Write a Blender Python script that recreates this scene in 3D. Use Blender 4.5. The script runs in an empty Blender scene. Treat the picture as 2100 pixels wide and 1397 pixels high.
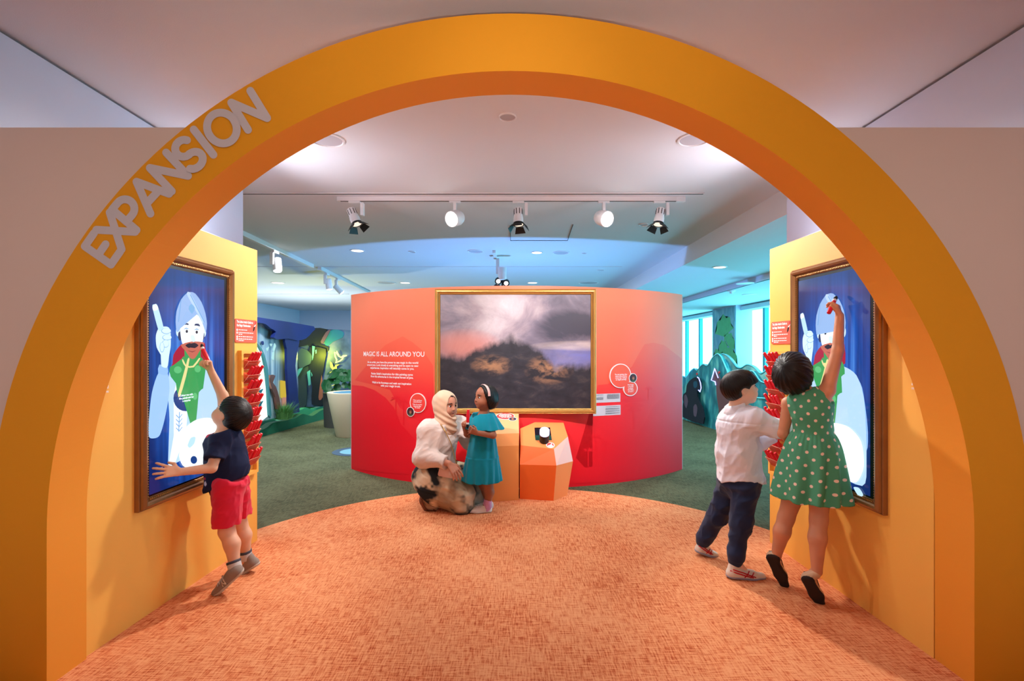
import bpy, bmesh, math, random
import numpy as np
from mathutils import Vector, Matrix
random.seed(7); np.random.seed(7)
S = bpy.context.scene
COL = S.collection
PI = math.pi

# ---------------------------------------------------------------- camera
FPX, HOR, EYE = 1000.0, 718.0, 1.4          # focal length in px of a 2100 px wide frame, horizon row, eye height
cam_d = bpy.data.cameras.new('camera'); cam = bpy.data.objects.new('camera', cam_d); COL.objects.link(cam)
cam_d.sensor_fit = 'HORIZONTAL'; cam_d.sensor_width = 36.0; cam_d.lens = 36.0 * FPX / 2100.0
cam_d.shift_y = (HOR - 698.5) / 2100.0
cam.location = (0, 0, EYE); cam.rotation_euler = (PI / 2, 0, 0)
cam_d.clip_start = 0.05; cam_d.clip_end = 200
S.camera = cam

# ---------------------------------------------------------------- world, exposure
w = bpy.data.worlds.new('room_ambient'); S.world = w; w.use_nodes = True
bg = w.node_tree.nodes['Background']; bg.inputs[0].default_value = (0.84, 0.72, 0.74, 1); bg.inputs[1].default_value = 0.24
S.view_settings.view_transform = 'Standard'; S.view_settings.look = 'None'
S.view_settings.exposure = 0.18; S.view_settings.gamma = 1.0; S.view_settings.use_curve_mapping = False

# ---------------------------------------------------------------- lamps (large ones; a fixture's own light is in its builder)
def aim(o, tgt):
    d = Vector(tgt) - o.location
    o.rotation_euler = d.to_track_quat('-Z', 'Y').to_euler()
def spot(name, loc, tgt, watt, size=60, blend=0.5, col=(1, 1, 1), rad=0.05):
    l = bpy.data.lights.new(name, 'SPOT'); l.energy = watt; l.spot_size = math.radians(size); l.spot_blend = blend
    l.color = col; l.shadow_soft_size = rad
    o = bpy.data.objects.new(name, l); COL.objects.link(o); o.location = loc; aim(o, tgt); return o
def area(name, loc, tgt, watt, sx, sy=None, col=(1, 1, 1)):
    l = bpy.data.lights.new(name, 'AREA'); l.energy = watt; l.shape = 'RECTANGLE' if sy else 'DISK'
    l.size = sx; l.size_y = sy or sx; l.color = col
    o = bpy.data.objects.new(name, l); COL.objects.link(o); o.location = loc; aim(o, tgt); return o
def point(name, loc, watt, col=(1, 1, 1), rad=0.05):
    l = bpy.data.lights.new(name, 'POINT'); l.energy = watt; l.color = col; l.shadow_soft_size = rad
    o = bpy.data.objects.new(name, l); COL.objects.link(o); o.location = loc; return o
WARM = (1.0, 0.93, 0.86)
NEUT = (1.0, 0.96, 0.94)
# gallery spots hung from the ceiling just inside the arch, out of frame, aimed at the red wall
spot('wall_spot', (-0.9, 2.75, 2.78), (-0.75, 5.1, 1.30), 190, 62, 0.55, NEUT, 0.04)
spot('wall_spot', (0.95, 2.75, 2.78), (0.95, 5.1, 1.3), 240, 64, 0.55, (1.0, 0.95, 0.97), 0.04)
spot('floor_spot', (-0.6, 3.3, 2.78), (-0.4, 3.3, 0), 40, 125, 0.7, NEUT, 0.05)
spot('floor_spot', (0.6, 3.3, 2.78), (0.4, 3.3, 0), 40, 125, 0.7, NEUT, 0.05)
# lobby lights added out of view: spots on the arch crown, fill behind the camera
for x_ in (-1.0, 1.0):
    spot('arch_spot', (x_ * 0.45, 0.15, 2.80), (x_ * -0.75, 2.0, 2.25), 32, 72, 0.9, (1.0, 0.92, 0.80), 0.06)
    area('lobby_fill', (x_ * 0.35, -1.1, 2.84), (x_ * 0.35, -1.1, 0), 6, 0.3, None, NEUT)  # unseen fill added behind the camera
for x_ in (-1, 1):
    spot('lobby_fill_spot', (x_ * 1.0, -1.7, 1.75), (x_ * -2.15, 2.0, 1.45), 150, 36, 1.0, (1.0, 0.90, 0.80), 0.08)  # unseen spots added to brighten the arch sides
spot('lobby_fill_uplight', (0.0, -0.9, 0.55), (0.0, 1.25, 2.85), 125, 62, 0.9, (1.0, 0.88, 0.78), 0.08)  # unseen uplight added to brighten the lobby ceiling
# unseen cool fill added on the side panels, washing wall and ceiling
for sx_, y_ in ((-1, 2.95), (-1, 3.4), (1, 2.9), (1, 3.35)):
    spot('panel_fill_uplight', (sx_ * 1.985, y_, 2.19), (sx_ * 1.0, y_ + 0.7, 2.98), 32, 86, 1.0, (0.78, 0.86, 1.0), 0.06)
area('panel_fill_strip', (-1.98, 3.4, 2.17), (-2.3, 3.55, 2.6), 2.4, 0.3, 0.04, (0.80, 0.86, 1.0))
area('panel_fill_strip', (1.97, 3.36, 2.17), (2.3, 3.5, 2.6), 2.4, 0.3, 0.04, (0.80, 0.86, 1.0))
# downlights of the far gallery, and an unseen uplight added behind the forest mural
for x_, y_, e_ in ((-2.9, 6.9, 80), (-2.2, 10.2, 55), (0.4, 10.2, 60), (-4.6, 13.5, 110), (-3.2, 4.9, 45), (-5.5, 9.0, 40)):
    area('gallery_downlight', (x_, y_, 2.8), (x_, y_, 0), e_, 0.25, None, (0.88, 0.95, 1.0))
area('soffit_downlight', (3.03, 7.1, 2.58), (3.03, 7.1, 0), 55, 0.2, None, (0.55, 0.95, 1.0))
spot('mural_fill_uplight', (-5.4, 12.6, 0.4), (-4.9, 12.2, 2.85), 330, 150, 0.6, (0.78, 0.95, 1.0), 0.06)  # added out of view to lift the far left ceiling
# unseen uplight added behind the curved wall for the ceiling's blue wash
spot('blue_uplight', (0.0, 7.4, 0.32), (0.0, 7.4 + 0.643 * 3, 0.32 + 0.766 * 3), 340, 130, 0.05, (0.16, 0.42, 1.0), 0.04)

# ---------------------------------------------------------------- helpers
def P(x, y, Y):                       # photo pixel at depth Y
    return Vector(((x - 1050) / FPX * Y, Y, EYE - (y - HOR) / FPX * Y))
def onfloor(x, y, z=0.0):
    return P(x, y, (EYE - z) * FPX / (y - HOR))
def lin(c):
    if isinstance(c, str): c = tuple(int(c[i:i + 2], 16) for i in (0, 2, 4))
    return tuple(((v / 255) / 12.92 if v / 255 <= 0.04045 else ((v / 255 + 0.055) / 1.055) ** 2.4) for v in c)
MATS = {}
def mat(name, c, rough=0.6, metal=0.0, bump=0.0, bscale=200.0, var=0.0, vscale=6.0, spec=0.4, trans=0.0, emit=0.0, coat=0.0, sheen=0.0, ior=1.45, alpha=1.0):
    if name in MATS: return MATS[name]
    m = bpy.data.materials.new(name); m.use_nodes = True; nt = m.node_tree; N = nt.nodes; L = nt.links
    b = N['Principled BSDF']; lc = lin(c)
    b.inputs['Base Color'].default_value = (*lc, 1); b.inputs['Roughness'].default_value = rough
    b.inputs['Metallic'].default_value = metal; b.inputs['Specular IOR Level'].default_value = spec
    b.inputs['Transmission Weight'].default_value = trans; b.inputs['IOR'].default_value = ior
    b.inputs['Coat Weight'].default_value = coat; b.inputs['Sheen Weight'].default_value = sheen
    b.inputs['Alpha'].default_value = alpha
    if emit:
        b.inputs['Emission Color'].default_value = (*lc, 1); b.inputs['Emission Strength'].default_value = emit
    if bump or var:
        tc = N.new('ShaderNodeTexCoord')
        if var:
            n = N.new('ShaderNodeTexNoise'); n.inputs['Scale'].default_value = vscale; n.inputs['Detail'].default_value = 4
            L.new(tc.outputs['Object'], n.inputs['Vector'])
            mx = N.new('ShaderNodeMix'); mx.data_type = 'RGBA'
            mx.inputs['A'].default_value = (*[v * (1 - var) for v in lc], 1); mx.inputs['B'].default_value = (*[min(1, v * (1 + var)) for v in lc], 1)
            L.new(n.outputs['Fac'], mx.inputs['Factor']); L.new(mx.outputs['Result'], b.inputs['Base Color'])
        if bump:
            n2 = N.new('ShaderNodeTexNoise'); n2.inputs['Scale'].default_value = bscale; n2.inputs['Detail'].default_value = 3
            L.new(tc.outputs['Object'], n2.inputs['Vector'])
            bp = N.new('ShaderNodeBump'); bp.inputs['Strength'].default_value = bump; bp.inputs['Distance'].default_value = 0.004
            L.new(n2.outputs['Fac'], bp.inputs['Height']); L.new(bp.outputs['Normal'], b.inputs['Normal'])
    MATS[name] = m; return m
def emis(name, c, s):
    if name in MATS: return MATS[name]
    m = bpy.data.materials.new(name); m.use_nodes = True; nt = m.node_tree; nt.nodes.clear()
    e = nt.nodes.new('ShaderNodeEmission'); e.inputs[0].default_value = (*lin(c), 1); e.inputs[1].default_value = s
    o = nt.nodes.new('ShaderNodeOutputMaterial'); nt.links.new(e.outputs[0], o.inputs[0]); MATS[name] = m; return m

def link(name, me, m=None, parent=None, smooth=False):
    o = bpy.data.objects.new(name, me); COL.objects.link(o)
    if m: me.materials.append(m)
    if parent: o.parent = parent
    if smooth:
        me.polygons.foreach_set('use_smooth', [True] * len(me.polygons))
    return o
def meshobj(name, v, f, m=None, parent=None, smooth=False):
    me = bpy.data.meshes.new(name); me.from_pydata([tuple(p) for p in v], [], f); me.update()
    return link(name, me, m, parent, smooth)
def bmobj(name, bm, m=None, parent=None, smooth=False):
    bmesh.ops.recalc_face_normals(bm, faces=bm.faces)
    me = bpy.data.meshes.new(name); bm.to_mesh(me); bm.free(); return link(name, me, m, parent, smooth)
def tag(o, label=None, cat=None, group=None, kind=None):
    if label: o['label'] = label
    if cat: o['category'] = cat
    if group: o['group'] = group
    if kind: o['kind'] = kind
    return o
def thing(name, label, cat, loc=(0, 0, 0), group=None):
    o = bpy.data.objects.new(name, None); COL.objects.link(o); o.location = loc; o.empty_display_size = 0.05
    return tag(o, label, cat, group)
def keep(o, parent):                  # parent without moving
    o.parent = parent; o.matrix_parent_inverse = Matrix.Translation(-parent.location); return o
class Frame:                          # local axes: u, v, n at origin o
    def __init__(s, o, u, v): s.o = Vector(o); s.u = Vector(u).normalized(); s.v = Vector(v).normalized(); s.n = s.u.cross(s.v).normalized()
    def __call__(s, a, b, c=0.0): return s.o + s.u * a + s.v * b + s.n * c
    def uv(s, p): d = Vector(p) - s.o; return d.dot(s.u), d.dot(s.v), d.dot(s.n)
    def pix(s, x, y, c=0.0):          # pixel ray meets the plane n=c -> (a,b)
        e = Vector((0, 0, EYE)); d = P(x, y, 1.0) - e; o = s.o + s.n * c
        t = (o - e).dot(s.n) / d.dot(s.n); a, b, _ = s.uv(e + d * t); return a, b
def bx(bm, c, s, M=None, bev=0.0):
    r = bmesh.ops.create_cube(bm, size=1.0, matrix=Matrix.Translation(c) @ Matrix.Diagonal((*s, 1)))
    vs = r['verts']
    if bev:
        es = list({e for v in vs for e in v.link_edges}); rr = bmesh.ops.bevel(bm, geom=es, offset=bev, segments=2, affect='EDGES')
        vs = list({v for f in rr['faces'] for v in f.verts} | {v for v in vs if v.is_valid})
    if M: bmesh.ops.transform(bm, matrix=M, verts=vs)
def box(name, c, s, m, parent=None, bev=0.0, M=None):
    bm = bmesh.new(); bx(bm, c, s, M, bev); return bmobj(name, bm, m, parent)
def prism(name, pts, fn, c0, c1, m, parent=None, smooth=False):
    """polygon pts (a,b) placed by fn(a,b,c) and given thickness c0..c1"""
    n = len(pts); v = [fn(a, b, c0) for a, b in pts] + [fn(a, b, c1) for a, b in pts]
    f = [tuple(range(n))[::-1], tuple(range(n, 2 * n))] + [(i, (i + 1) % n, n + (i + 1) % n, n + i) for i in range(n)]
    bm = bmesh.new(); vs = [bm.verts.new(p) for p in v]
    for q in f: bm.faces.new([vs[i] for i in q])
    return bmobj(name, bm, m, parent, smooth)
def poly(name, pts, fn, c, m, parent=None):
    """flat printed shape lying c above a surface"""
    bm = bmesh.new(); vs = [bm.verts.new(fn(a, b, c)) for a, b in pts]; bm.faces.new(vs)
    bmesh.ops.triangulate(bm, faces=bm.faces[:])
    me = bpy.data.meshes.new(name); bm.to_mesh(me); bm.free(); return link(name, me, m, parent)
def tube(name, path, r, m, parent=None, seg=8, closed=False, caps=True):
    path = [Vector(p) for p in path]; n = len(path); v = []; f = []
    rs = r if isinstance(r, (list, tuple)) else [r] * n
    up = None
    for i, p in enumerate(path):
        a = path[(i - 1) % n] if (closed or i > 0) else p; b = path[(i + 1) % n] if (closed or i < n - 1) else p
        t = (b - a).normalized()
        if up is None: up = Vector((0, 0, 1)) if abs(t.z) < 0.9 else Vector((1, 0, 0))
        s = t.cross(up).normalized(); up = s.cross(t).normalized()
        for k in range(seg):
            an = 2 * PI * k / seg; v.append(p + (s * math.cos(an) + up * math.sin(an)) * rs[i])
    for i in range(n if closed else n - 1):
        for k in range(seg):
            a = i * seg + k; b = i * seg + (k + 1) % seg; j = (i + 1) % n
            f.append((a, b, j * seg + (k + 1) % seg, j * seg + k))
    if caps and not closed: f += [tuple(range(seg))[::-1], tuple(range((n - 1) * seg, n * seg))]
    return meshobj(name, v, f, m, parent, True)
def lathe(name, prof, m, parent=None, M=None, seg=24, smooth=True, caps='both'):
    """prof: (radius, height) list revolved about z"""
    v = []; f = []; n = len(prof)
    for r, z in prof:
        for k in range(seg): v.append(Vector((r * math.cos(2 * PI * k / seg), r * math.sin(2 * PI * k / seg), z)))
    for i in range(n - 1):
        for k in range(seg): f.append((i * seg + k, i * seg + (k + 1) % seg, (i + 1) * seg + (k + 1) % seg, (i + 1) * seg + k))
    if prof[0][0] > 1e-6 and caps in ('both', 'start'): f.append(tuple(range(seg))[::-1])
    if prof[-1][0] > 1e-6 and caps in ('both', 'end'): f.append(tuple(range((n - 1) * seg, n * seg)))
    if M: v = [M @ p for p in v]
    o = meshobj(name, v, f, m, parent, False)
    if smooth: autosmooth(o)
    return o
def autosmooth(o, ang=40):
    me = o.data; bm = bmesh.new(); bm.from_mesh(me); bmesh.ops.remove_doubles(bm, verts=bm.verts, dist=1e-6)
    for e in bm.edges:
        e.smooth = (len(e.link_faces) == 2 and e.calc_face_angle(0) < math.radians(ang))
    for q in bm.faces: q.smooth = True
    bm.to_mesh(me); bm.free()
def orient(loc, d, roll=None):        # matrix whose +z points along d
    return Matrix.Translation(loc) @ Vector(d).to_track_quat('Z', 'Y').to_matrix().to_4x4()
def circ(r, n=32, cx=0, cy=0, ry=None): return [(cx + r * math.cos(2 * PI * k / n), cy + (ry or r) * math.sin(2 * PI * k / n)) for k in range(n)]
def textmesh(s, size, align='CENTER', spacing=1.0, bold=0.0, line=1.0):
    c = bpy.data.curves.new('t', 'FONT'); c.body = s; c.size = size; c.align_x = align; c.space_character = spacing; c.space_line = line
    c.offset = bold; c.resolution_u = 3; c.fill_mode = 'FRONT'
    o = bpy.data.objects.new('t', c); COL.objects.link(o)
    dg = bpy.context.evaluated_depsgraph_get(); me = bpy.data.meshes.new_from_object(o.evaluated_get(dg))
    bpy.data.objects.remove(o); bpy.data.curves.remove(c); me.materials.clear(); return me
def text(name, s, fn, size, m, parent=None, c=0.002, align='CENTER', sx=1.0, **k):
    me = textmesh(s, size, align, **k); me.name = name
    for v in me.vertices: v.co = fn(v.co.x * sx, v.co.y, c)
    me.update(); return link(name, me, m, parent)
def smoothpts(pts, it=2, closed=True):
    """rounded outline through the given points"""
    if not it: return pts
    n = len(pts); m = 2 * it; q = []
    for i in range(n if closed else n - 1):
        p0 = pts[(i - 1) % n] if closed or i > 0 else pts[i]; p1 = pts[i]; p2 = pts[(i + 1) % n]; p3 = pts[(i + 2) % n] if closed or i < n - 2 else pts[(i + 1) % n]
        for k in range(m):
            t = k / m; q.append(tuple(b + t * .4 * (c - a) + t * t * (.8 * a + (.4 - 3) * b + (3 - .8) * c - .4 * d) + t ** 3 * (-.4 * a + (2 - .4) * b + (.4 - 2) * c + .4 * d) for a, b, c, d in zip(p0, p1, p2, p3)))
    if not closed: q.append(pts[-1])
    return q
# ================================================================ the setting
ZC = 2.85
def nodes_mat(name):
    m = bpy.data.materials.new(name); m.use_nodes = True; MATS[name] = m
    return m, m.node_tree.nodes, m.node_tree.links, m.node_tree.nodes['Principled BSDF']
def mixc(N, L, fac, a, b, mode='MIX'):
    x = N.new('ShaderNodeMix'); x.data_type = 'RGBA'; x.blend_type = mode
    for sock, val in (('Factor', fac), ('A', a), ('B', b)):
        if hasattr(val, 'links'): L.new(val, x.inputs[sock])
        elif isinstance(val, (int, float)): x.inputs[sock].default_value = val
        else: x.inputs[sock].default_value = (*val, 1)
    return x.outputs['Result']
def math_(N, L, op, a, b=None, clamp=False):
    x = N.new('ShaderNodeMath'); x.operation = op; x.use_clamp = clamp
    for i, val in enumerate((a, b)):
        if val is None: continue
        if hasattr(val, 'links'): L.new(val, x.inputs[i])
        else: x.inputs[i].default_value = val
    return x.outputs[0]
def rampf(N, L, fac, stops):
    r = N.new('ShaderNodeValToRGB'); e = r.color_ramp.elements
    while len(e) < len(stops): e.new(0.5)
    for i, (p, c) in enumerate(stops): e[i].position = p; e[i].color = (*c, 1)
    L.new(fac, r.inputs[0]); return r.outputs[0]
def carpet(name, light, mid, dark, rot=0.0):
    m, N, L, b = nodes_mat(name); b.inputs['Roughness'].default_value = 0.95; b.inputs['Specular IOR Level'].default_value = 0.1
    tc = N.new('ShaderNodeTexCoord'); fs = []
    for sx, sy, w_ in ((130, 13, 1), (13, 140, 1), (420, 420, 0.7)):
        mp = N.new('ShaderNodeMapping'); mp.inputs['Scale'].default_value = (sx, sy, 1); mp.inputs['Rotation'].default_value = (0, 0, rot)
        L.new(tc.outputs['Object'], mp.inputs['Vector'])
        n = N.new('ShaderNodeTexNoise'); n.inputs['Scale'].default_value = 1.0; n.inputs['Detail'].default_value = 3; n.inputs['Roughness'].default_value = 0.65
        L.new(mp.outputs[0], n.inputs['Vector']); fs.append(n.outputs['Fac'])
    f = math_(N, L, 'MULTIPLY', math_(N, L, 'ADD', math_(N, L, 'ADD', fs[0], fs[1]), math_(N, L, 'MULTIPLY', fs[2], 0.8)), 0.357)
    big = N.new('ShaderNodeTexNoise'); big.inputs['Scale'].default_value = 2.2; big.inputs['Detail'].default_value = 3; L.new(tc.outputs['Object'], big.inputs['Vector'])
    f = math_(N, L, 'ADD', f, math_(N, L, 'MULTIPLY', math_(N, L, 'SUBTRACT', big.outputs['Fac'], 0.5), 0.14))
    L.new(rampf(N, L, f, [(0.40, lin(dark)), (0.465, lin(mid)), (0.54, lin(light))]), b.inputs['Base Color'])
    bp = N.new('ShaderNodeBump'); bp.inputs['Strength'].default_value = 0.5; bp.inputs['Distance'].default_value = 0.004
    L.new(f, bp.inputs['Height']); L.new(bp.outputs['Normal'], b.inputs['Normal']); return m
M_grey_carpet = carpet('grey_green_carpet', (102, 104, 78), (76, 78, 56), (50, 52, 37), 0.5)
M_orange_carpet = carpet('orange_woven_carpet', (236, 164, 116), (216, 122, 76), (168, 66, 34))
M_ceil = mat('ceiling_plaster', (220, 217, 220), 0.95, bump=0.25, bscale=260)
M_white = mat('painted_white_wall', (206, 206, 224), 0.9, bump=0.05, bscale=300)
M_orange = mat('orange_laminate', (244, 180, 82), 0.62, bump=0.06, bscale=420, var=0.015, vscale=3)
M_archm = mat('arch_orange_paint', (238, 160, 24), 0.7, bump=0.08, bscale=420)
M_archin = mat('arch_inner_orange_paint', (236, 150, 44), 0.7, bump=0.08, bscale=420)
M_black = mat('black_plastic', (18, 17, 18), 0.45)
M_dark = mat('dark_gap', (30, 24, 24), 0.9)
def struct(o): o['kind'] = 'structure'; return o

struct(box('floor', (0, 8.0, -0.05), (16, 24, 0.1), M_grey_carpet))
CX, CY, CR = 0.0, 2.66, 2.28
pts = [(CX + CR * math.cos(a), CY + CR * math.sin(a)) for a in [PI * k / 72 for k in range(73)]] + [(-CR, -2.5), (CR, -2.5)]
struct(prism('floor_orange_carpet', pts, lambda a, b, c: Vector((a, b, c)), -0.02, 0.006, M_orange_carpet))
# ceiling: main slab, dropped soffits towards the windows
struct(box('ceiling', (-2.8, 8.0, ZC + 0.1), (10.5, 24, 0.2), M_ceil))
struct(box('ceiling_soffit', (3.25, 8.0, 2.61 + 0.22), (1.6, 24, 0.44), M_ceil))
struct(box('ceiling_window_bay', (5.9, 8.0, 2.52 + 0.25), (3.7, 24, 0.5), M_ceil))
struct(box('trim_1', (4.06, 9.5, 2.575), (0.05, 15, 0.11), M_white))
# side walls beside the arch: stop short of the ceiling to leave a shadow gap
struct(box('wall_left', (-2.40, 1.0, 1.415), (0.2, 6.34, 2.83), M_white))
struct(box('wall_right', (2.365, 0.93, 1.415), (0.2, 6.18, 2.83), M_white))
struct(box('wall_back', (0, 18.0, 1.4), (16, 0.2, 3.0), M_white))
struct(box('wall_far_left', (-7.9, 8.0, 1.4), (0.2, 20, 3.0), M_white))
# partition that carries the arch, open in the middle
def arch_pts(R, zc, n=64, x0=0.0): return [(x0 + R * math.cos(PI * k / n), zc + R * math.sin(PI * k / n)) for k in range(n + 1)]
AX, AW, AZ, AY0, AY1 = -0.006, 1.914, 0.638, 2.012, 2.20
ARO = AW + 0.237
for side, nm in ((-1, 'wall_front_left'), (1, 'wall_front_right')):
    xs = []
    for k in range(24):
        a = PI / 2 * k / 23; xs.append((AX + side * (ARO + 0.003) * math.cos(a), AZ + (ARO + 0.003) * math.sin(a)))
    xs = [p for p in xs if p[1] < 2.345]
    za = 2.345; xa = AX + side * math.sqrt((ARO + 0.003) ** 2 - (za - AZ) ** 2)
    pl = [(side * 2.29, 0), (side * 2.29, 2.345), (xa, za)] + xs[::-1] + [(AX + side * (ARO + 0.003), 0)]
    struct(prism(nm, pl, lambda a, b, c: Vector((a, c, b)), 2.07, 2.19, mat('warm_lit_partition', (226, 202, 188), 0.9, bump=0.05, bscale=300)))  # warm light on the white partition is mixed into its colour
# right window wall: reveals, sill, mullions
WX = 5.6
M_pane = emis('frosted_window_daylight', (105, 218, 245), 7.0)
M_mull = mat('teal_window_frame', (70, 150, 170), 0.5)
M_reveal = mat('window_reveal', (200, 225, 232), 0.9)
def window(i, y0, y1, mull):
    o = struct(box('window_%d' % i, (WX + 0.42, (y0 + y1) / 2, 1.32), (0.02, y1 - y0, 2.36), M_pane))
    for y in mull: box('mullion', (WX + 0.36, y, 1.32), (0.1, 0.09, 2.36), M_mull, o)
    box('window_head', (WX + 0.28, (y0 + y1) / 2, 2.44), (0.3, y1 - y0, 0.10), M_reveal, o)
    box('window_sill', (WX + 0.22, (y0 + y1) / 2, 0.12), (0.44, y1 - y0, 0.06), M_reveal, o)
    return o
window(1, 13.6, 17.8, (15.4, 16.6))
window(2, 8.4, 12.2, (9.2, 10.15, 11.45))
struct(box('wall_window_pier', (WX + 0.3, 12.9, 1.3), (0.6, 1.4, 2.6), M_white))
window(3, 3.6, 7.8, (4.8, 6.2))  # unseen window added to bring cyan light to this side
struct(box('wall_window_pier_mid', (WX + 0.3, 8.1, 1.3), (0.6, 0.6, 2.6), M_white))
struct(box('wall_window_pier_near', (WX + 0.3, 2.6, 1.3), (0.6, 2.0, 2.6), M_white))
# ================================================================ the orange arch
def face_grid(name, rings, fn, m, parent, closed=False):
    pass
arch = thing('entrance_arch', 'large round-topped orange arch framing the gallery, with grey lettering', 'arch', (0, 2.1, 0))
def Q(a, b, c): return Vector((a, c, b))
def arch_shape(R): return [(AX - R, 0.0)] + [(AX - R * math.cos(PI * k / 96), AZ + R * math.sin(PI * k / 96)) for k in range(97)] + [(AX + R, 0.0)]
def strip(name, A, B, m, parent):
    n = len(A); v = list(A) + list(B); f = [(i, i + 1, n + i + 1, n + i) for i in range(n - 1)]
    return meshobj(name, v, f, m, parent)
i_, o_ = arch_shape(AW), arch_shape(ARO)
keep(strip('front_face', [Q(a, b, AY0) for a, b in o_], [Q(a, b, AY0) for a, b in i_], M_archm, None), arch)
keep(strip('inner_face', [Q(a, b, AY0) for a, b in i_], [Q(a, b, AY1) for a, b in i_], M_archin, None), arch)
keep(strip('outer_face', [Q(a, b, AY1) for a, b in o_], [Q(a, b, AY0) for a, b in o_], M_archm, None), arch)
keep(strip('back_face', [Q(a, b, AY1) for a, b in i_], [Q(a, b, AY1) for a, b in o_], M_archm, None), arch)
# lettering: rounded strokes on the arc
def arcp(cx, cy, rx, ry, a0, a1, n=12): return [(cx + rx * math.cos(math.radians(a0 + (a1 - a0) * k / n)), cy + ry * math.sin(math.radians(a0 + (a1 - a0) * k / n))) for k in range(n + 1)]
GL = {'E': [[(.46, .9), (.06, .9), (.06, .1), (.46, .1)], [(.06, .5), (.40, .5)]],
      'X': [[(.05, .9), (.60, .1)], [(.60, .9), (.05, .1)]],
      'P': [[(.06, .1), (.06, .9), (.26, .9)] + arcp(.28, .66, .24, .24, 90, -90) + [(.06, .42)]],
      'A': [[(.02, .1), (.36, .9), (.70, .1)], [(.16, .34), (.56, .34)]],
      'N': [[(.05, .1), (.05, .9), (.61, .1), (.61, .9)]],
      'S': [arcp(.29, .69, .22, .21, 30, 270) + arcp(.29, .29, .24, .20, 90, -150)],
      'I': [[(.0, .1), (.0, .9)]],
      'O': [arcp(.40, .5, .36, .40, 0, 360, 32)]}
GW = {'E': .5, 'X': .65, 'P': .54, 'A': .72, 'N': .66, 'S': .58, 'I': 0, 'O': .8}
M_letter = mat('grey_vinyl_letter', (206, 198, 200), 0.6)
CAP = 0.165
def stroke_mesh(name, strokes, hw, fn, m, parent):
    v = []; f = []; c = 0.0
    for st in strokes:
        for i, (a, b) in enumerate(st):
            c += 0.00006
            k0 = len(v); v += [fn(a + hw * math.cos(2 * PI * k / 16), b + hw * math.sin(2 * PI * k / 16), c) for k in range(16)]; f.append(tuple(range(k0, k0 + 16)))
            if i:
                p, q = st[i - 1]; dx, dy = a - p, b - q; l = math.hypot(dx, dy) or 1; nx, ny = -dy / l * hw, dx / l * hw
                c += 0.00006; k0 = len(v); v += [fn(p + nx, q + ny, c), fn(p - nx, q - ny, c), fn(a - nx, b - ny, c), fn(a + nx, b + ny, c)]; f.append((k0, k0 + 1, k0 + 2, k0 + 3))
    return meshobj(name, v, f, m, parent)
LI = [0]
letters = [('E', 207, 510), ('X', 237, 474), ('P', 262, 435), ('A', 309, 401), ('N', 347, 354), ('S', 387, 317), ('I', 417, 292), ('O', 455, 263), ('N', 510, 226)]
for ch, x, y in letters:
    an = math.atan2(1097 - y, 1046 - x); rad_c = 1021 / 1000 * AY0
    ux, uz = math.sin(an), math.cos(an); rx, rz = -math.cos(an), math.sin(an)      # along text, outwards
    c0 = (AX + rad_c * rx, AZ + rad_c * rz)
    LI[0] += 0.0002
    def fn(a, b, c, LI_=LI[0], ch=ch, c0=c0, ux=ux, uz=uz, rx=rx, rz=rz):
        a = (a - GW[ch] / 2) * CAP; b = (b - .5) * CAP
        return Vector((c0[0] + a * ux + b * rx, AY0 - 0.0015 - c - LI_, c0[1] + a * uz + b * rz))
    keep(stroke_mesh('letter', GL[ch], 0.098, fn, M_letter, None), arch)

# ================================================================ side panels with framed displays
M_gold = mat('gold_leaf_frame', (196, 146, 78), 0.36, 0.55, bump=0.15, bscale=60, var=0.15, vscale=12)
M_gold_d = mat('antique_bronze_frame', (150, 104, 62), 0.34, 0.5, bump=0.15, bscale=60, var=0.2, vscale=12)
M_bezel = mat('black_display_bezel', (8, 8, 10), 0.25)
def moulding(name, F, a0, a1, b0, b1, prof, m, parent):
    """frame of 4 mitred members: prof = list of (inset, height)"""
    v = []; f = []; n = len(prof)
    for ins, h in prof:
        for a, b in ((a0 + ins, b0 + ins), (a1 - ins, b0 + ins), (a1 - ins, b1 - ins), (a0 + ins, b1 - ins)): v.append(F(a, b, h))
    for i in range(n - 1):
        for k in range(4): f.append((i * 4 + k, i * 4 + (k + 1) % 4, (i + 1) * 4 + (k + 1) % 4, (i + 1) * 4 + k))
    o = meshobj(name, v, f, m, parent); return o
def rrect(a0, b0, a1, b1, r, n=5):
    p = []
    for cx, cy, s in ((a1 - r, b1 - r, 0), (a0 + r, b1 - r, 90), (a0 + r, b0 + r, 180), (a1 - r, b0 + r, 270)):
        p += [(cx + r * math.cos(math.radians(s + 90 * k / n)), cy + r * math.sin(math.radians(s + 90 * k / n))) for k in range(n + 1)]
    return p

PL0, PL1 = Vector((-1.936, 2.215, 0)), Vector((-1.866, 3.571, 0))
PR0, PR1 = Vector((1.905, 2.203, 0)), Vector((1.872, 3.54, 0))
ul = (PL1 - PL0).normalized()
FL = Frame(PL0, ul, (0, 0, 1))                      # left panel: a runs away from the camera, normal into the room
FR = Frame(PR1, (PR0 - PR1).normalized(), (0, 0, 1))  # right panel: a runs towards the camera
PH = 2.13
def panel(nm, F, ln, label, ext):
    o = thing(nm, label, 'wall panel', F(ln / 2, 0, 0))
    a0, a1 = ext
    keep(prism('panel_board', [(a0, 0), (a1, 0), (a1, PH), (a0, PH)], F, -0.11, 0.0, M_orange), o)
    return o
lenL = (PL1 - PL0).length; lenR = (PR1 - PR0).length
panL = panel('display_panel', FL, lenL, 'tall orange wall panel left of the walkway, behind the navy-shirted boy', (-0.01, lenL))
panR = panel('display_panel', FR, lenR, 'tall orange wall panel right of the walkway, behind the polka-dot girl', (0, lenR))

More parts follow.
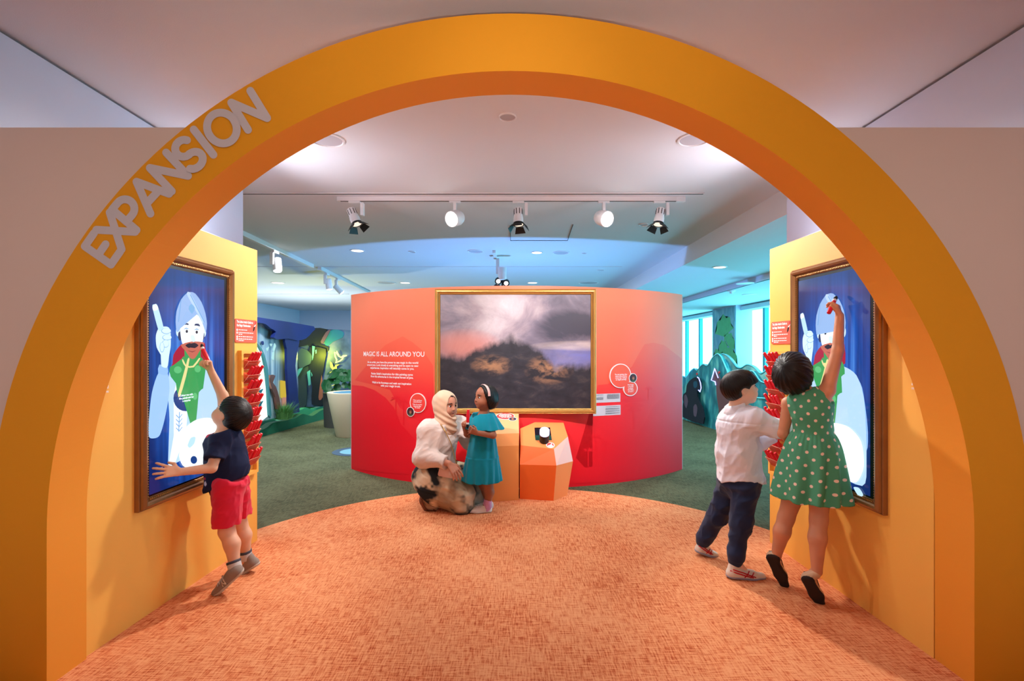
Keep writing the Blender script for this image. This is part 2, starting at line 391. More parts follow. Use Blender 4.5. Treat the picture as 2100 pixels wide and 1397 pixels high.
# screen rectangle in panel coordinates
def scr_rect(F, xa, xb, pb, pt, c=0.022):
    a0 = F.pix(xa, 800, c)[0]; a1 = F.pix(xb, 700, c)[0]
    b0 = F.pix(*pb, c)[1]; b1 = F.pix(*pt, c)[1]
    return a0, a1, b0, b1
RL = scr_rect(FL, 303, 466, (305, 1019), (466, 571))
RR = scr_rect(FR, 1636, 1793, (1790, 1025), (1637, 571))
wS = (RL[1] - RL[0] + RR[1] - RR[0]) / 2; hS = (RL[3] - RL[2] + RR[3] - RR[2]) / 2
print('SCREENS', RL, RR, wS, hS)

def screen_mat(name, c, s=1.0, rough=0.12):
    if name in MATS: return MATS[name]
    m, N, L, b = nodes_mat(name)
    b.inputs['Base Color'].default_value = (0.01, 0.01, 0.015, 1); b.inputs['Roughness'].default_value = rough
    b.inputs['Emission Color'].default_value = (*lin(c), 1); b.inputs['Emission Strength'].default_value = s; return m
def curtain_mat():
    m, N, L, b = nodes_mat('screen_blue_curtain')
    b.inputs['Base Color'].default_value = (0.01, 0.01, 0.02, 1); b.inputs['Roughness'].default_value = 0.12
    at = N.new('ShaderNodeAttribute'); at.attribute_name = 'suv'; sp = N.new('ShaderNodeSeparateXYZ'); L.new(at.outputs['Vector'], sp.inputs[0])
    n = N.new('ShaderNodeTexNoise'); n.inputs['Scale'].default_value = 1.0; n.inputs['Detail'].default_value = 2
    mp = N.new('ShaderNodeMapping'); mp.inputs['Scale'].default_value = (16, 1.2, 1); L.new(at.outputs['Vector'], mp.inputs[0]); L.new(mp.outputs[0], n.inputs['Vector'])
    dx = math_(N, L, 'SUBTRACT', sp.outputs[0], 0.5); d2 = math_(N, L, 'MULTIPLY', dx, dx)
    dy = math_(N, L, 'SUBTRACT', sp.outputs[1], 0.5); e2 = math_(N, L, 'MULTIPLY', math_(N, L, 'MULTIPLY', dy, dy), 0.9)
    rad = math_(N, L, 'SUBTRACT', 1.0, math_(N, L, 'MULTIPLY', math_(N, L, 'ADD', d2, e2), 3.2), True)
    f = math_(N, L, 'MULTIPLY', math_(N, L, 'ADD', math_(N, L, 'MULTIPLY', n.outputs['Fac'], 1.5), -0.35, True), rad)
    top = math_(N, L, 'MULTIPLY', math_(N, L, 'SUBTRACT', sp.outputs[1], 0.72, True), 2.2)
    c = rampf(N, L, f, [(0.0, lin((10, 34, 96))), (0.3, lin((24, 84, 178))), (0.6, lin((80, 144, 226))), (1.0, lin((176, 214, 255)))])
    c = mixc(N, L, top, c, lin((62, 78, 128)))
    L.new(c, b.inputs['Emission Color']); b.inputs['Emission Strength'].default_value = 1.0; return m
M_curt = curtain_mat()
K = lambda n, c, s=1.0: screen_mat('screen_' + n, c, s)
# painter figure on the displays: outlines read from the left display (zoomed pixels), placed in screen coordinates
def zp(pts): return [FL.pix(260 + a / 2.493, 500 + b / 2.493, 0.022) for a, b in pts]
def ell(cx, cy, rx, ry, n=24): return [(cx + rx * math.cos(2 * PI * k / n), cy + ry * math.sin(2 * PI * k / n)) for k in range(n)]
def norm(pts): return [((a - RL[0]) / (RL[1] - RL[0]), (b - RL[2]) / (RL[3] - RL[2])) for a, b in zp(pts)]
SM = smoothpts
robe = SM([(222, 640), (285, 612), (335, 640), (388, 615), (448, 650), (478, 760), (486, 1000), (470, 1120), (330, 1140), (250, 1010), (212, 1140), (218, 900), (210, 760)], 2)
sleeve = SM([(162, 660), (208, 662), (217, 760), (192, 900), (168, 978), (140, 994), (112, 985), (112, 900), (128, 760)], 2)
FIG = [
    ('left_sleeve', SM([(440, 660), (470, 700), (490, 860), (486, 960), (440, 930), (425, 780)], 2), K('sleeve_blue', (142, 186, 244))),
    ('robe', robe, K('robe_blue', (178, 212, 252), 1.05)),
    ('robe_opening', SM([(255, 700), (300, 640), (330, 660), (310, 860), (300, 960), (240, 1140), (212, 1140), (245, 950), (240, 800)], 1), K('white', (236, 248, 255), 1.1)),
    ('message_disc', ell(300, 790, 62, 66), K('navy', (26, 62, 130))),
    ('raised_sleeve', sleeve, K('sleeve_light', (160, 200, 250))),
    ('cuff', SM([(166, 618), (208, 632), (206, 672), (160, 662)], 1), K('cuff', (150, 192, 246))),
    ('raised_hand', SM([(176, 625), (178, 580), (152, 530), (148, 470), (165, 430), (205, 425), (222, 445), (224, 520), (216, 570), (206, 632)], 2), K('pale', (206, 236, 252), 1.1)),
    ('raised_finger', SM([(130, 325), (140, 311), (156, 318), (186, 425), (178, 440), (160, 440)], 2), K('pale2', (186, 224, 252), 1.05)),
    ('finger_tip', SM([(130, 325), (140, 311), (154, 316), (160, 336), (136, 344)], 2), K('white', (236, 248, 255), 1.1)),
    ('curled_finger', ell(200, 447, 25, 15), K('line_blue', (120, 170, 225))), ('curled_finger', ell(201, 446, 23, 13), K('pale', (206, 236, 252), 1.1)),
    ('curled_finger', ell(204, 480, 24, 15), K('line_blue', (120, 170, 225))), ('curled_finger', ell(205, 479, 22, 13), K('pale', (206, 236, 252), 1.1)),
    ('curled_finger', ell(196, 512, 18, 20), K('line_blue', (120, 170, 225))), ('curled_finger', ell(197, 511, 16, 18), K('pale', (206, 236, 252), 1.1)),
    ('curled_finger', ell(178, 530, 12, 26), K('line_blue', (120, 170, 225))), ('curled_finger', ell(178, 529, 10, 24), K('pale', (206, 236, 252), 1.1)),
    ('ear', ell(260, 448, 10, 26), K('pale', (206, 236, 252), 1.1)), ('ear', ell(394, 452, 10, 26), K('pale', (206, 236, 252), 1.1)),
    ('side_hair', SM([(262, 455), (274, 450), (276, 490), (268, 496), (260, 480)], 1), K('hair_navy', (34, 52, 96))),
    ('side_hair', SM([(384, 452), (395, 460), (394, 486), (386, 494), (380, 480)], 1), K('hair_navy', (34, 52, 96))),
    ('scarf_red', SM([(232, 612), (236, 570), (262, 530), (292, 512), (300, 600), (260, 616), (226, 628)], 1), K('red_paint', (168, 24, 52))),
    ('scarf_red', SM([(372, 520), (398, 510), (402, 600), (372, 606)], 1), K('red_paint', (168, 24, 52))),
    ('face', SM([(270, 410), (290, 350), (335, 330), (378, 350), (394, 410), (388, 490), (372, 545), (345, 583), (322, 583), (296, 545), (276, 490)], 2), K('face_white', (240, 252, 255), 1.15)),
    ('neck', [(292, 540), (376, 540), (374, 615), (294, 615)], K('scarf_green', (58, 158, 86))),
    ('scarf', SM([(288, 575), (300, 600), (335, 610), (372, 575), (396, 610), (400, 650), (384, 665), (388, 740), (366, 760), (352, 910), (322, 918), (314, 860), (328, 800), (300, 770), (262, 780), (250, 716), (278, 690), (222, 680), (218, 630), (260, 612)], 1), K('scarf_green', (58, 158, 86))),
    ('scarf_swirl', SM(ell(258, 645, 20, 18), 0), K('scarf_lime', (96, 190, 120))), ('scarf_swirl', ell(360, 640, 16, 18), K('scarf_lime', (96, 190, 120))),
    ('scarf_swirl', ell(346, 780, 12, 18), K('scarf_lime', (96, 190, 120))),
    ('placket', SM([(258, 770), (290, 660), (308, 590), (318, 590), (300, 680), (270, 780)], 1), K('cream', (232, 220, 150))),
    ('neck_chain', SM([(284, 590), (300, 622), (335, 624), (366, 585), (372, 590), (340, 632), (298, 630), (280, 600)], 1), K('cream', (232, 220, 150))),
    ('painted_face', SM([(272, 518), (330, 500), (392, 505), (384, 525), (372, 545), (345, 586), (322, 586), (296, 547)], 1), K('skin_brown', (196, 104, 84))),
    ('moustache', SM([(296, 520), (318, 508), (330, 514), (344, 507), (364, 520), (345, 534), (330, 528), (314, 534)], 1), K('moustache', (22, 24, 40))),
    ('mouth', SM([(306, 545), (332, 551), (352, 545), (332, 556)], 1), K('lip_dark', (140, 60, 58))),
    ('eye_white', ell(301, 448, 13, 10), K('white', (236, 248, 255), 1.1)), ('eye_white', ell(354, 452, 12, 10), K('white', (236, 248, 255), 1.1)),
    ('eye_shadow', SM([(286, 440), (300, 430), (315, 438), (300, 436)], 1), K('line_blue', (120, 170, 225))), ('eye_shadow', SM([(340, 442), (354, 434), (368, 442), (354, 440)], 1), K('line_blue', (120, 170, 225))),
    ('iris', ell(303, 449, 6, 8), K('moustache', (22, 24, 40))), ('iris', ell(354, 453, 6, 8), K('moustache', (22, 24, 40))),
    ('eyebrow', SM([(284, 418), (292, 404), (312, 410), (310, 417), (294, 413)], 1), K('hair_navy', (34, 52, 96))), ('eyebrow', SM([(342, 420), (346, 410), (364, 410), (372, 424), (360, 418)], 1), K('hair_navy', (34, 52, 96))),
    ('nose', SM([(322, 470), (328, 500), (346, 500), (340, 470)], 1), K('pale', (206, 236, 252), 1.1)),
    ('turban', SM([(250, 450), (245, 400), (250, 345), (272, 288), (300, 256), (322, 248), (346, 256), (378, 300), (398, 355), (406, 410), (400, 455), (390, 420), (376, 372), (350, 345), (328, 362), (304, 345), (284, 378), (272, 420), (262, 448)], 1), K('turban_blue', (150, 184, 232), 1.0)),
    ('turban_fold', SM([(302, 256), (318, 249), (360, 330), (388, 400), (380, 402), (350, 345), (318, 290)], 1), K('turban_light', (184, 212, 246))),
    ('turban_jewel', SM([(316, 318), (328, 310), (344, 330), (330, 360), (312, 336)], 1), K('turban_gem', (120, 176, 224))),
    ('fold_line', [(270, 290), (275, 287), (262, 400), (257, 402)], K('line_blue', (120, 170, 225))),
    ('fold_line', [(318, 262), (322, 260), (395, 402), (391, 404)], K('line_blue', (120, 170, 225))),
    ('palette', SM([(268, 1010), (296, 940), (350, 900), (420, 890), (470, 930), (480, 1030), (450, 1120), (390, 1140), (290, 1140), (262, 1085), (274, 1050)], 2), K('palette', (244, 254, 255), 1.2)),
    ('palette_hole', ell(338, 1104, 17, 20), K('navy', (26, 62, 130))),
    ('paint_blob', SM([(306, 1030), (322, 992), (346, 988), (340, 1020), (318, 1042)], 2), K('pale2', (186, 224, 252), 1.05)),
    ('palette_edge', SM([(440, 1150), (462, 1135), (478, 1152), (462, 1172)], 2), K('pale2', (186, 224, 252), 1.05)),
    ('coat_pattern', [(262, 860), (266, 860), (262, 960), (258, 960)], K('line_blue', (120, 170, 225)))]
for k in range(4):
    FIG.append(('coat_pattern', [(246, 872 + 22 * k), (262, 888 + 22 * k), (278, 868 + 22 * k), (278, 873 + 22 * k), (262, 894 + 22 * k), (246, 878 + 22 * k)], K('line_blue', (120, 170, 225))))
FRAME_PROF = [(i_ * 0.80, h_ * 0.78) for i_, h_ in [(0.0, 0.0), (0.0, 0.030), (0.006, 0.034), (0.010, 0.030), (0.014, 0.050), (0.030, 0.062), (0.044, 0.056), (0.056, 0.036), (0.062, 0.038), (0.066, 0.030), (0.072, 0.030), (0.078, 0.024), (0.078, 0.0)]]
M_frame = {}
def framed_display(F, R, label, where):
    a0, a1, b0, b1 = R; a0 = (a0 + a1) / 2 - wS / 2; a1 = a0 + wS; b0 = (b0 + b1) / 2 - hS / 2; b1 = b0 + hS
    o = thing('framed_display', label, 'display', F((a0 + a1) / 2, b0 - 0.08, 0.0))
    keep(moulding('frame', F, a0 - 0.061, a1 + 0.061, b0 - 0.061, b1 + 0.061, FRAME_PROF, M_gold_d, None), o)
    tag(o.children[0], 'carved gold and bronze picture frame')
    # beading along the inner edge
    bm = bmesh.new(); st = 0.013
    for i in range(int((a1 - a0) / st)):
        for b in (b0 - 0.010, b1 + 0.010): bx(bm, F(a0 + (i + .5) * st, b, 0.029), (0.007, 0.007, 0.007))
    for i in range(int((b1 - b0) / st)):
        for a in (a0 - 0.010, a1 + 0.010): bx(bm, F(a, b0 + (i + .5) * st, 0.029), (0.007, 0.007, 0.007))
    bd = bmobj('beading', bm, M_gold); bd['kind'] = 'stuff'; keep(bd, o)
    keep(prism('bezel', [(a0 - 0.003, b0 - 0.003), (a1 + 0.003, b0 - 0.003), (a1 + 0.003, b1 + 0.003), (a0 - 0.003, b1 + 0.003)], F, 0.004, 0.0205, M_bezel), o)
    m_ = 0.018
    sc = poly('screen', [(a0 + m_ * .5, b0 + m_ * .5), (a1 - m_ * 1.6, b0 + m_ * .5), (a1 - m_ * 1.6, b1 - m_), (a0 + m_ * .5, b1 - m_)], F, 0.0215, M_curt)
    at = sc.data.attributes.new('suv', 'FLOAT_VECTOR', 'POINT')
    for i, v in enumerate(sc.data.vertices):
        a, b, _ = F.uv(v.co); at.data[i].vector = ((a - a0) / wS, (b - b0) / hS, 0)
    keep(sc, o)
    mp = lambda u, v, c: F(a0 + u * wS, b0 + v * hS, c)
    for i, (nm, pts, m) in enumerate(FIG):
        q = poly(nm, norm(pts), mp, 0.0219 + 0.00012 * i, m); keep(q, sc)
        q.matrix_parent_inverse = Matrix.Translation(-sc.matrix_parent_inverse.translation * 0) ; q.parent = sc; q.matrix_parent_inverse = Matrix.Identity(4)
    cu, cv = norm([(300, 788)])[0]
    t = text('screen_text', 'Colour me with\nthe paintbrush for\na surprise', lambda a, b, c: F(a0 + cu * wS + a, b0 + cv * hS + b + 0.012, c), 0.016, K('white', (236, 248, 255), 1.1), sc, c=0.0285, bold=0.0006)
    t.parent = sc
    return o
dispL = framed_display(FL, RL, 'upright gold-framed screen on the left orange panel, painted by the navy-shirted boy', 'l')
dispR = framed_display(FR, RR, 'upright gold-framed screen on the right orange panel, painted by the polka-dot girl', 'r')

# ---- guide sign, brush rack, small caption on each panel
M_sign = mat('coral_sign', (232, 96, 76), 0.55)
M_print = mat('white_print', (250, 244, 244), 0.6)
M_red = mat('red_brush_plastic', (226, 28, 48), 0.35, coat=0.2)
M_whitep = mat('white_plastic', (235, 232, 230), 0.4)
M_bristle = mat('black_bristle', (20, 18, 22), 0.8, bump=0.6, bscale=900)
def acrylic():
    m, N, L, b = nodes_mat('red_reflection_acrylic'); b.inputs['Base Color'].default_value = (0.85, 0.10, 0.05, 1); b.inputs['Roughness'].default_value = 0.05  # red reflections of the brushes are put into the acrylic's tint
    b.inputs['Alpha'].default_value = 0.68; return m
M_acr = acrylic()
M_acre = mat('acrylic_edge', (255, 190, 160), 0.2, alpha=0.75)
def brush_proto(M, label, group=None, name='magic_paintbrush'):
    """brush standing along +z from bristle tip to handle end, 0.155 long"""
    o = thing(name, label, 'paintbrush', (0, 0, 0), group); 
    lathe('handle', [(0.0105, 0.048), (0.0125, 0.056), (0.0145, 0.095), (0.0125, 0.14), (0.0115, 0.152), (0.007, 0.155)], M_red, o, seg=12)
    lathe('ferrule', [(0.0105, 0.034), (0.0118, 0.036), (0.0118, 0.046), (0.0105, 0.049)], M_whitep, o, seg=12)
    lathe('bristles', [(0.001, 0.0), (0.007, 0.008), (0.0115, 0.02), (0.0105, 0.034)], M_bristle, o, seg=12)
    o.matrix_world = M; return o
def copy_thing(o, M, label=None):
    c = o.copy(); COL.objects.link(c)
    for ch in o.children:
        k = ch.copy(); COL.objects.link(k); k.parent = c
    c.matrix_world = M
    if label: c['label'] = label
    return c
def bars(name, F, rows, m, parent, c):
    v = []; f = []
    for a0, a1, b, h in rows:
        a = a0
        while a < a1:
            w_ = min(random.uniform(h * 1.6, h * 4.5), a1 - a); k = len(v)
            v += [F(a, b, c), F(a + w_, b, c), F(a + w_, b + h, c), F(a, b + h, c)]; f.append((k, k + 1, k + 2, k + 3)); a += w_ + h * 0.8
    return meshobj(name, v, f, m, parent)
def keep2(q, top):                    # sub-part of a part already kept under top: share its offset
    return q
def guide(F, p0, p1, label, flip):
    a0, b0 = F.pix(*p0, 0.004); a1, b1 = F.pix(*p1, 0.004)
    o = thing('guide_sign', label, 'sign', F((a0 + a1) / 2, b0, 0))
    keep(prism('sign_board', rrect(a0, b0, a1, b1, 0.015), F, 0.0, 0.006, M_sign), o)
    w_ = a1 - a0; h_ = b1 - b0
    t = text('title', "The Little Artist's Guide to\nthe Magic Paintbrushes", lambda a, b, c: F(a0 + 0.07 * w_ + a, b0 + 0.84 * h_ + b, c), 0.0225, M_print, None, c=0.0068, align='LEFT', bold=0.0009, line=1.1)
    mx = max(F.uv(v.co)[0] for v in t.data.vertices); s_ = 0.74 * w_ / (mx - a0 - 0.07 * w_)
    for v in t.data.vertices:
        a, b, c = F.uv(v.co); v.co = F(a0 + 0.07 * w_ + (a - a0 - 0.07 * w_) * s_, b, c)
    keep(t, o)
    rows = []
    for i, (l, b) in enumerate(((0.5, .52), (0.86, .40), (0.2, .33), (0.82, .23), (0.8, .13), (0.3, .06))): rows.append((a0 + 0.15 * w_, a0 + (0.15 + l * 0.8) * w_, b0 + b * h_, 0.006))
    keep(bars('fine_print', F, rows, M_print, None, 0.0068), o)
    for b in (.53, .41, .24, .14): keep(poly('bullet', circ(0.008, 12, a0 + 0.085 * w_, b0 + b * h_), F, 0.0068, M_print), o)
    # drawn brush in the corner
    s = Vector((1, 0, 0)); ax, bx_ = a0 + 0.86 * w_, b0 + 0.80 * h_
    keep(poly('brush_icon_handle', [(ax + 0.01, bx_ - 0.002), (ax + 0.026, bx_ + 0.008), (a1 - 0.002, b1 - 0.006), (a1 - 0.02, b1 - 0.004)], F, 0.0069, mat('sign_red', (206, 44, 52), 0.5)), o)
    keep(poly('brush_icon_tip', SM([(ax - 0.012, bx_ - 0.05), (ax - 0.006, bx_ - 0.018), (ax + 0.012, bx_ - 0.012), (ax + 0.006, bx_ - 0.035)], 1), F, 0.007, M_bristle), o)
    keep(poly('brush_icon_band', [(ax - 0.004, bx_ - 0.014), (ax + 0.008, bx_ - 0.004), (ax + 0.026, bx_ + 0.006), (ax + 0.013, bx_ - 0.012)], F, 0.0071, M_print), o)
    return o
guide(FL, (481.5, 702), (526, 658), 'small coral guide sign above the left brush rack', False)
guide(FR, (1582, 706), (1623, 657), 'small coral guide sign above the right brush rack', True)

def rack(F, a0, a1, btop, label, where, nmpos):
    o = thing('brush_rack', label, 'rack', F((a0 + a1) / 2, btop - 0.88, 0))
    w_ = a1 - a0; n = 8; pitch = 0.0975
    bb = btop - 0.03 - n * pitch - 0.07
    for (x0, y0, x1, y1, nm) in ((a0, bb, a0 + 0.022, btop, 'frame_side'), (a1 - 0.022, bb, a1, btop, 'frame_side'), (a0 + 0.022, btop - 0.022, a1 - 0.022, btop, 'frame_top'), (a0 + 0.022, bb, a1 - 0.022, bb + 0.022, 'frame_bottom')):
        keep(prism(nm, [(x0, y0), (x1, y0), (x1, y1), (x0, y1)], F, 0.0, 0.028, M_orange), o)
    pa0, pa1 = a0 + 0.026, a1 - 0.026
    for i in range(n):
        t = btop - 0.055 - i * pitch; b = t - 0.078
        # V-shaped pocket: slanted front, bottom, two cheeks
        prof = [(0.004, t - 0.002), (0.004, b), (0.018, b), (0.062, t - 0.02)]
        v = []; f = []
        for a in (pa0, pa1):
            for c, bb_ in prof: v.append(F(a, bb_, c))
        f = [(0, 1, 5, 4), (1, 2, 6, 5), (2, 3, 7, 6), (0, 1, 2, 3), (4, 5, 6, 7)]
        pk = meshobj('pocket', v, f, M_acr); keep(pk, o)
        e = tube('pocket_rim', [F(pa0, t - 0.002, 0.004), F(pa0, t - 0.02, 0.062), F(pa1, t - 0.02, 0.062), F(pa1, t - 0.002, 0.004)], 0.0016, M_acre, None, 5); e.parent = pk
        e2 = tube('pocket_edge', [F(pa0, t - 0.02, 0.062), F(pa0, b, 0.018), F(pa1, b, 0.018), F(pa1, t - 0.02, 0.062)], 0.0014, M_acre, None, 5); e2.parent = pk
        slots = (0.12, 0.37, 0.62, 0.87) if (i % 3) else (0.14, 0.42, 0.66, 0.86)
        for j, s in enumerate(slots):
            base = F(pa0 + (pa1 - pa0) * s, b + 0.008 + random.uniform(0, 0.006), 0.016)
            d = (F.n * random.uniform(0.5, 0.66) + F.v * 1.0 + F.u * random.uniform(-0.06, 0.06)).normalized()
            # handle up, bristles down in the pocket
            row = ['top', 'second', 'third', 'fourth', 'fifth', 'sixth', 'seventh', 'bottom'][i]; col = ['first', 'second', 'third', 'last'][j]
            lab = 'red-handled paintbrush, %s in the %s pocket of the %s rack' % ({'first': 'nearest the screen', 'second': 'second from the screen', 'third': 'third from the screen', 'last': 'farthest from the screen'}[col if where == 'left' else {'first': 'last', 'second': 'third', 'third': 'second', 'last': 'first'}[col]], row, where)
            M = orient(base, d) @ Matrix.Scale(0.84, 4)
            if rack.proto is None: rack.proto = brush_proto(M, lab, 'red brushes in the racks')
            else: copy_thing(rack.proto, M, lab)
    return o
rack.proto = None
a0, b0 = FL.pix(487.5, 719, 0.0); a1 = FL.pix(522.5, 719, 0)[0]
rack(FL, a0, a1, b0, 'orange brush rack with clear pockets on the left panel', 'left', 0)
a1r, b0r = FR.pix(1622, 720, 0.0); a0r = FR.pix(1583, 720, 0)[0]
rack(FR, a0r, a1r, b0r, 'orange brush rack with clear pockets on the right panel', 'right', 0)
for F, px, py, s_, al, lab in ((FL, 223, 788, 'er.\nll\nthe', 'RIGHT', 'small white caption on the left panel beside the arch'), (FR, 1869, 790, 'a\nm', 'LEFT', 'small white caption on the right panel beside the arch')):
    a, b = F.pix(px, py, 0.001)
    t = text('wall_caption', s_, lambda x, y, c, F=F, a=a, b=b: F(a + x, b + y, c), 0.02, M_print, None, c=0.001, align=al, bold=0.0004)
    tag(t, lab, 'caption')

# ================================================================ curved red wall
WR, WYC, WXC, WZ = 2.75, 4.93 + 2.75, 0.06, 2.05
def cw(s, z, c=0.0):
    t = s / WR; return Vector((WXC + (WR + c) * math.sin(t), WYC - (WR + c) * math.cos(t), z))
def cwpix(x, y):
    dx, dy, dz = (x - 1050) / FPX, 1.0, -(y - HOR) / FPX
    A = dx * dx + 1; B = -2 * (dx * WXC + WYC); C = WXC ** 2 + WYC ** 2 - WR ** 2
    t = (-B - math.sqrt(max(0, B * B - 4 * A * C))) / (2 * A); X, Y, Z = dx * t, t, EYE + dz * t
    return WR * math.atan2(X - WXC, WYC - Y), Z
S0, S1 = cwpix(720.5, 800)[0], cwpix(1399, 800)[0]
def red_mat(name, k):
    m, N, L, b = nodes_mat(name); b.inputs['Roughness'].default_value = 0.5; b.inputs['Specular IOR Level'].default_value = 0.35
    tc = N.new('ShaderNodeTexCoord'); sp = N.new('ShaderNodeSeparateXYZ'); L.new(tc.outputs['Object'], sp.inputs[0])
    z = math_(N, L, 'DIVIDE', sp.outputs[2], WZ)
    n = N.new('ShaderNodeTexNoise'); n.inputs['Scale'].default_value = 0.9; L.new(tc.outputs['Object'], n.inputs['Vector'])
    z = math_(N, L, 'ADD', z, math_(N, L, 'MULTIPLY', math_(N, L, 'SUBTRACT', n.outputs['Fac'], 0.5), 0.25))
    z = math_(N, L, 'SUBTRACT', z, k)
    c = rampf(N, L, z, [(0.05, lin((232, 12, 34))), (0.30, lin((236, 38, 48))), (0.55, lin((244, 96, 72))), (0.95, lin((246, 132, 98)))])
    L.new(c, b.inputs['Base Color']); return m
M_redw = red_mat('red_gradient_print', 0.0); M_redm = red_mat('red_mountain_print', 0.13); M_redd = red_mat('red_palm_print', 0.20)
cwall = thing('curved_feature_wall', 'curved freestanding coral-red wall with a framed painting on it', 'wall', (WXC, 4.98, 0))
v = []; f = []; n = 48
for i in range(n + 1):
    s = S0 + (S1 - S0) * i / n
    v += [cw(s, 0, 0), cw(s, WZ, 0), cw(s, WZ, -0.09), cw(s, 0, -0.09)]
for i in range(n):
    for k in range(4): f.append((i * 4 + k, i * 4 + (k + 1) % 4, (i + 1) * 4 + (k + 1) % 4, (i + 1) * 4 + k))
f += [(0, 1, 2, 3), (4 * n + 3, 4 * n + 2, 4 * n + 1, 4 * n)]
o = meshobj('wall_board', v, f, M_redw); autosmooth(o, 30); keep(o, cwall)
for s in (S0 - 0.004, S1 + 0.004): keep(prism('edge_strip', [(s - 0.004, 0), (s + 0.004, 0), (s + 0.004, WZ), (s - 0.004, WZ)], cw, -0.09, 0.001, mat('pale_edge', (196, 190, 190), 0.6)), cwall)
def cwpoly(name, pix, m, c, sub=0.06):
    pts = [cwpix(*p) for p in pix]
    bm = bmesh.new(); vs = [bm.verts.new((a, b, 0)) for a, b in pts]; bm.faces.new(vs); bmesh.ops.triangulate(bm, faces=bm.faces[:])
    lo, hi = min(p[0] for p in pts), max(p[0] for p in pts); k = lo + sub
    while k < hi:
        bmesh.ops.bisect_plane(bm, geom=bm.verts[:] + bm.edges[:] + bm.faces[:], plane_co=(k, 0, 0), plane_no=(1, 0, 0)); k += sub
    for q in bm.verts: q.co = cw(q.co.x, q.co.y, c)
    me = bpy.data.meshes.new(name); bm.to_mesh(me); bm.free(); o = link(name, me, m); keep(o, cwall); return o
cwpoly('mountain_print', [(1399, 737), (1380, 722), (1362, 708), (1340, 703), (1322, 706), (1312, 722), (1296, 752), (1270, 772), (1246, 788), (1226, 790), (1222, 960), (1170, 975), (1170, 990), (1300, 983), (1398, 966)], M_redm, 0.001)
cwpoly('mountain_print', [(1398, 798), (1378, 794), (1366, 808), (1340, 832), (1320, 870), (1296, 905), (1262, 932), (1225, 955), (1200, 960), (1182, 940), (1172, 945), (1172, 992), (1300, 983), (1398, 966)], M_redd, 0.002)
cwpoly('mountain_print', [(728, 780), (760, 740), (790, 708), (806, 700), (826, 690), (846, 702), (870, 722), (888, 750), (890, 860), (862, 866), (820, 836), (800, 800), (770, 790)], M_redm, 0.001)
cwpoly('mountain_print', [(722, 790), (745, 792), (768, 800), (790, 815), (808, 836), (822, 870), (850, 900), (885, 940), (885, 975), (722, 960)], M_redd, 0.002)
def palm(x, y, h, w_):
    pix = [(x - 1, y), (x + 1, y), (x + 1.2, y - h), (x - 1, y - h)]; cwpoly('palm_trunk', pix, M_redd, 0.003)
    for k in range(6):
        a = math.radians(-10 + 40 * k); dx, dy = math.cos(a) * w_, math.sin(a) * w_ * 0.75
        cwpoly('palm_frond', [(x, y - h + 1), (x + dx * .5 - dy * .12, y - h - dy * .5 - 2), (x + dx, y - h - dy + 3), (x + dx * .5 + dy * .12, y - h - dy * .45 + 1)], M_redd, 0.003)
for a in ((1222, 955, 58, 14), (1242, 940, 30, 11), (1206, 958, 34, 12), (1330, 820, 22, 10), (812, 870, 52, 12), (828, 872, 48, 10)): palm(*a)
for cy, hw_ in ((822, 26), (833, 20), (842, 15)): cwpoly('acacia_canopy', SM([(1300 - hw_, cy), (1300 - hw_ * .4, cy - 6), (1300 + hw_ * .5, cy - 6), (1300 + hw_, cy), (1300, cy + 3)], 1), M_redd, 0.003)
cwpoly('acacia_trunk', [(1298, 880), (1302, 880), (1302, 826), (1298, 826)], M_redd, 0.003)

def cwtext(name, s, x0, x1, y, cap, m, bold=0.02, sp=1.0, parent=None, c=0.003):
    """one line fitted between pixel columns x0..x1 with its baseline on row y and cap height in px"""
    me = textmesh(s, 1.0, 'LEFT', sp, bold); xs = [q.co.x for q in me.vertices]; lo, hi = min(xs), max(xs)
    sa, z0 = cwpix(x0, y); sb, z1 = cwpix(x1, y); zc = cwpix((x0 + x1) / 2, y - cap)[1]; z0 = cwpix((x0 + x1) / 2, y)[1]
    k = (zc - z0) / 0.69
    for q in me.vertices: q.co = cw(sa + (q.co.x - lo) / (hi - lo) * (sb - sa), z0 + q.co.y * k, c)
    o = link(name, me, m); keep(o, cwall); return o
M_wt = mat('white_wall_lettering', (248, 240, 242), 0.6)
cwtext('heading', 'MAGIC IS ALL AROUND YOU', 746, 870.5, 731, 9.6, M_wt, 0.014)
for s, x0, x1, y in (('As an artist, you have the power to see magic in the world', 754, 858, 745.5), ('around you. Look closely at everything and be open to new', 753.5, 858.5, 751.5),
                     ('experiences. Inspiration will naturally come to you.', 760, 849.5, 757.5), ("Raden Saleh's inspiration for this painting came", 762, 847, 769.5),
                     ('from his adventures in the tropical forest of Java.', 761, 848, 775.5), ('Walk in his footsteps and seek out inspiration', 763.5, 844, 788),
                     ('with your magic brush.', 781, 821.5, 793.8)):
    cwtext('paragraph_line', s, x0, x1, y, 4.0, M_wt, 0.03)

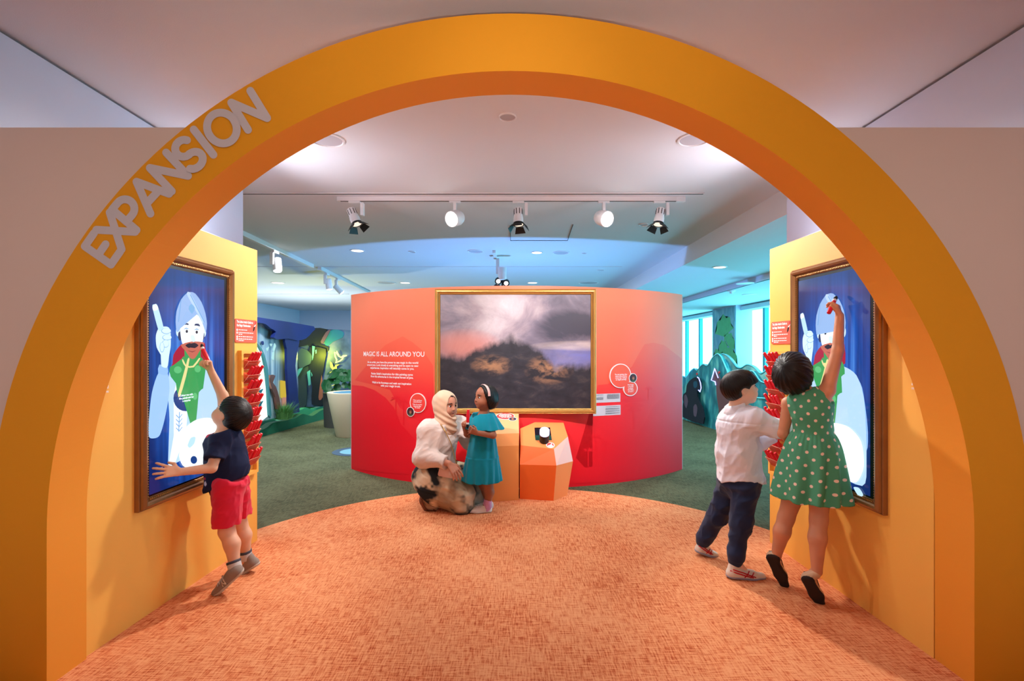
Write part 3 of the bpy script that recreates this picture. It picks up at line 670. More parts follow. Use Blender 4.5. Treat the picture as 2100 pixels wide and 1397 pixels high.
def bubble(label, circles, ovals, lines):
    """joined speech circles with a white rim, one or more portraits and lettering"""
    x, y, rx, ry = circles[0]; base = thing('speech_bubble_plaque', label, 'plaque', cw(*cwpix(x, y + ry), 0))
    def put(o): keep(o, base); return o
    def cir(nm, x, y, rx, ry, m, c0, c1):
        s, z = cwpix(x, y); sa = cwpix(x + rx, y)[0] - s; zb = cwpix(x, y - ry)[1] - z
        pts = [(s + sa * math.cos(2 * PI * k / 40), z + zb * math.sin(2 * PI * k / 40)) for k in range(40)]
        return put(prism(nm, pts, cw, c0, c1, m))
    for x, y, rx, ry in circles: cir('rim', x, y, rx, ry, M_print, 0.002, 0.012)
    for x, y, rx, ry in circles: cir('bubble_face', x, y, rx - 1.6, ry - 1.6, M_redw, 0.010, 0.014)
    for x, y, rx, ry in ovals:
        cir('portrait_rim', x, y, rx, ry, M_print, 0.006, 0.016); cir('portrait', x, y, rx - 1.1, ry - 1.1, mat('portrait_ground', (64, 30, 40), 0.5), 0.012, 0.018)
        cir('portrait_coat', x, y + ry * .62, rx * .5, ry * .25, mat('portrait_coat', (70, 86, 60), 0.5), 0.013, 0.0185)
        cir('portrait_head', x + .3, y + .5, rx * .27, ry * .32, mat('portrait_face', (176, 112, 84), 0.5), 0.013, 0.019)
        cir('portrait_hat', x + .3, y - ry * .32, rx * .3, ry * .16, mat('portrait_hat', (110, 44, 44), 0.5), 0.013, 0.0195)
    for s, x0, x1, y, cap in lines: 
        o = cwtext('bubble_line', s, x0, x1, y, cap, M_wt, 0.03, c=0.0155); o.parent = base; o.matrix_parent_inverse = Matrix.Translation(-base.location)
    return base
bubble('round red question bubble with a small portrait, left of the painting', [(858, 826.5, 16.8, 20.2)], [(843.5, 844.5, 8, 9.8)],
       [('What could have', 848.8, 866.8, 822, 2.4), ('started this fire?', 849.2, 866, 825.5, 2.4), ('What do you think', 848, 867.3, 830.5, 2.4), ('happened after', 849.3, 865.5, 834, 2.4), ('this scene?', 852.3, 863, 837.2, 2.4)])
bubble('double red speech bubble with a small portrait, right of the painting', [(1271.5, 771, 21.5, 25), (1291.8, 797, 14.3, 15.3)], [(1296.2, 775.2, 8, 9.5)],
       [('The real painting is four', 1259, 1284.5, 769, 2.4), ('metres wide and three', 1260, 1283.5, 772.5, 2.4), ('metres high, making it', 1260, 1283.6, 776, 2.4), ('my biggest painting!', 1261, 1282.6, 779.5, 2.4),
        ('Find it here', 1285.4, 1297.3, 790, 2.3), ('in the UOB', 1286, 1297, 793.5, 2.3), ('Southeast', 1286.3, 1296.8, 797, 2.3), ('Asia Gallery', 1285.3, 1297.6, 800.5, 2.3), ('on Level 3', 1286, 1296.8, 804, 2.3)])
M_lab = mat('pale_grey_label', (205, 203, 214), 0.6); M_grey_print = mat('grey_print', (120, 118, 130), 0.6)
for p0, p1, lab, rows in (((1216, 826.5), (1271.5, 806.5), 'upper pale caption card beside the painting frame', [(0.02, .36, y) for y in (.86, .62, .5, .42, .34)] + [(.5, .96, y) for y in (.88, .8, .72, .64, .56, .48, .40)]),
                          ((1216, 853.5), (1272, 830.5), 'lower pale caption card beside the painting frame', [(.44, .96, y) for y in (.86, .68, .6, .46, .38, .24, .16)])):
    a0, b0 = cwpix(*p0); a1, b1 = cwpix(*p1); o = thing('caption_card', lab, 'label', cw((a0 + a1) / 2, b0, 0))
    keep(prism('card', [(a0, b0), (a1, b0), (a1, b1), (a0, b1)], cw, 0.0, 0.006, M_lab), o)
    keep(bars('fine_print', cw, [(a0 + x0 * (a1 - a0), a0 + x1 * (a1 - a0), b0 + y * (b1 - b0), 0.004) for x0, x1, y in rows], M_grey_print, None, 0.0066), o)

# ================================================================ large framed painting
def painting_mat():
    m, N, L, b = nodes_mat('stormy_landscape_oil'); b.inputs['Roughness'].default_value = 0.45
    at = N.new('ShaderNodeAttribute'); at.attribute_name = 'suv'; sp = N.new('ShaderNodeSeparateXYZ'); L.new(at.outputs['Vector'], sp.inputs[0]); u, v = sp.outputs[0], sp.outputs[1]
    def noise(sc, det=5, w=(1, 1, 1), rough=0.6, dist=0.0):
        mp = N.new('ShaderNodeMapping'); mp.inputs['Scale'].default_value = w; L.new(at.outputs['Vector'], mp.inputs[0])
        n = N.new('ShaderNodeTexNoise'); n.inputs['Scale'].default_value = sc; n.inputs['Detail'].default_value = det; n.inputs['Roughness'].default_value = rough; n.inputs['Distortion'].default_value = dist
        L.new(mp.outputs[0], n.inputs['Vector']); return n.outputs['Fac']
    cl = noise(3.2, 6, (1.3, 1, 1), 0.62, 0.6)
    def blob(cu, cv, ru, rv):
        a = math_(N, L, 'DIVIDE', math_(N, L, 'SUBTRACT', u, cu), ru); c = math_(N, L, 'DIVIDE', math_(N, L, 'SUBTRACT', v, cv), rv)
        return math_(N, L, 'SUBTRACT', 1.0, math_(N, L, 'ADD', math_(N, L, 'MULTIPLY', a, a), math_(N, L, 'MULTIPLY', c, c)), True)
    glow = math_(N, L, 'ADD', math_(N, L, 'MULTIPLY', blob(.42, .90, .34, .26), .26), math_(N, L, 'MULTIPLY', blob(.28, .62, .3, .2), .16))
    dark = math_(N, L, 'MULTIPLY', blob(.83, .72, .26, .16), 0.36)
    f = math_(N, L, 'SUBTRACT', math_(N, L, 'ADD', math_(N, L, 'MULTIPLY', cl, 0.75), glow), dark)
    sky = rampf(N, L, f, [(0.15, lin((60, 58, 74))), (0.36, lin((114, 104, 120))), (0.52, lin((160, 144, 152))), (0.78, lin((206, 196, 200)))])
    sky = mixc(N, L, math_(N, L, 'MULTIPLY', blob(.16, .55, .26, .16), 0.75), sky, lin((206, 126, 110)))
    hz = math_(N, L, 'MULTIPLY', blob(1.0, .46, .40, .13), math_(N, L, 'MULTIPLY', noise(4, 4, (1, 3, 1)), 1.6), True); sky = mixc(N, L, hz, sky, lin((112, 116, 182)))
    hz2 = math_(N, L, 'MULTIPLY', blob(1.0, .55, .42, .05), math_(N, L, 'MULTIPLY', noise(6, 4, (1, 4, 1)), 1.1), True); sky = mixc(N, L, hz2, sky, lin((214, 196, 186)))
    # ground mass: ridge line rising in the middle
    rid = noise(5.0, 6, (1, .4, 1), 0.6)
    bump_ = math_(N, L, 'ADD', math_(N, L, 'MULTIPLY', blob(.46, .3, .30, 1.2), .26), math_(N, L, 'MULTIPLY', blob(.02, .3, .34, 1.0), .10))
    edge = math_(N, L, 'ADD', math_(N, L, 'ADD', math_(N, L, 'MULTIPLY', rid, 0.34), bump_), 0.22)
    g = math_(N, L, 'MULTIPLY', math_(N, L, 'SUBTRACT', edge, v), 14.0, True)
    gn = noise(9, 6, (1, 1.4, 1), 0.65, 0.5)
    ground = rampf(N, L, gn, [(0.35, lin((26, 25, 34))), (0.55, lin((40, 38, 48))), (0.78, lin((78, 66, 64)))])
    warm = math_(N, L, 'MULTIPLY', math_(N, L, 'ADD', blob(.34, .38, .15, .10), blob(.72, .34, .17, .14)), math_(N, L, 'MULTIPLY', math_(N, L, 'SUBTRACT', gn, 0.42, True), 6.0, True))
    ground = mixc(N, L, warm, ground, lin((150, 108, 78)))
    L.new(mixc(N, L, g, sky, ground), b.inputs['Base Color']); return m
PY = 4.868
pa0, pz1 = (891 - 1050) / FPX * PY, P(0, 592.5, PY).z; pa1, pz0 = (1223.5 - 1050) / FPX * PY, P(0, 849.5, PY).z
FP = Frame((pa0, PY + 0.045, pz0), (1, 0, 0), (0, 0, 1)); pw, ph = pa1 - pa0, pz1 - pz0
pic = thing('framed_painting', 'large gold-framed dark stormy painting hung on the curved red wall', 'painting', FP(pw / 2, 0, 0))
keep(moulding('frame', FP, 0, pw, 0, ph, [(0, 0), (0, 0.028), (0.006, 0.036), (0.012, 0.034), (0.018, 0.044), (0.028, 0.046), (0.036, 0.036), (0.041, 0.026), (0.044, 0.030), (0.050, 0.028), (0.055, 0.016), (0.055, 0.0)], M_gold, None), pic)
bm = bmesh.new(); pin = 0.052
cv_ = poly('canvas', [(pin, pin), (pw - pin, pin), (pw - pin, ph - pin), (pin, ph - pin)], FP, 0.014, painting_mat())
at = cv_.data.attributes.new('suv', 'FLOAT_VECTOR', 'POINT')
for i, q in enumerate(cv_.data.vertices):
    a, b_, _ = FP.uv(q.co); at.data[i].vector = ((a - pin) / (pw - 2 * pin), (b_ - pin) / (ph - 2 * pin), 0)
keep(cv_, pic)
keep(prism('backing_board', [(0.01, 0.01), (pw - 0.01, 0.01), (pw - 0.01, ph - 0.01), (0.01, ph - 0.01)], FP, -0.012, 0.010, M_dark), pic)

# ================================================================ faceted plinths
M_plA = mat('peach_laminate', (238, 150, 80), 0.5, bump=0.04, bscale=400)
M_plB = mat('deep_orange_laminate', (232, 98, 34), 0.5, bump=0.04, bscale=400)
M_plC = mat('warm_peach_laminate', (240, 138, 76), 0.5, bump=0.04, bscale=400)
M_plD = mat('pale_lilac_laminate', (226, 172, 160), 0.5)
def topz(Y): return 0.50 + 0.57 * (Y - 4.6)
def onplane(x, y, a, b_):              # ray meets z = a + b*(Y-4.6)
    dz = -(y - HOR) / FPX; t = (a - b_ * 4.6 - EYE) / (dz - b_); return P(x, y, t)
pl = thing('faceted_plinth', 'low faceted orange plinth with a black dial, beside the wall', 'plinth', (0.3, 4.7, 0))
B = [onfloor(1066, 1024.7), onfloor(1135, 1028.8), onfloor(1163, 1017), Vector((0.52, 4.87, 0)), Vector((0.073, 4.87, 0))]
Mi = [P(1066, 953, 4.53), P(1141, 955, 4.475), P(1175, 946, 4.68), Vector((0.57, 4.88, 0.36)), Vector((0.072, 4.88, 0.36))]
T = [onplane(1068, 913.5, .5, .57), onplane(1136, 921, .5, .57), onplane(1164.5, 895.4, .5, .57), onplane(1155.4, 867, .5, .57), onplane(1097, 866, .5, .57), onplane(1067, 879, .5, .57)]
def facet(nm, pts, m, o):
    q = meshobj(nm, pts, [tuple(range(len(pts)))], m); keep(q, o); return q
facet('facet', [B[0], B[1], Mi[1], Mi[0]], M_plB, pl); facet('facet', [B[1], B[2], Mi[2], Mi[1]], M_plC, pl); facet('facet', [B[2], B[3], Mi[3], Mi[2]], M_plB, pl)
facet('facet', [Mi[0], Mi[1], T[1], T[0]], M_plB, pl); facet('facet', [Mi[1], Mi[2], T[2], T[1]], M_plD, pl); facet('facet', [Mi[2], Mi[3], T[3], T[2]], M_plC, pl)
facet('facet', [Mi[3], Mi[4], T[4], T[3]], M_plB, pl); facet('facet', [B[0], Mi[0], T[0], T[5], Mi[4], B[4]], M_plB, pl); facet('facet', [B[3], B[4], Mi[4], Mi[3]], M_plB, pl); facet('facet', [Mi[4], T[5], T[4]], M_plB, pl)
facet('top', T, M_plC, pl)
FT = Frame(T[0], (1, 0, 0), (0, 1, 0.57))
def ft(x, y): a, b_ = FT.pix(x, y, 0.001); return a, b_
zz = lambda x, y: (990 + x / 6.65, 830 + y / 6.65)
hole = [ft(*zz(*p)) for p in ((705, 315), (918, 312), (943, 486), (718, 486))]
q = poly('dark_window', hole, FT, 0.0015, mat('dark_glass', (20, 14, 28), 0.08)); keep(q, pl)
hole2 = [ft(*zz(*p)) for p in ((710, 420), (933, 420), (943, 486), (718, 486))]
keep(poly('window_green_band', hole2, FT, 0.002, mat('green_glass', (28, 70, 62), 0.1)), pl)  # lower part of the dark window coloured green
a, b_ = ft(*zz(838, 500)); base = FT(a, b_, 0.002)
dial = thing('glowing_dial', 'black cylinder dial with a glowing white top on the right plinth', 'dial', base)
lathe('dial_body', [(0.043, 0), (0.045, 0.004), (0.045, 0.085), (0.041, 0.089)], M_black, dial, orient((0, 0, 0), FT.n), 28)
lathe('dial_cap', [(0.0453, 0.086), (0.0465, 0.092), (0.0465, 0.132), (0.043, 0.138), (0.001, 0.140)], emis('dial_glow', (226, 216, 255), 1.6), dial, orient((0, 0, 0), FT.n), 28)
M_stk = mat('red_sticker', (222, 66, 62), 0.5)
def sticker(F, x, y, r, label, hand=True):
    a, b_ = F.pix(x, y, 0.001); o = thing('hand_sticker', label, 'sticker', F(a, b_, 0))
    keep(poly('sticker_rim', circ(r, 28, a, b_), F, 0.0015, M_print), o); keep(poly('sticker_face', circ(r * .82, 28, a, b_), F, 0.0020, M_stk), o)
    keep(poly('hand_icon', SM([(a + r * x_, b_ + r * y_) for x_, y_ in ((-.45, -.7), (.5, -.75), (.55, -.1), (.3, .1), (.45, .55), (.25, .62), (.0, .12), (-.5, -.05), (-.6, -.3))], 1), F, 0.0025, M_print), o)
sticker(FT, *zz(922, 553), 0.040, 'round red hand sticker on the plinth with the dial')
# left plinth (tall)
pl2 = thing('faceted_plinth', 'taller peach plinth partly behind the girl in teal', 'plinth', (-0.15, 4.7, 0))
B2 = [Vector((-0.44, 4.72, 0)), Vector((-0.30, 4.50, 0)), onfloor(1007, 1030.5), onfloor(1064, 1027)]
h1 = P(1064.4, 914, 4.53).z; h2 = P(1064, 889, 4.56).z
s1 = [Vector((p.x, p.y, h1)) for p in B2]
s2 = [Vector((-0.43, 4.76, h2)), Vector((-0.30, 4.54, h2)), Vector((-0.193, 4.52, h2)), Vector((0.066, 4.57, h2))]
zb = P(1040, 849, 4.86).z
bk = [Vector((-0.40, 4.87, zb)), Vector((0.066, 4.87, zb))]
facet('facet', [B2[0], B2[1], s1[1], s1[0]], M_plC, pl2); facet('facet', [B2[1], B2[2], s1[2], s1[1]], M_plC, pl2); facet('facet', [B2[2], B2[3], s1[3], s1[2]], M_plA, pl2)
for k in range(3): facet('facet', [s1[k], s1[k + 1], s2[k + 1], s2[k]], M_plA, pl2)
facet('top', [s2[0], s2[1], s2[2], s2[3], bk[1], bk[0]], mat('light_peach_laminate', (238, 168, 116), 0.5), pl2)
facet('facet', [B2[3], Vector((0.066, 4.87, 0)), bk[1], s2[3], s1[3]], M_plA, pl2); facet('facet', [Vector((-0.40, 4.87, 0)), B2[0], s1[0], s2[0], bk[0]], M_plC, pl2); facet('facet', [Vector((0.066, 4.87, 0)), Vector((-0.40, 4.87, 0)), bk[0], bk[1]], M_plC, pl2)
FT2 = Frame(s2[3], (1, 0, 0), (0, 4.87 - s2[3].y, zb - h2))
sticker(FT2, *zz(237, 358), 0.032, 'round red hand sticker on the taller plinth')
a, b_ = FT2.pix(*zz(308, 157), 0.001); o = thing('oval_sticker', 'red oval sticker with a small portrait on the taller plinth', 'sticker', FT2(a, b_, 0))
keep(poly('sticker_rim', circ(0.092, 36, a, b_, 0.062), FT2, 0.0015, M_print), o); keep(poly('sticker_face', circ(0.086, 36, a, b_, 0.056), FT2, 0.002, M_stk), o)
keep(bars('fine_print', FT2, [(a - w_, a + w_, b_ + y_, 0.007) for w_, y_ in ((.05, .03), (.062, .016), (.064, .002), (.058, -.012), (.04, -.026))], M_print, None, 0.0024), o)
a, b_ = FT2.pix(*zz(408, 198), 0.001)
keep(poly('portrait_rim', circ(0.042, 24, a, b_, 0.032), FT2, 0.0028, M_print), o); keep(poly('portrait', circ(0.037, 24, a, b_, 0.028), FT2, 0.0032, mat('portrait_ground2', (56, 52, 66), 0.5)), o)
keep(poly('portrait_head', circ(0.012, 16, a, b_, 0.016), FT2, 0.0036, mat('portrait_face', (176, 112, 84), 0.5)), o)
# ================================================================ ceiling fittings
M_trk = mat('white_track', (226, 216, 214), 0.5)
M_lampw = mat('white_lamp_metal', (232, 226, 226), 0.4)
M_lit = emis('lamp_lens_lit', (255, 250, 246), 12)
M_glow = emis('downlight_lens', (255, 240, 214), 2.5)
TY = 4.62
trk = thing('lighting_track', 'white lighting track across the ceiling in front of the curved wall', 'track', (0, TY, ZC - 0.05))
xa, xb = (692 - 1050) / FPX * TY, (1404 - 1050) / FPX * TY
keep(box('track_rail', ((xa + xb) / 2, TY, ZC - 0.02), (xb - xa, 0.034, 0.04), M_trk), trk)
keep(box('track_slot', ((xa + xb) / 2, TY - 0.001, ZC - 0.041), (xb - xa - 0.06, 0.010, 0.004), M_dark), trk)
keep(box('live_end', (xb - 0.04, TY, ZC - 0.024), (0.085, 0.037, 0.046), M_lampw), trk)
def disc(r, z): return [(r, z)]
def track_spot(px_, label, d, lit, watt=0, col=NEUT, size=60, tgt=None, py_=445):
    """round spotlight: adapter, stem, drum head with a bright lens"""
    x = (px_ - 1050) / FPX * TY; z = ZC - 0.042
    o = thing('track_spotlight', label, 'spotlight', (x, TY, z - 0.16)); L0 = Vector((x, TY, z - 0.16))
    box('adapter', (0, 0, 0.152), (0.11, 0.03, 0.018), M_lampw, o, 0.003)
    box('driver_box', (0.0 if lit else 0.075, 0.0, 0.085), (0.028, 0.05, 0.12), M_lampw, o, 0.003)
    d = Vector(d).normalized(); M = orient((0, 0, 0), d)
    if lit:
        lathe('drum_head', [(0.035, -0.085), (0.062, -0.075), (0.074, -0.04), (0.076, 0.055), (0.073, 0.060), (0.068, 0.058), (0.066, 0.045)], M_lampw, o, M, 28, True, 'start')
        lathe('lens', [(0.0, 0.050), (0.068, 0.050), (0.068, 0.056), (0.0, 0.058)], M_lit, o, M, 28)
        s = spot('track_spot_light', L0 + d * 0.075, tgt, watt, size, 0.6, col, 0.05)
    else:
        lathe('lamp_body', [(0.036, -0.10), (0.042, -0.095), (0.042, -0.02), (0.047, 0.0), (0.047, 0.05), (0.044, 0.052)], M_lampw, o, M, 24)
        for k in range(9):
            an = 2 * PI * k / 9; q = box('cooling_fin_gap', (0, 0, 0), (0.004, 0.006, 0.055), M_dark, o, 0, M @ Matrix.Rotation(an, 4, 'Z') @ Matrix.Translation((0.042, 0, -0.06)))
        lathe('hood_ring', [(0.046, 0.05), (0.05, 0.05), (0.052, 0.068), (0.046, 0.068), (0.046, 0.05)], M_black, o, M, 24, True, 'none')
        lathe('lens', [(0.0, 0.060), (0.045, 0.060), (0.045, 0.063), (0.0, 0.064)], emis('lens_dim', (255, 230, 205), 1.2), o, M, 20)
        for k in range(4):
            an = PI / 2 * k + 0.3
            Mk = M @ Matrix.Rotation(an, 4, 'Z') @ Matrix.Translation((0.052, 0, 0.068)) @ Matrix.Rotation(math.radians(38), 4, 'Y')
            meshobj('barn_door', [Mk @ Vector(p) for p in ((0, -0.036, 0), (0, 0.036, 0), (0, 0.052, 0.062), (0, -0.052, 0.062), (0.002, -0.036, 0), (0.002, 0.036, 0), (0.002, 0.052, 0.062), (0.002, -0.052, 0.062))],
                    [(0, 1, 2, 3), (7, 6, 5, 4), (0, 4, 5, 1), (1, 5, 6, 2), (2, 6, 7, 3), (3, 7, 4, 0)], M_black, o)
        if watt: spot('barn_door_light', L0 + d * 0.07, tgt, watt, size, 0.5, col, 0.03)
    return o
track_spot(727, 'leftmost barn-door spotlight on the track', (0.45, -0.15, -1), False, 24, WARM, 70, (0.3, 4.2, 0))
track_spot(933, 'lit round spotlight on the track, left one', (-0.55, -0.95, -0.42), True, 235, WARM, 68, (-1.9, 2.6, 1.08))
track_spot(1063, 'middle barn-door spotlight on the track', (0.02, -0.2, -1), False, 24, WARM, 70, (0.0, 4.0, 0))
track_spot(1238, 'lit round spotlight on the track, right one', (0.5, -0.95, -0.42), True, 235, WARM, 68, (1.9, 2.6, 1.08))
track_spot(1352, 'rightmost barn-door spotlight on the track', (-0.22, -0.2, -1), False, 24, WARM, 70, (0.6, 4.2, 0))

def ceil_pt(x, y, z=ZC): return P(x, y, (z - EYE) * FPX / (HOR - y))
def slot_(x0, x1, y, label, wid=0.035):
    a = ceil_pt(x0, y); b = ceil_pt(x1, y)
    o = thing('air_slot', label, 'vent', ((a.x + b.x) / 2, a.y, ZC))
    keep(box('slot_opening', ((a.x + b.x) / 2, a.y, ZC - 0.001), (b.x - a.x, wid, 0.004), M_dark), o)
    keep(box('slot_trim', ((a.x + b.x) / 2, a.y - wid * .6, ZC - 0.004), (b.x - a.x, 0.008, 0.008), M_trk), o)
slot_(430, 1443, 397, 'long dark air slot in the ceiling in front of the track')
slot_(430, 1275, 547, 'dark air slot in the ceiling above the curved wall')
slot_(400, 716, 603, 'thin dark air slot far back in the ceiling')
for x, y, r, lab, z in ((733, 514, .085, 'lit downlight above the left end of the curved wall', ZC), (1101, 518, .075, 'lit downlight in the ceiling right of the hanging spot cluster', ZC), (570, 580, .12, 'lit downlight far back above the forest mural', ZC),
                     (831, 580, .10, 'lit downlight just above the painting, left one', ZC), (1092, 580, .10, 'lit downlight just above the painting, right one', ZC), (1476, 548, .085, 'lit downlight in the lower soffit on the right', 2.61)):
    c = ceil_pt(x, y, z); o = thing('ceiling_downlight', lab, 'downlight', c, 'ceiling downlights')
    lathe('trim_ring', [(r, 0.0), (r * 1.25, 0.0), (r * 1.25, -0.006), (r, -0.006)], M_lampw, o, None, 28, True, 'none')
    lathe('lens', [(0.0, -0.003), (r, -0.003), (r, -0.005), (0.0, -0.005)], M_glow, o, None, 28)
for x, y, r, lab in ((670, 286, .12, 'large round ceiling grille at the arch, left'), (1425, 285, .115, 'large round ceiling grille at the arch, right'), (1041, 239, .055, 'small round ceiling cap under the arch crown'),
                     (1151, 518, .125, 'round ceiling speaker beside the lit downlight'), (975, 515, .12, 'round ceiling speaker above the painting'), (1207, 580, .22, 'round ceiling speaker near the curved wall top'), (793, 580, .2, 'round ceiling speaker left of the painting'), (1198, 519, .04, 'tiny ceiling sensor right of the speaker'), (845, 516, .055, 'tiny ceiling cap left of the painting'), (1232, 554, .07, 'small ceiling cap by the air slot end'), (1320, 460, .055, 'small ceiling cap left of the rightmost barn-door spotlight')):
    c = ceil_pt(x, y); o = thing('ceiling_grille', lab, 'ceiling fitting', c)
    lathe('rim', [(r * .86, 0.0), (r, 0.0), (r, -0.008), (r * .9, -0.010), (r * .86, -0.002)], M_lampw, o, None, 32, True, 'none')
    lathe('grille', [(0.0, -0.002), (r * .86, -0.002), (r * .86, -0.004), (0.0, -0.004)], mat('grille_cloth', (186, 178, 182), 0.9), o, None, 32)
# access hatch outline
o = thing('access_hatch', 'square access hatch outline in the ceiling behind the track', 'hatch', ceil_pt(1110, 475))
for p, q in (((1046, 462), (1047, 493)), ((1047, 493), (1164, 493)), ((1164, 493), (1175, 460))):
    keep(tube('hatch_joint', [ceil_pt(*p) - Vector((0, 0, .0035)), ceil_pt(*q) - Vector((0, 0, .0035))], 0.003, M_dark, None, 4), o)
# hanging cluster of four small spots over the curved wall
c = ceil_pt(1011, 516); o = thing('spot_cluster', 'hanging cluster of four small lit spots above the painting', 'spotlight', (c.x, c.y, ZC))
box('track_rail', (0.02, 0.35, -0.02), (0.045, 0.9, 0.04), M_trk, o); box('driver_box', (0.06, 0.35, -0.16), (0.05, 0.08, 0.24), M_lampw, o, 0.005)
lathe('lamp_body', [(0.06, 0.09), (0.065, 0.08), (0.065, -0.1), (0.055, -0.11)], M_lampw, o, Matrix.Translation((0.13, 0.3, -0.27)), 20)
for dx, dz in ((0.07, -0.40), (0.19, -0.43), (0.05, -0.50), (0.21, -0.55)):
    M = orient((dx, 0.28, dz), (0.0, -0.8, -0.5)); lathe('spot_head', [(0.02, -0.06), (0.05, -0.05), (0.053, 0.0), (0.046, 0.004), (0.044, -0.02)], M_black, o, M, 16, True, 'start'); lathe('spot_lens', [(0, -0.005), (0.032, -0.005), (0.032, 0.004), (0, 0.005)], emis('cluster_lens', (245, 248, 255), 3), o, M, 16)
tube('arm', [(0.13, 0.3, -0.36), (0.13, 0.29, -0.52)], 0.012, M_black, o)
# two tracks running away on the left with spot heads
def far_track(p0, p1, label, heads):
    z = ZC - 0.03; a = ceil_pt(*p0, z); b = ceil_pt(*p1, z); o = thing('lighting_track', label, 'track', ((a + b) / 2))
    d = b - a; ang = math.atan2(d.x, d.y)
    keep(box('track_rail', (0, 0, 0), (0.06, d.length, 0.06), M_trk, None, 0, Matrix.Translation((a + b) / 2) @ Matrix.Rotation(-ang, 4, 'Z')), o)
    for t, dirv, lab in heads:
        p = a + d * t; s = thing('track_spotlight', lab, 'spotlight', p - Vector((0, 0, .25)))
        box('adapter', (0, 0, 0.205), (0.04, 0.14, 0.03), M_lampw, s); box('driver_box', (-0.02, -0.05, 0.11), (0.05, 0.04, 0.17), M_lampw, s, 0.004)
        M = orient((0.03, 0, 0), dirv); lathe('lamp_body', [(0.03, -0.13), (0.055, -0.12), (0.06, 0.06), (0.05, 0.062)], M_lampw, s, M, 20)
        lathe('lens', [(0, 0.058), (0.05, 0.058), (0.05, 0.07), (0, 0.085)], emis('far_lens', (240, 250, 255), 4), s, M, 20)
far_track((470, 467), (640, 546), 'white lighting track running away on the left, nearer one', [(0.46, (0.15, -.2, -1), 'small spotlight peeking over the left orange panel')])
far_track((655, 550), (756, 600), 'white lighting track running away on the left, farther one', [(0.12, (0.1, .1, -1), 'left of the paired spotlights on the farther left track'), (0.30, (0.7, .3, -.8), 'right of the paired spotlights on the farther left track')])
# smoke detector on the window-bay ceiling
c = ceil_pt(1500, 596, 2.52); o = thing('smoke_detector', 'small white detector on the window bay ceiling', 'detector', c)
lathe('base', [(0.07, 0), (0.07, -0.02), (0.06, -0.025)], M_lampw, o, None, 20); lathe('sensor', [(0.03, -0.025), (0.03, -0.06), (0.02, -0.065)], M_lampw, o, None, 16)
for x, y, lab in ((1528, 581, 'faint round cap on the window bay ceiling'), (1537, 604, 'round speaker on the window bay ceiling')):
    c = ceil_pt(x, y, 2.52); o = thing('ceiling_grille', lab, 'ceiling fitting', c); lathe('rim', [(0.12, 0), (0.14, 0), (0.14, -0.01), (0.12, -0.008)], M_lampw, o, None, 24, True, 'none'); lathe('grille', [(0, -.004), (.12, -.004), (.12, -.006), (0, -.006)], M_lampw, o, None, 24)

# ================================================================ right background: teal mountain cut-outs and animals
def teal_mat(name, a, b_, c):
    m, N, L, b = nodes_mat(name); b.inputs['Roughness'].default_value = 0.6
    tc = N.new('ShaderNodeTexCoord'); mp = N.new('ShaderNodeMapping'); mp.inputs['Scale'].default_value = (6, 6, 2.2); L.new(tc.outputs['Object'], mp.inputs[0])
    n = N.new('ShaderNodeTexNoise'); n.inputs['Scale'].default_value = 1.3; n.inputs['Detail'].default_value = 2; L.new(mp.outputs[0], n.inputs['Vector'])
    L.new(rampf(N, L, n.outputs['Fac'], [(0.38, lin(a)), (0.52, lin(b_)), (0.66, lin(c))]), b.inputs['Base Color']); return m
M_teal = teal_mat('teal_mountain_print', (16, 108, 118), (34, 138, 142), (104, 186, 172)); M_teal2 = teal_mat('dark_teal_mountain_print', (14, 92, 104), (20, 104, 114), (40, 130, 134))
M_pale = teal_mat('pale_mountain_print', (120, 176, 170), (150, 196, 184), (178, 206, 186)); M_tedge = mat('turquoise_board_edge', (110, 205, 215), 0.5)
def along(A, B):                     # vertical plane through two floor points; shapes given in photo pixels
    A, B = Vector(A), Vector(B); u = (B - A).normalized(); return Frame(A, u, (0, 0, 1))
def cutout(name, F, pix, c0, c1, m, parent, sm=2, floor=True):
    pts = [F.pix(*p, 0) for p in pix]; pts = smoothpts(pts, sm) if sm else pts
    pts = [(a, max(b_, 0.0)) for a, b_ in pts]
    return prism(name, pts, F, c0, c1, m, parent)
FM = along(onfloor(1400, 860), onfloor(1478, 885))
if FM.n.y > 0: FM = Frame(FM.o, -FM.u, FM.v)
mt = thing('mountain_cutout', 'teal leafy mountain cut-out board behind the boy in white', 'cut-out', FM(0, 0, 0))
top1 = [(1392, 778), (1401, 772), (1408, 774), (1416, 762), (1424, 756), (1430, 760), (1436, 752), (1443, 747), (1451, 750), (1462, 733), (1472, 726), (1480, 734), (1492, 762), (1505, 790), (1530, 812), (1575, 818)]
low1 = [(1600, 925), (1478, 889), (1390, 860)]
ptsF = smoothpts([FM.pix(*p) for p in top1], 2, False) + [FM.pix(1576, 920), FM.pix(1390, 857)]
ptsF = [(a, b_ if i < len(ptsF) - 2 else 0.0) for i, (a, b_) in enumerate(ptsF)]
s_ = -1 if FM.n.dot(Vector((0, -1, 0))) < 0 else 1
keep(prism('mountain_board', ptsF, FM, -0.05, 0.0, M_teal), mt)
ed = [FM(a, b_, 0.001) for a, b_ in ptsF[:-2]]; keep(tube('board_edge', ed, 0.012, M_tedge, None, 5), mt)
FM2 = Frame(FM(0, 0, -0.35), FM.u, FM.v)
mt2 = thing('mountain_cutout', 'pale wavy mountain cut-out board under the windows', 'cut-out', FM2(0, 0, 0))
top2 = [(1420, 770), (1455, 752), (1474, 730), (1484, 726), (1496, 734), (1510, 752), (1520, 755), (1532, 748), (1545, 752), (1560, 766), (1572, 760), (1590, 758), (1620, 775)]
p2 = smoothpts([FM2.pix(*p) for p in top2], 2, False); p2 = p2 + [(p2[-1][0], 0), (p2[0][0], 0)]
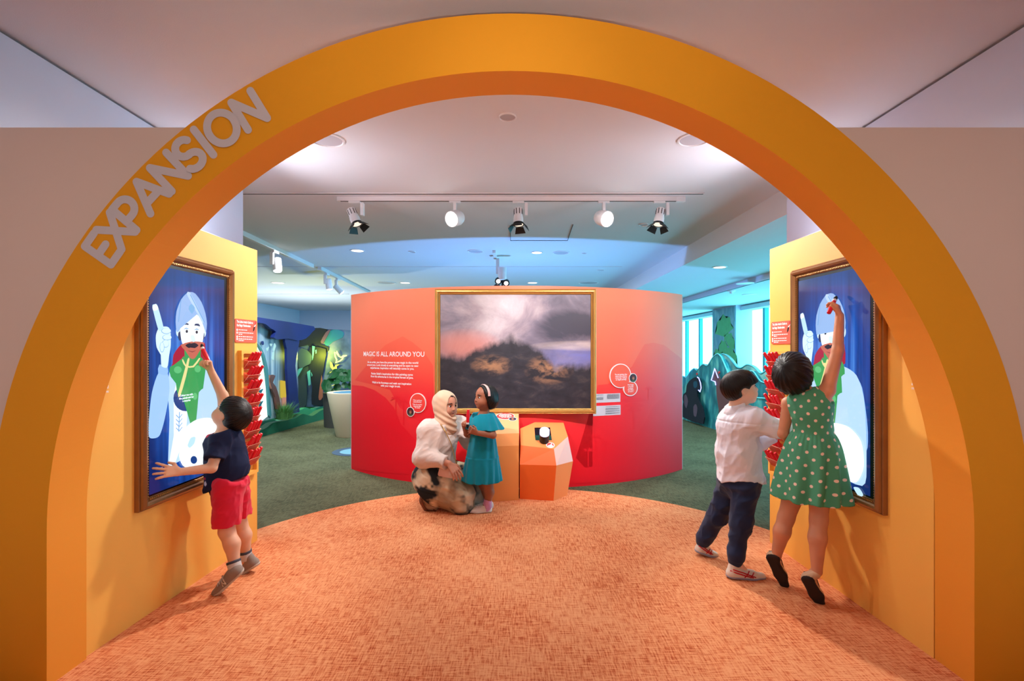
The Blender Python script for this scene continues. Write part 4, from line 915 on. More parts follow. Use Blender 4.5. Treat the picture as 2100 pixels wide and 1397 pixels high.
keep(prism('mountain_board', p2, FM2, -0.05, 0, M_pale), mt2); keep(tube('board_edge', [FM2(a, b_, .001) for a, b_ in p2[:-2]], 0.012, M_tedge, None, 5), mt2)
FM3 = Frame(FM(0, 0, -0.16), FM.u, FM.v)
mt3 = thing('mountain_cutout', 'dark teal mountain cut-out board between the pale and leafy ones', 'cut-out', FM3(0, 0, 0))
top3 = [(1460, 780), (1474, 742), (1482, 736), (1490, 745), (1500, 768), (1520, 785), (1535, 764), (1545, 762), (1560, 782), (1575, 786), (1610, 790)]
p3 = smoothpts([FM3.pix(*p) for p in top3], 2, False); p3 = p3 + [(p3[-1][0], 0), (p3[0][0], 0)]
keep(prism('mountain_board', p3, FM3, -0.05, 0, M_teal2), mt3); keep(tube('board_edge', [FM3(a, b_, .001) for a, b_ in p3[:-2]], 0.01, M_tedge, None, 5), mt3)
zq = lambda x, y: (1395 + x / 6.99, 700 + y / 6.99)
M_ape = mat('dark_ape_print', (16, 26, 38), 0.6, var=0.25, vscale=8); M_nb = emis('blue_neon', (150, 160, 255), 3.0)
FA = Frame(FM(0, 0, 0.10), FM.u, FM.v)
ape = thing('ape_cutout', 'dark ape cut-out with a glowing outline beside the red wall edge', 'cut-out', FA(*FA.pix(1422, 868), 0))
ap = [FA.pix(*zq(*p)) for p in ((30, 1085), (30, 930), (50, 870), (30, 830), (45, 760), (80, 730), (90, 640), (120, 580), (180, 530), (230, 515), (275, 535), (300, 620), (300, 690), (270, 690), (240, 720), (245, 800), (290, 900), (325, 980), (328, 1185))]
ap = smoothpts(ap, 1); ap = [(a, max(0, b_)) for a, b_ in ap]
keep(prism('ape_board', ap, FA, -0.02, 0.0, M_ape), ape)
keep(tube('neon_outline', [FA(*FA.pix(*zq(*p)), 0.012) for p in ((255, 515), (275, 530), (300, 600), (308, 670), (292, 725), (270, 700))], 0.009, M_nb, None, 6), ape)
keep(poly('ape_face', smoothpts([FA.pix(*zq(*p)) for p in ((195, 580), (240, 575), (248, 640), (215, 676), (190, 640))], 1), FA, 0.003, mat('ape_face', (22, 74, 92), 0.6)), ape)
keep(poly('ape_fur_patch', smoothpts([FA.pix(*zq(*p)) for p in ((190, 940), (225, 900), (250, 960), (230, 1080), (195, 1060))], 1), FA, 0.003, mat('ape_fur', (84, 72, 88), 0.7)), ape)
keep(poly('ape_fur_patch', smoothpts([FA.pix(*zq(*p)) for p in ((60, 780), (90, 770), (115, 860), (90, 960), (60, 900))], 1), FA, 0.003, mat('ape_fur', (84, 72, 88), 0.7)), ape)
dz = thing('deer_cutout', 'brown long-legged animal cut-out with a glowing muzzle behind the boy in white', 'cut-out', FA(*FA.pix(1477, 882), 0))
M_deer = mat('brown_animal_print', (104, 66, 66), 0.6, var=0.15, vscale=5)
dp = [FA.pix(*p) for p in ((1460, 782), (1467, 757), (1475, 775), (1480, 800), (1486, 812), (1510, 812), (1518, 830), (1514, 880), (1508, 880), (1506, 846), (1490, 840), (1486, 884), (1480, 884), (1480, 840), (1477, 884), (1472, 884), (1474, 840), (1470, 815), (1468, 782))]
keep(prism('animal_board', [(a, max(0, b_)) for a, b_ in dp], FA, -0.02, 0.0, M_deer), dz)
keep(tube('neon_outline', [FA(*FA.pix(*p), 0.012) for p in ((1474, 775), (1467, 756), (1460, 780), (1468, 783), (1469, 790))], 0.009, M_nb, None, 6), dz)
for x, y, lab in ((1430, 767, 'tiny red dot sign above the ape cut-out'), (1475.5, 764, 'tiny red dot sign above the brown animal cut-out')):
    a, b_ = FM.pix(x, y); tag(prism('dot_sign', circ(0.022, 16, a, b_), FM, 0.0, 0.012, M_stk), lab, 'sign')
# leaf artwork on the pier between the windows
M_leafart = teal_mat('misty_leaf_print', (120, 168, 184), (140, 184, 194), (168, 200, 204)); M_lg = mat('leaf_green_print', (110, 196, 128), 0.6, var=0.15, vscale=9)
xa_ = WX - 0.012; ya0, ya1 = 12.2, 13.58
FW = Frame((xa_, ya1, 0), (0, -1, 0), (0, 0, 1))
art = thing('leaf_mural', 'misty green leaf artwork on the pier between the windows', 'mural', (xa_, 12.9, 0))
keep(prism('mural_sheet', [(0, 0), (ya1 - ya0, 0), (ya1 - ya0, 2.5), (0, 2.5)], FW, 0.0, 0.006, M_leafart), art)
def fan_leaf(a, b_, r, rot):
    pts = [(0, 0)] + [(r * (1 + .1 * math.cos(9 * t)) * math.sin(t), r * (1 + .1 * math.cos(9 * t)) * math.cos(t)) for t in [math.radians(-75 + 150 * k / 14) for k in range(15)]]
    c, s = math.cos(rot), math.sin(rot); keep(poly('leaf', [(a + x * c - y * s, b_ + x * s + y * c) for x, y in pts], FW, 0.0064 + 0.0003 * len(art.children), M_lg), art)
for a, b_, r, rt in ((.75, 1.75, .55, .1), (1.0, 1.5, .35, -.5), (.45, 1.0, .45, .5), (1.0, 1.0, .5, -.35), (.7, 1.35, .3, .3), (.3, .7, .3, .8)): fan_leaf(a, b_, r, rt)
keep(poly('stem', [(.62, .3), (.68, .3), (.82, 1.8), (.76, 1.8)], FW, 0.0063, M_lg), art)

# ================================================================ left background: forest mural, mounds, tub, neon birds
M_silver = None
def shiny():
    m, N, L, b = nodes_mat('brushed_silver_blue'); b.inputs['Metallic'].default_value = 0.5; b.inputs['Roughness'].default_value = 0.3
    tc = N.new('ShaderNodeTexCoord'); mp = N.new('ShaderNodeMapping'); mp.inputs['Scale'].default_value = (7, 7, 0.6); L.new(tc.outputs['Object'], mp.inputs[0])
    n = N.new('ShaderNodeTexNoise'); n.inputs['Scale'].default_value = 1.2; n.inputs['Detail'].default_value = 2; L.new(mp.outputs[0], n.inputs['Vector'])
    L.new(rampf(N, L, n.outputs['Fac'], [(0.3, lin((110, 146, 170))), (0.5, lin((168, 196, 212))), (0.7, lin((222, 234, 238)))]), b.inputs['Base Color']); return m
M_silver = shiny()
M_navy = mat('navy_tree_board', (16, 34, 96), 0.55, var=0.2, vscale=2); M_nblk = mat('night_tree_board', (14, 24, 38), 0.6, var=0.2, vscale=2)
A0, A1 = P(505, 900, 7.05), P(655, 850, 10.75); A0.z = A1.z = 0
FF = along(A0, A1)
if FF.n.x < 0: FF = Frame(FF.o, -FF.u, FF.v)
zf = lambda x, y: (520 + x / 4.657, 630 + y / 4.657)
mur = thing('forest_mural', 'shiny blue forest backdrop board with tree trunks, left of the curved wall', 'mural', FF(0, 0, 0))
def fpoly(nm, pts, c0, c1, m, sm=1, o=None, F=None):
    F = F or FF; q = [F.pix(*zf(*p), c1) for p in pts]; q = smoothpts(q, sm) if sm else q
    keep(prism(nm, [(a, max(0, b_)) for a, b_ in q], F, c0, c1, m), o or mur)
fpoly('back_board', [(-80, 130), (330, 190), (420, 220), (420, 1010), (200, 1060), (-80, 1130)], -0.04, 0.0, M_silver, 0)
fpoly('glowing_cave_edge', [(-60, 300), (30, 350), (80, 420), (115, 560), (140, 760), (150, 1030), (-60, 1090)], 0.0, 0.02, emis('cave_glow', (214, 246, 240), 1.7), 1)
fpoly('cave_rim', [(35, 345), (75, 390), (110, 470), (140, 600), (150, 760), (172, 1030), (150, 1035), (135, 780), (110, 560), (80, 430)], 0.02, 0.05, mat('teal_rim', (60, 120, 124), 0.5), 1)
fpoly('drip', [(75, 330), (95, 325), (100, 355), (88, 362)], 0.02, 0.03, M_navy, 1)
fpoly('tree_crown', [(-80, 70), (36, 95), (576, 184), (560, 240), (500, 300), (420, 320), (330, 300), (240, 310), (195, 290), (215, 235), (160, 200), (120, 165), (60, 150), (-80, 150)], 0.06, 0.12, M_navy, 1)
fpoly('tree_trunk', [(300, 280), (440, 270), (420, 420), (400, 560), (415, 700), (425, 860), (440, 1000), (345, 1000), (335, 840), (320, 600), (318, 400)], 0.06, 0.10, M_navy, 1)
fpoly('copper_trunk', [(160, 650), (210, 655), (185, 720), (215, 760), (245, 860), (260, 960), (225, 975), (210, 860), (175, 780), (160, 720)], 0.02, 0.05, mat('copper_film', (150, 96, 84), 0.25, 0.7), 1)
fpoly('amber_curtain', [(265, 700), (330, 712), (332, 860), (300, 880), (268, 860)], 0.01, 0.03, emis('amber_glow', (206, 178, 66), 0.9), 0)
fpoly('pink_stump', [(290, 862), (335, 862), (338, 940), (292, 945)], 0.02, 0.05, emis('pink_glow', (196, 140, 122), 0.8), 0)
for pts in (((150, 380), (135, 420), (125, 395)), ((180, 350), (170, 375), (160, 350)), ((205, 345), (215, 370), (198, 430), (190, 400)), ((190, 430), (200, 430), (192, 505), (180, 490))): fpoly('light_slit', pts, 0.0, 0.01, emis('pale_slit', (176, 226, 226), 1.0), 0)
for y in (800, 915): fpoly('thorn', [(50, y), (95, y - 20), (75, y + 20), (80, y + 60), (55, y + 50)], 0.02, 0.035, mat('teal_thorn', (24, 92, 104), 0.5), 0)
# second board, facing the camera, with dark trees and night sky
YB = 10.6
FB = Frame((P(600, 800, YB).x, YB, 0), (1, 0, 0), (0, 0, 1))
m2 = thing('night_forest_board', 'night-blue forest backdrop board behind the neon bird', 'mural', (P(680, 800, YB).x, YB, 0))
def sky_mat():
    m, N, L, b = nodes_mat('night_sky_print'); b.inputs['Roughness'].default_value = 0.6
    tc = N.new('ShaderNodeTexCoord'); n = N.new('ShaderNodeTexNoise'); n.inputs['Scale'].default_value = 2.5; n.inputs['Detail'].default_value = 3; L.new(tc.outputs['Object'], n.inputs['Vector'])
    L.new(rampf(N, L, n.outputs['Fac'], [(0.35, lin((40, 62, 100))), (0.5, lin((70, 96, 132))), (0.68, lin((112, 124, 160)))]), b.inputs['Base Color']); return m
def bpoly(nm, pts, c0, c1, m, sm=1): fpoly(nm, pts, c0, c1, m, sm, m2, FB)
bpoly('back_board', [(330, 200), (580, 205), (960, 222), (960, 940), (330, 960)], -0.04, 0.0, sky_mat(), 0)
bpoly('tree_crown', [(400, 320), (480, 250), (560, 200), (700, 210), (690, 300), (640, 350), (720, 380), (690, 440), (560, 420), (520, 360), (430, 380)], 0.0, 0.02, M_nblk, 1)
bpoly('tree_trunk', [(540, 380), (690, 400), (680, 520), (660, 640), (630, 780), (660, 860), (690, 930), (555, 930), (560, 760), (530, 600), (530, 480)], 0.02, 0.05, M_nblk, 1)
bpoly('tree_trunk', [(430, 560), (540, 520), (520, 640), (510, 760), (500, 940), (430, 960), (430, 760)], 0.01, 0.03, mat('slate_tree', (40, 58, 66), 0.6), 1)
bpoly('rock', [(425, 440), (460, 390), (520, 420), (556, 470), (540, 540), (500, 560), (440, 590), (425, 520)], 0.04, 0.07, mat('slate_rock', (52, 74, 86), 0.6), 1)
bpoly('sky_patch', [(680, 300), (730, 225), (800, 215), (860, 240), (850, 290), (760, 330), (700, 380), (680, 350)], 0.0, 0.01, mat('teal_sky', (34, 112, 140), 0.6), 1)
bpoly('bark', [(640, 330), (690, 240), (735, 215), (690, 300), (660, 350)], 0.02, 0.04, mat('mauve_bark', (94, 70, 92), 0.6), 1)
bpoly('bark', [(620, 860), (650, 650), (662, 780), (660, 860), (635, 890)], 0.05, 0.055, mat('rust_bark', (140, 84, 72), 0.6), 1)
bpoly('boulder', [(670, 900), (675, 860), (700, 840), (750, 850), (760, 910)], 0.02, 0.06, mat('mauve_rock', (110, 80, 100), 0.6), 1)
for pts in (((385, 300), (395, 275), (425, 300), (405, 340)), ((560, 370), (585, 375), (570, 480), (560, 510)), ((590, 410), (600, 405), (600, 440), (592, 445)), ((385, 470), (420, 440), (415, 540), (395, 600), (382, 540)), ((410, 640), (430, 590), (470, 580), (420, 670)), ((510, 620), (540, 600), (545, 740), (525, 750)), ((548, 620), (562, 650), (555, 665))): bpoly('leaf_gap', pts, 0.071, 0.076, mat('aqua_gap', (70, 150, 166), 0.6), 0)
# yellow glow inside the trees: a lamp behind the trunk
point('yellow_grove_lamp', P(648, 730, YB - 0.30), 30, (0.85, 0.9, 0.05), 0.06)
nb = thing('neon_bird', 'glowing yellow neon hummingbird outline on the night board', 'neon sign', FB(*FB.pix(*zf(830, 520)), 0))
nz = [(895, 462), (860, 465), (845, 480), (820, 470), (800, 440), (780, 430), (785, 470), (800, 505), (790, 530), (830, 515), (855, 495), (862, 475), (895, 462)]
keep(tube('neon_tube', [FB(*FB.pix(*zf(*p)), 0.04) for p in nz], 0.012, emis('yellow_neon', (250, 255, 120), 3.2), None, 6), nb)
keep(tube('neon_tube', [FB(*FB.pix(*zf(*p)), 0.045) for p in ((800, 440), (802, 420), (815, 450), (825, 472))], 0.010, emis('yellow_neon', (250, 255, 120), 3.2), None, 6), nb)
pb = thing('painted_bird', 'pale flat painted hummingbird below the neon bird', 'cut-out', FB(*FB.pix(*zf(780, 635)), 0))
keep(prism('bird_body', [FB.pix(*zf(*p)) for p in ((735, 520), (755, 530), (770, 580), (790, 550), (832, 545), (800, 565), (800, 600), (770, 620), (740, 636), (760, 600), (738, 570))], FB, 0.02, 0.035, mat('pale_bird', (196, 188, 110), 0.6)), pb)
# green ground mounds
M_gr = [mat('green_mound_dark', (24, 92, 62), 0.7, var=0.1), mat('green_mound_mid', (46, 134, 96), 0.7, var=0.1), mat('green_mound_light', (84, 164, 134), 0.7, var=0.1), mat('green_mound_lime', (66, 140, 66), 0.7, var=0.1)]
def mound(label, p0, p1, tops, m, thick):
    """low board with a wavy top standing on the floor between two floor pixels"""
    A, B = onfloor(*zf(*p0)), onfloor(*zf(*p1)); F = along(A, B)
    if F.n.y > 0: F = Frame(F.o, -F.u, F.v)
    q = smoothpts([F.pix(*zf(*p)) for p in tops], 2, False); pts = q + [(q[-1][0], 0), (q[0][0], 0)]
    o = thing('green_mound', label, 'mound', F(*F.pix(*zf(*p0)), 0)); keep(prism('mound_board', pts, F, -thick, 0.0, m), o)
mound('dark green wavy ground board nearest the floor by the mural', (20, 1255), (780, 1040), [(-120, 1150), (30, 1180), (110, 1160), (190, 1105), (300, 1085), (400, 1060), (470, 1020), (560, 1040), (640, 990), (700, 970), (780, 950)], M_gr[0], 0.12)
mound('pale green leaf-shaped ground board behind the dark one', (30, 1200), (400, 1100), [(-120, 1120), (36, 1105), (90, 1085), (180, 1080), (240, 1085), (300, 1060), (400, 1050)], M_gr[2], 0.10)
mound('mid green wavy ground board at the mural foot', (60, 1150), (780, 985), [(-80, 1060), (60, 1040), (180, 1030), (320, 1000), (440, 985), (500, 960), (560, 975), (640, 950), (700, 930), (780, 940)], M_gr[1], 0.10)
mound('lime green ground hump below the night board', (430, 1035), (800, 975), [(440, 1010), (480, 960), (520, 920), (560, 915), (640, 920), (700, 910), (760, 905), (800, 930)], M_gr[3], 0.12)
# grass tuft
gb = P(582, 859, 8.30); M_grass = mat('tuft_grass', (92, 148, 80), 0.7, var=0.3, vscale=30)
v = []; f = []
for i in range(420):
    an = random.uniform(0, 2 * PI); r0 = random.uniform(0, .14); h = random.uniform(.18, .34); sp_ = random.uniform(.05, .26); b0 = Vector((r0 * math.cos(an), r0 * math.sin(an), 0)); w_ = 0.006
    d = Vector((math.cos(an), math.sin(an), 0)); sd = Vector((-d.y, d.x, 0)) * w_; k = len(v)
    for t in (0, .5, .85, 1.0):
        p = b0 + d * sp_ * t * t + Vector((0, 0, h * (t - .35 * t * t * sp_ / .42))); v += [p - sd * (1 - t * .95), p + sd * (1 - t * .95)]
    for q in range(3): f.append((k + 2 * q, k + 2 * q + 1, k + 2 * q + 3, k + 2 * q + 2))
gt = thing('grass_tuft', 'spiky green grass tuft on the mounds by the mural', 'grass', gb)
g = meshobj('grass_blades', v, f, M_grass, gt); g['kind'] = 'stuff'
# white tub with leafy plant
tb = onfloor(*zf(880, 1258)); tub = thing('round_tub', 'tall tapering cream tub beside the curved wall', 'tub', Vector((tb.x, tb.y + 0.3, 0)))
TZ = P(690, 806, tb.y + 0.1).z
lathe('tub_body', [(0.24, 0.0), (0.25, 0.01), (0.385, TZ - 0.03), (0.385, TZ), (0.30, TZ), (0.29, TZ - 0.02)], mat('cream_tub', (206, 192, 166), 0.6), tub, None, 40, True, 'start')
lathe('tub_top', [(0.0, TZ - 0.008), (0.29, TZ - 0.008), (0.29, TZ - 0.006), (0.0, TZ - 0.006)], emis('blue_tub_screen', (120, 190, 235), 0.8), tub, None, 32)
M_lf = mat('dark_glossy_leaf', (30, 84, 42), 0.4, var=0.25, vscale=10)
pb_ = P(700, 795, 9.0); plant = thing('leafy_plant', 'bushy plant with round green leaves behind the cream tub', 'plant', Vector((pb_.x, 9.0, 0)))
lathe('plant_box', [(0.30, 0), (0.32, 0.62), (0.28, 0.62)], mat('plant_pot', (70, 70, 66), 0.7), plant, None, 20)
lathe('soil', [(0, 0.60), (0.285, 0.60), (0.285, 0.61), (0, 0.61)], mat('soil', (50, 40, 32), 0.9), plant, None, 16)
leaf = None
for i in range(70):
    th = random.uniform(0, 2 * PI); ph_ = random.uniform(0.1, 1.5); rr = random.uniform(.75, 1.0)
    p = Vector((.42 * rr * math.cos(th) * math.sin(ph_), .42 * rr * math.sin(th) * math.sin(ph_), 0.64 + .42 * rr * math.cos(ph_)))
    if leaf is None:
        vv = [(0, 0, 0)] + [(.075 * math.cos(2 * PI * k / 10), .075 * math.sin(2 * PI * k / 10), -.02 * (1 + math.cos(4 * PI * k / 10)) * .6) for k in range(10)]
        leaf = bpy.data.meshes.new('leaf'); leaf.from_pydata(vv, [], [(0, 1 + k, 1 + (k + 1) % 10) for k in range(10)]); leaf.materials.append(M_lf)
    lo = bpy.data.objects.new('leaf', leaf); COL.objects.link(lo); lo.parent = plant; lo.location = p; s_ = random.uniform(.8, 1.35); lo.scale = (s_, s_, s_)
    d = Vector((p.x, p.y - 0.25, p.z - .50)) + Vector((random.uniform(-.2, .2), random.uniform(-.2, .2), random.uniform(-.1, .3))); lo.rotation_euler = d.to_track_quat('Z', 'Y').to_euler()
# round floor mat behind the wall edge
c = onfloor(728, 926); rg = thing('round_floor_mat', 'dark blue ring floor decal beside the curved wall', 'mat', (c.x, c.y, 0))
lathe('mat_ring', [(0.20, 0.0), (0.30, 0.0), (0.30, 0.004), (0.20, 0.004)], mat('navy_decal', (58, 78, 100), 0.8), rg, None, 40, False, 'none'); lathe('mat_centre', [(0.0, 0.0), (0.20, 0.0), (0.20, 0.003), (0, 0.003)], mat('blue_decal', (110, 160, 176), 0.8), rg, None, 40, False)
# unseen fixture added to stand in for the blue light source
up = thing('added_uplight', 'added floor uplight hidden behind the curved wall', 'lamp', (0.0, 7.4, 0.0))
lathe('lamp_base', [(0.14, 0.0), (0.14, 0.03), (0.05, 0.05), (0.05, 0.16)], M_black, up, None, 20)
lathe('lamp_bowl', [(0.05, 0.16), (0.11, 0.22), (0.12, 0.29), (0.11, 0.29), (0.10, 0.23), (0.0, 0.20)], M_black, up, None, 20)
for x_, y_, lab in ((-1.98, 2.95, 'added fill-light strip on top of the left orange panel'), (1.975, 2.9, 'added fill-light strip on top of the right orange panel')):  # fixtures added for the panel-top fill, out of view
    o = thing('fill_strip', lab, 'lamp', (x_, y_, 2.131)); box('strip_channel', (0, 0, 0.012), (0.05, 1.2, 0.022), M_lampw, o); box('strip_diffuser', (0, 0, 0.026), (0.036, 1.19, 0.006), emis('strip_glow', (215, 225, 255), 2.0), o)
mu = thing('added_uplight', 'added floor uplight hidden behind the forest mural', 'lamp', (-5.4, 12.6, 0.0))  # unseen fixture added for the light behind the mural
lathe('lamp_base', [(0.14, 0.0), (0.14, 0.03), (0.05, 0.05), (0.05, 0.2)], M_black, mu, None, 20)
lathe('lamp_bowl', [(0.05, 0.2), (0.11, 0.28), (0.12, 0.36), (0.11, 0.36), (0.10, 0.30), (0.0, 0.26)], M_black, mu, None, 20)
lu = thing('added_uplight', 'added floor uplight in the lobby, unseen behind the viewer', 'lamp', (0.0, -0.9, 0.0))  # unseen fixture added for the lobby ceiling fill
lathe('lamp_base', [(0.14, 0.0), (0.14, 0.03), (0.03, 0.05), (0.03, 0.36)], M_black, lu, None, 20)
lathe('lamp_bowl', [(0.03, 0.36), (0.11, 0.42), (0.12, 0.50), (0.11, 0.50), (0.10, 0.44), (0.0, 0.40)], M_black, lu, None, 20)
for x_ in (-1, 1):  # unseen stands added to carry the lobby spots
    fs = thing('added_spot_stand', 'added spotlight stand in the lobby, unseen behind the viewer, %s one' % ('left' if x_ < 0 else 'right'), 'lamp', (x_ * 1.0, -1.75, 0.0))
    lathe('lamp_base', [(0.15, 0.0), (0.15, 0.02), (0.02, 0.03)], M_black, fs, None, 20); tube('lamp_pole', [(0, 0, 0.03), (0, 0, 1.7)], 0.012, M_black, fs)
    lathe('lamp_head', [(0.03, -0.09), (0.05, -0.08), (0.055, 0.03), (0.05, 0.03), (0.045, -0.04)], M_black, fs, orient((0, 0, 1.75), (x_ * -3.15, 3.7, -0.3)), 20, True, 'start')
# ================================================================ implicit-surface modeller for the people
def A(v): return np.array(v, dtype=np.float64)
def J(x, y, Y): return A(P(x, y, Y))
def nrm(v): v = A(v); return v / np.linalg.norm(v)
def smin(a, b, k):
    if k <= 0: return np.minimum(a, b)
    h = np.maximum(k - np.abs(a - b), 0) / k; return np.minimum(a, b) - h * h * k * 0.25
def smax(a, b, k): return -smin(-a, -b, k)
def f_cone(a, b, ra, rb, flat=None):
    """tapered capsule; flat=(axis, factor) squeezes it along an axis"""
    a, b = A(a), A(b); ba = b - a; l2 = ba @ ba + 1e-12
    if flat is not None: w_, fac = nrm(flat[0]), flat[1]
    def f(p):
        q = p - a
        if flat is not None: q = q + np.outer(q @ w_, w_) * (fac - 1); bb = ba + w_ * (ba @ w_) * (fac - 1); ll = bb @ bb + 1e-12
        else: bb, ll = ba, l2
        t = np.clip((q @ bb) / ll, 0, 1); d = q - t[:, None] * bb
        return np.sqrt((d * d).sum(1)) - (ra + (rb - ra) * t)
    return f
def f_ell(c, r, ax=None):
    c, r = A(c), A(r); R = np.eye(3) if ax is None else np.stack([nrm(v) for v in ax], 1)
    def f(p):
        q = (p - c) @ R; k0 = np.sqrt(((q / r) ** 2).sum(1)); k1 = np.sqrt(((q / (r * r)) ** 2).sum(1)) + 1e-9
        return np.where(k1 < 1e-6, -r.min(), k0 * (k0 - 1) / k1)
    return f
def f_half(c, n): c, n = A(c), nrm(n); return lambda p: (p - c) @ n           # inside where (p-c).n < 0
class Sd:
    def __init__(s): s.ops = []
    def add(s, f, k=0.02): s.ops.append(('u', f, k)); return s
    def sub(s, f, k=0.01): s.ops.append(('s', f, k)); return s
    def cut(s, f, k=0.004): s.ops.append(('i', f, k)); return s
    def disp(s, f): s.ops.append(('d', f, 0)); return s
    def chain(s, pts, rad, k=0.02, flat=None):
        for i in range(len(pts) - 1): s.add(f_cone(pts[i], pts[i + 1], rad[i], rad[i + 1], flat), k)
        return s
    def __call__(s, p):
        d = np.full(len(p), 1e3)
        for t, f, k in s.ops:
            if t == 'd': d = d + f(p); continue
            v = f(p)
            if t == 'u': d = smin(d, v, k)
            elif t == 's': d = smax(d, -v, k)
            else: d = smax(d, v, k)
        return d
_H = np.random.RandomState(3).rand(4096)
def vnoise(p):
    i = np.floor(p).astype(np.int64); f = p - i; f = f * f * (3 - 2 * f); r = 0
    for dx in (0, 1):
        for dy in (0, 1):
            for dz in (0, 1):
                h = ((i[:, 0] + dx) * 73856093 ^ (i[:, 1] + dy) * 19349663 ^ (i[:, 2] + dz) * 83492791) & 4095
                r = r + _H[h] * (f[:, 0] if dx else 1 - f[:, 0]) * (f[:, 1] if dy else 1 - f[:, 1]) * (f[:, 2] if dz else 1 - f[:, 2])
    return r - 0.5
def folds(amp, freq, axis=None, stretch=0.3, seed=0.0):
    """wrinkles; stretched along an axis when given"""
    M = np.eye(3) * freq
    if axis is not None: a = nrm(axis); M = freq * (np.eye(3) - np.outer(a, a) * (1 - stretch))
    return lambda p: amp * (vnoise(p @ M + seed) + 0.5 * vnoise(p @ M * 2.1 + seed + 7.3))
def creases(amp, freq, axis=None, stretch=0.3, seed=0.0):
    '''sharper cloth folds: rounded ridges between soft valleys'''
    M = np.eye(3) * freq
    if axis is not None: a = nrm(axis); M = freq * (np.eye(3) - np.outer(a, a) * (1 - stretch))
    def f(p):
        q = p @ M + seed + 0.8 * vnoise(p * freq * .4 + seed)[:, None]; return amp * (np.abs(vnoise(q)) * 2.4 - .5 + .5 * (np.abs(vnoise(q * 1.9 + 3.1)) * 2 - .4))
    return f
def surf(fn, lo, hi, h, B=4):
    lo, hi = A(lo), A(hi); nb = np.ceil((hi - lo) / (h * B)).astype(int); n = nb * B + 1
    gi = np.stack(np.meshgrid(*[np.arange(k) for k in nb], indexing='ij'), -1).reshape(-1, 3)
    cen = lo + (gi + 0.5) * B * h; dc = fn(cen); act = np.abs(dc) < B * h * 0.87 * 1.35 + h
    D = np.ones(tuple(n), np.float32); sg = np.repeat(np.repeat(np.repeat(np.sign(dc).reshape(tuple(nb)), B, 0), B, 1), B, 2)
    D[:-1, :-1, :-1] = sg
    off = np.stack(np.meshgrid(*[np.arange(B)] * 3, indexing='ij'), -1).reshape(-1, 3)
    pi = (gi[act][:, None, :] * B + off[None]).reshape(-1, 3)
    val = np.concatenate([fn(lo + c * h) for c in np.array_split(pi, max(1, len(pi) // 120000))])
    D[pi[:, 0], pi[:, 1], pi[:, 2]] = val
    c8 = [(a, b, c) for a in (0, 1) for b in (0, 1) for c in (0, 1)]
    V = np.stack([D[pi[:, 0] + a, pi[:, 1] + b, pi[:, 2] + c] for a, b, c in c8], 1); neg = V < 0
    m = neg.any(1) & ~neg.all(1); ci = pi[m]; V = V[m]; pos = np.zeros((len(ci), 3)); cnt = np.zeros(len(ci))
    for e in range(8):
        for q in range(e + 1, 8):
            d = A(c8[q]) - A(c8[e])
            if np.abs(d).sum() != 1: continue
            x = (V[:, e] < 0) != (V[:, q] < 0); t = np.where(x, V[:, e] / np.where(x, V[:, e] - V[:, q], 1), 0)
            pos += np.where(x[:, None], A(c8[e]) + t[:, None] * d, 0); cnt += x
    pos = lo + (ci + pos / cnt[:, None]) * h
    idx = -np.ones(tuple(n), np.int32); idx[ci[:, 0], ci[:, 1], ci[:, 2]] = np.arange(len(ci))
    F = []
    for ax in range(3):
        a1, a2 = (ax + 1) % 3, (ax + 2) % 3; e = np.zeros(3, int); e[ax] = 1
        s0 = D[pi[:, 0], pi[:, 1], pi[:, 2]] < 0; s1 = D[pi[:, 0] + e[0], pi[:, 1] + e[1], pi[:, 2] + e[2]] < 0
        q = pi[(s0 != s1) & (pi[:, a1] > 0) & (pi[:, a2] > 0)]; flip = D[q[:, 0], q[:, 1], q[:, 2]] >= 0
        o1 = np.zeros(3, int); o1[a1] = 1; o2 = np.zeros(3, int); o2[a2] = 1
        c = [q - o1 - o2, q - o2, q, q - o1]; f4 = np.stack([idx[k[:, 0], k[:, 1], k[:, 2]] for k in c], 1)
        f4[flip] = f4[flip][:, ::-1]; F.append(f4[(f4 >= 0).all(1)])
    F = np.concatenate(F)
    for _ in range(2):                                     # pull vertices onto the true surface
        e = h * 0.5; d0 = fn(pos); g = np.stack([fn(pos + A(v) * e) - d0 for v in ((1, 0, 0), (0, 1, 0), (0, 0, 1))], 1) / e
        st = np.clip(d0 / np.maximum((g * g).sum(1), 0.3), -h * .7, h * .7); pos = pos - g * st[:, None] * 0.8
    return pos, F
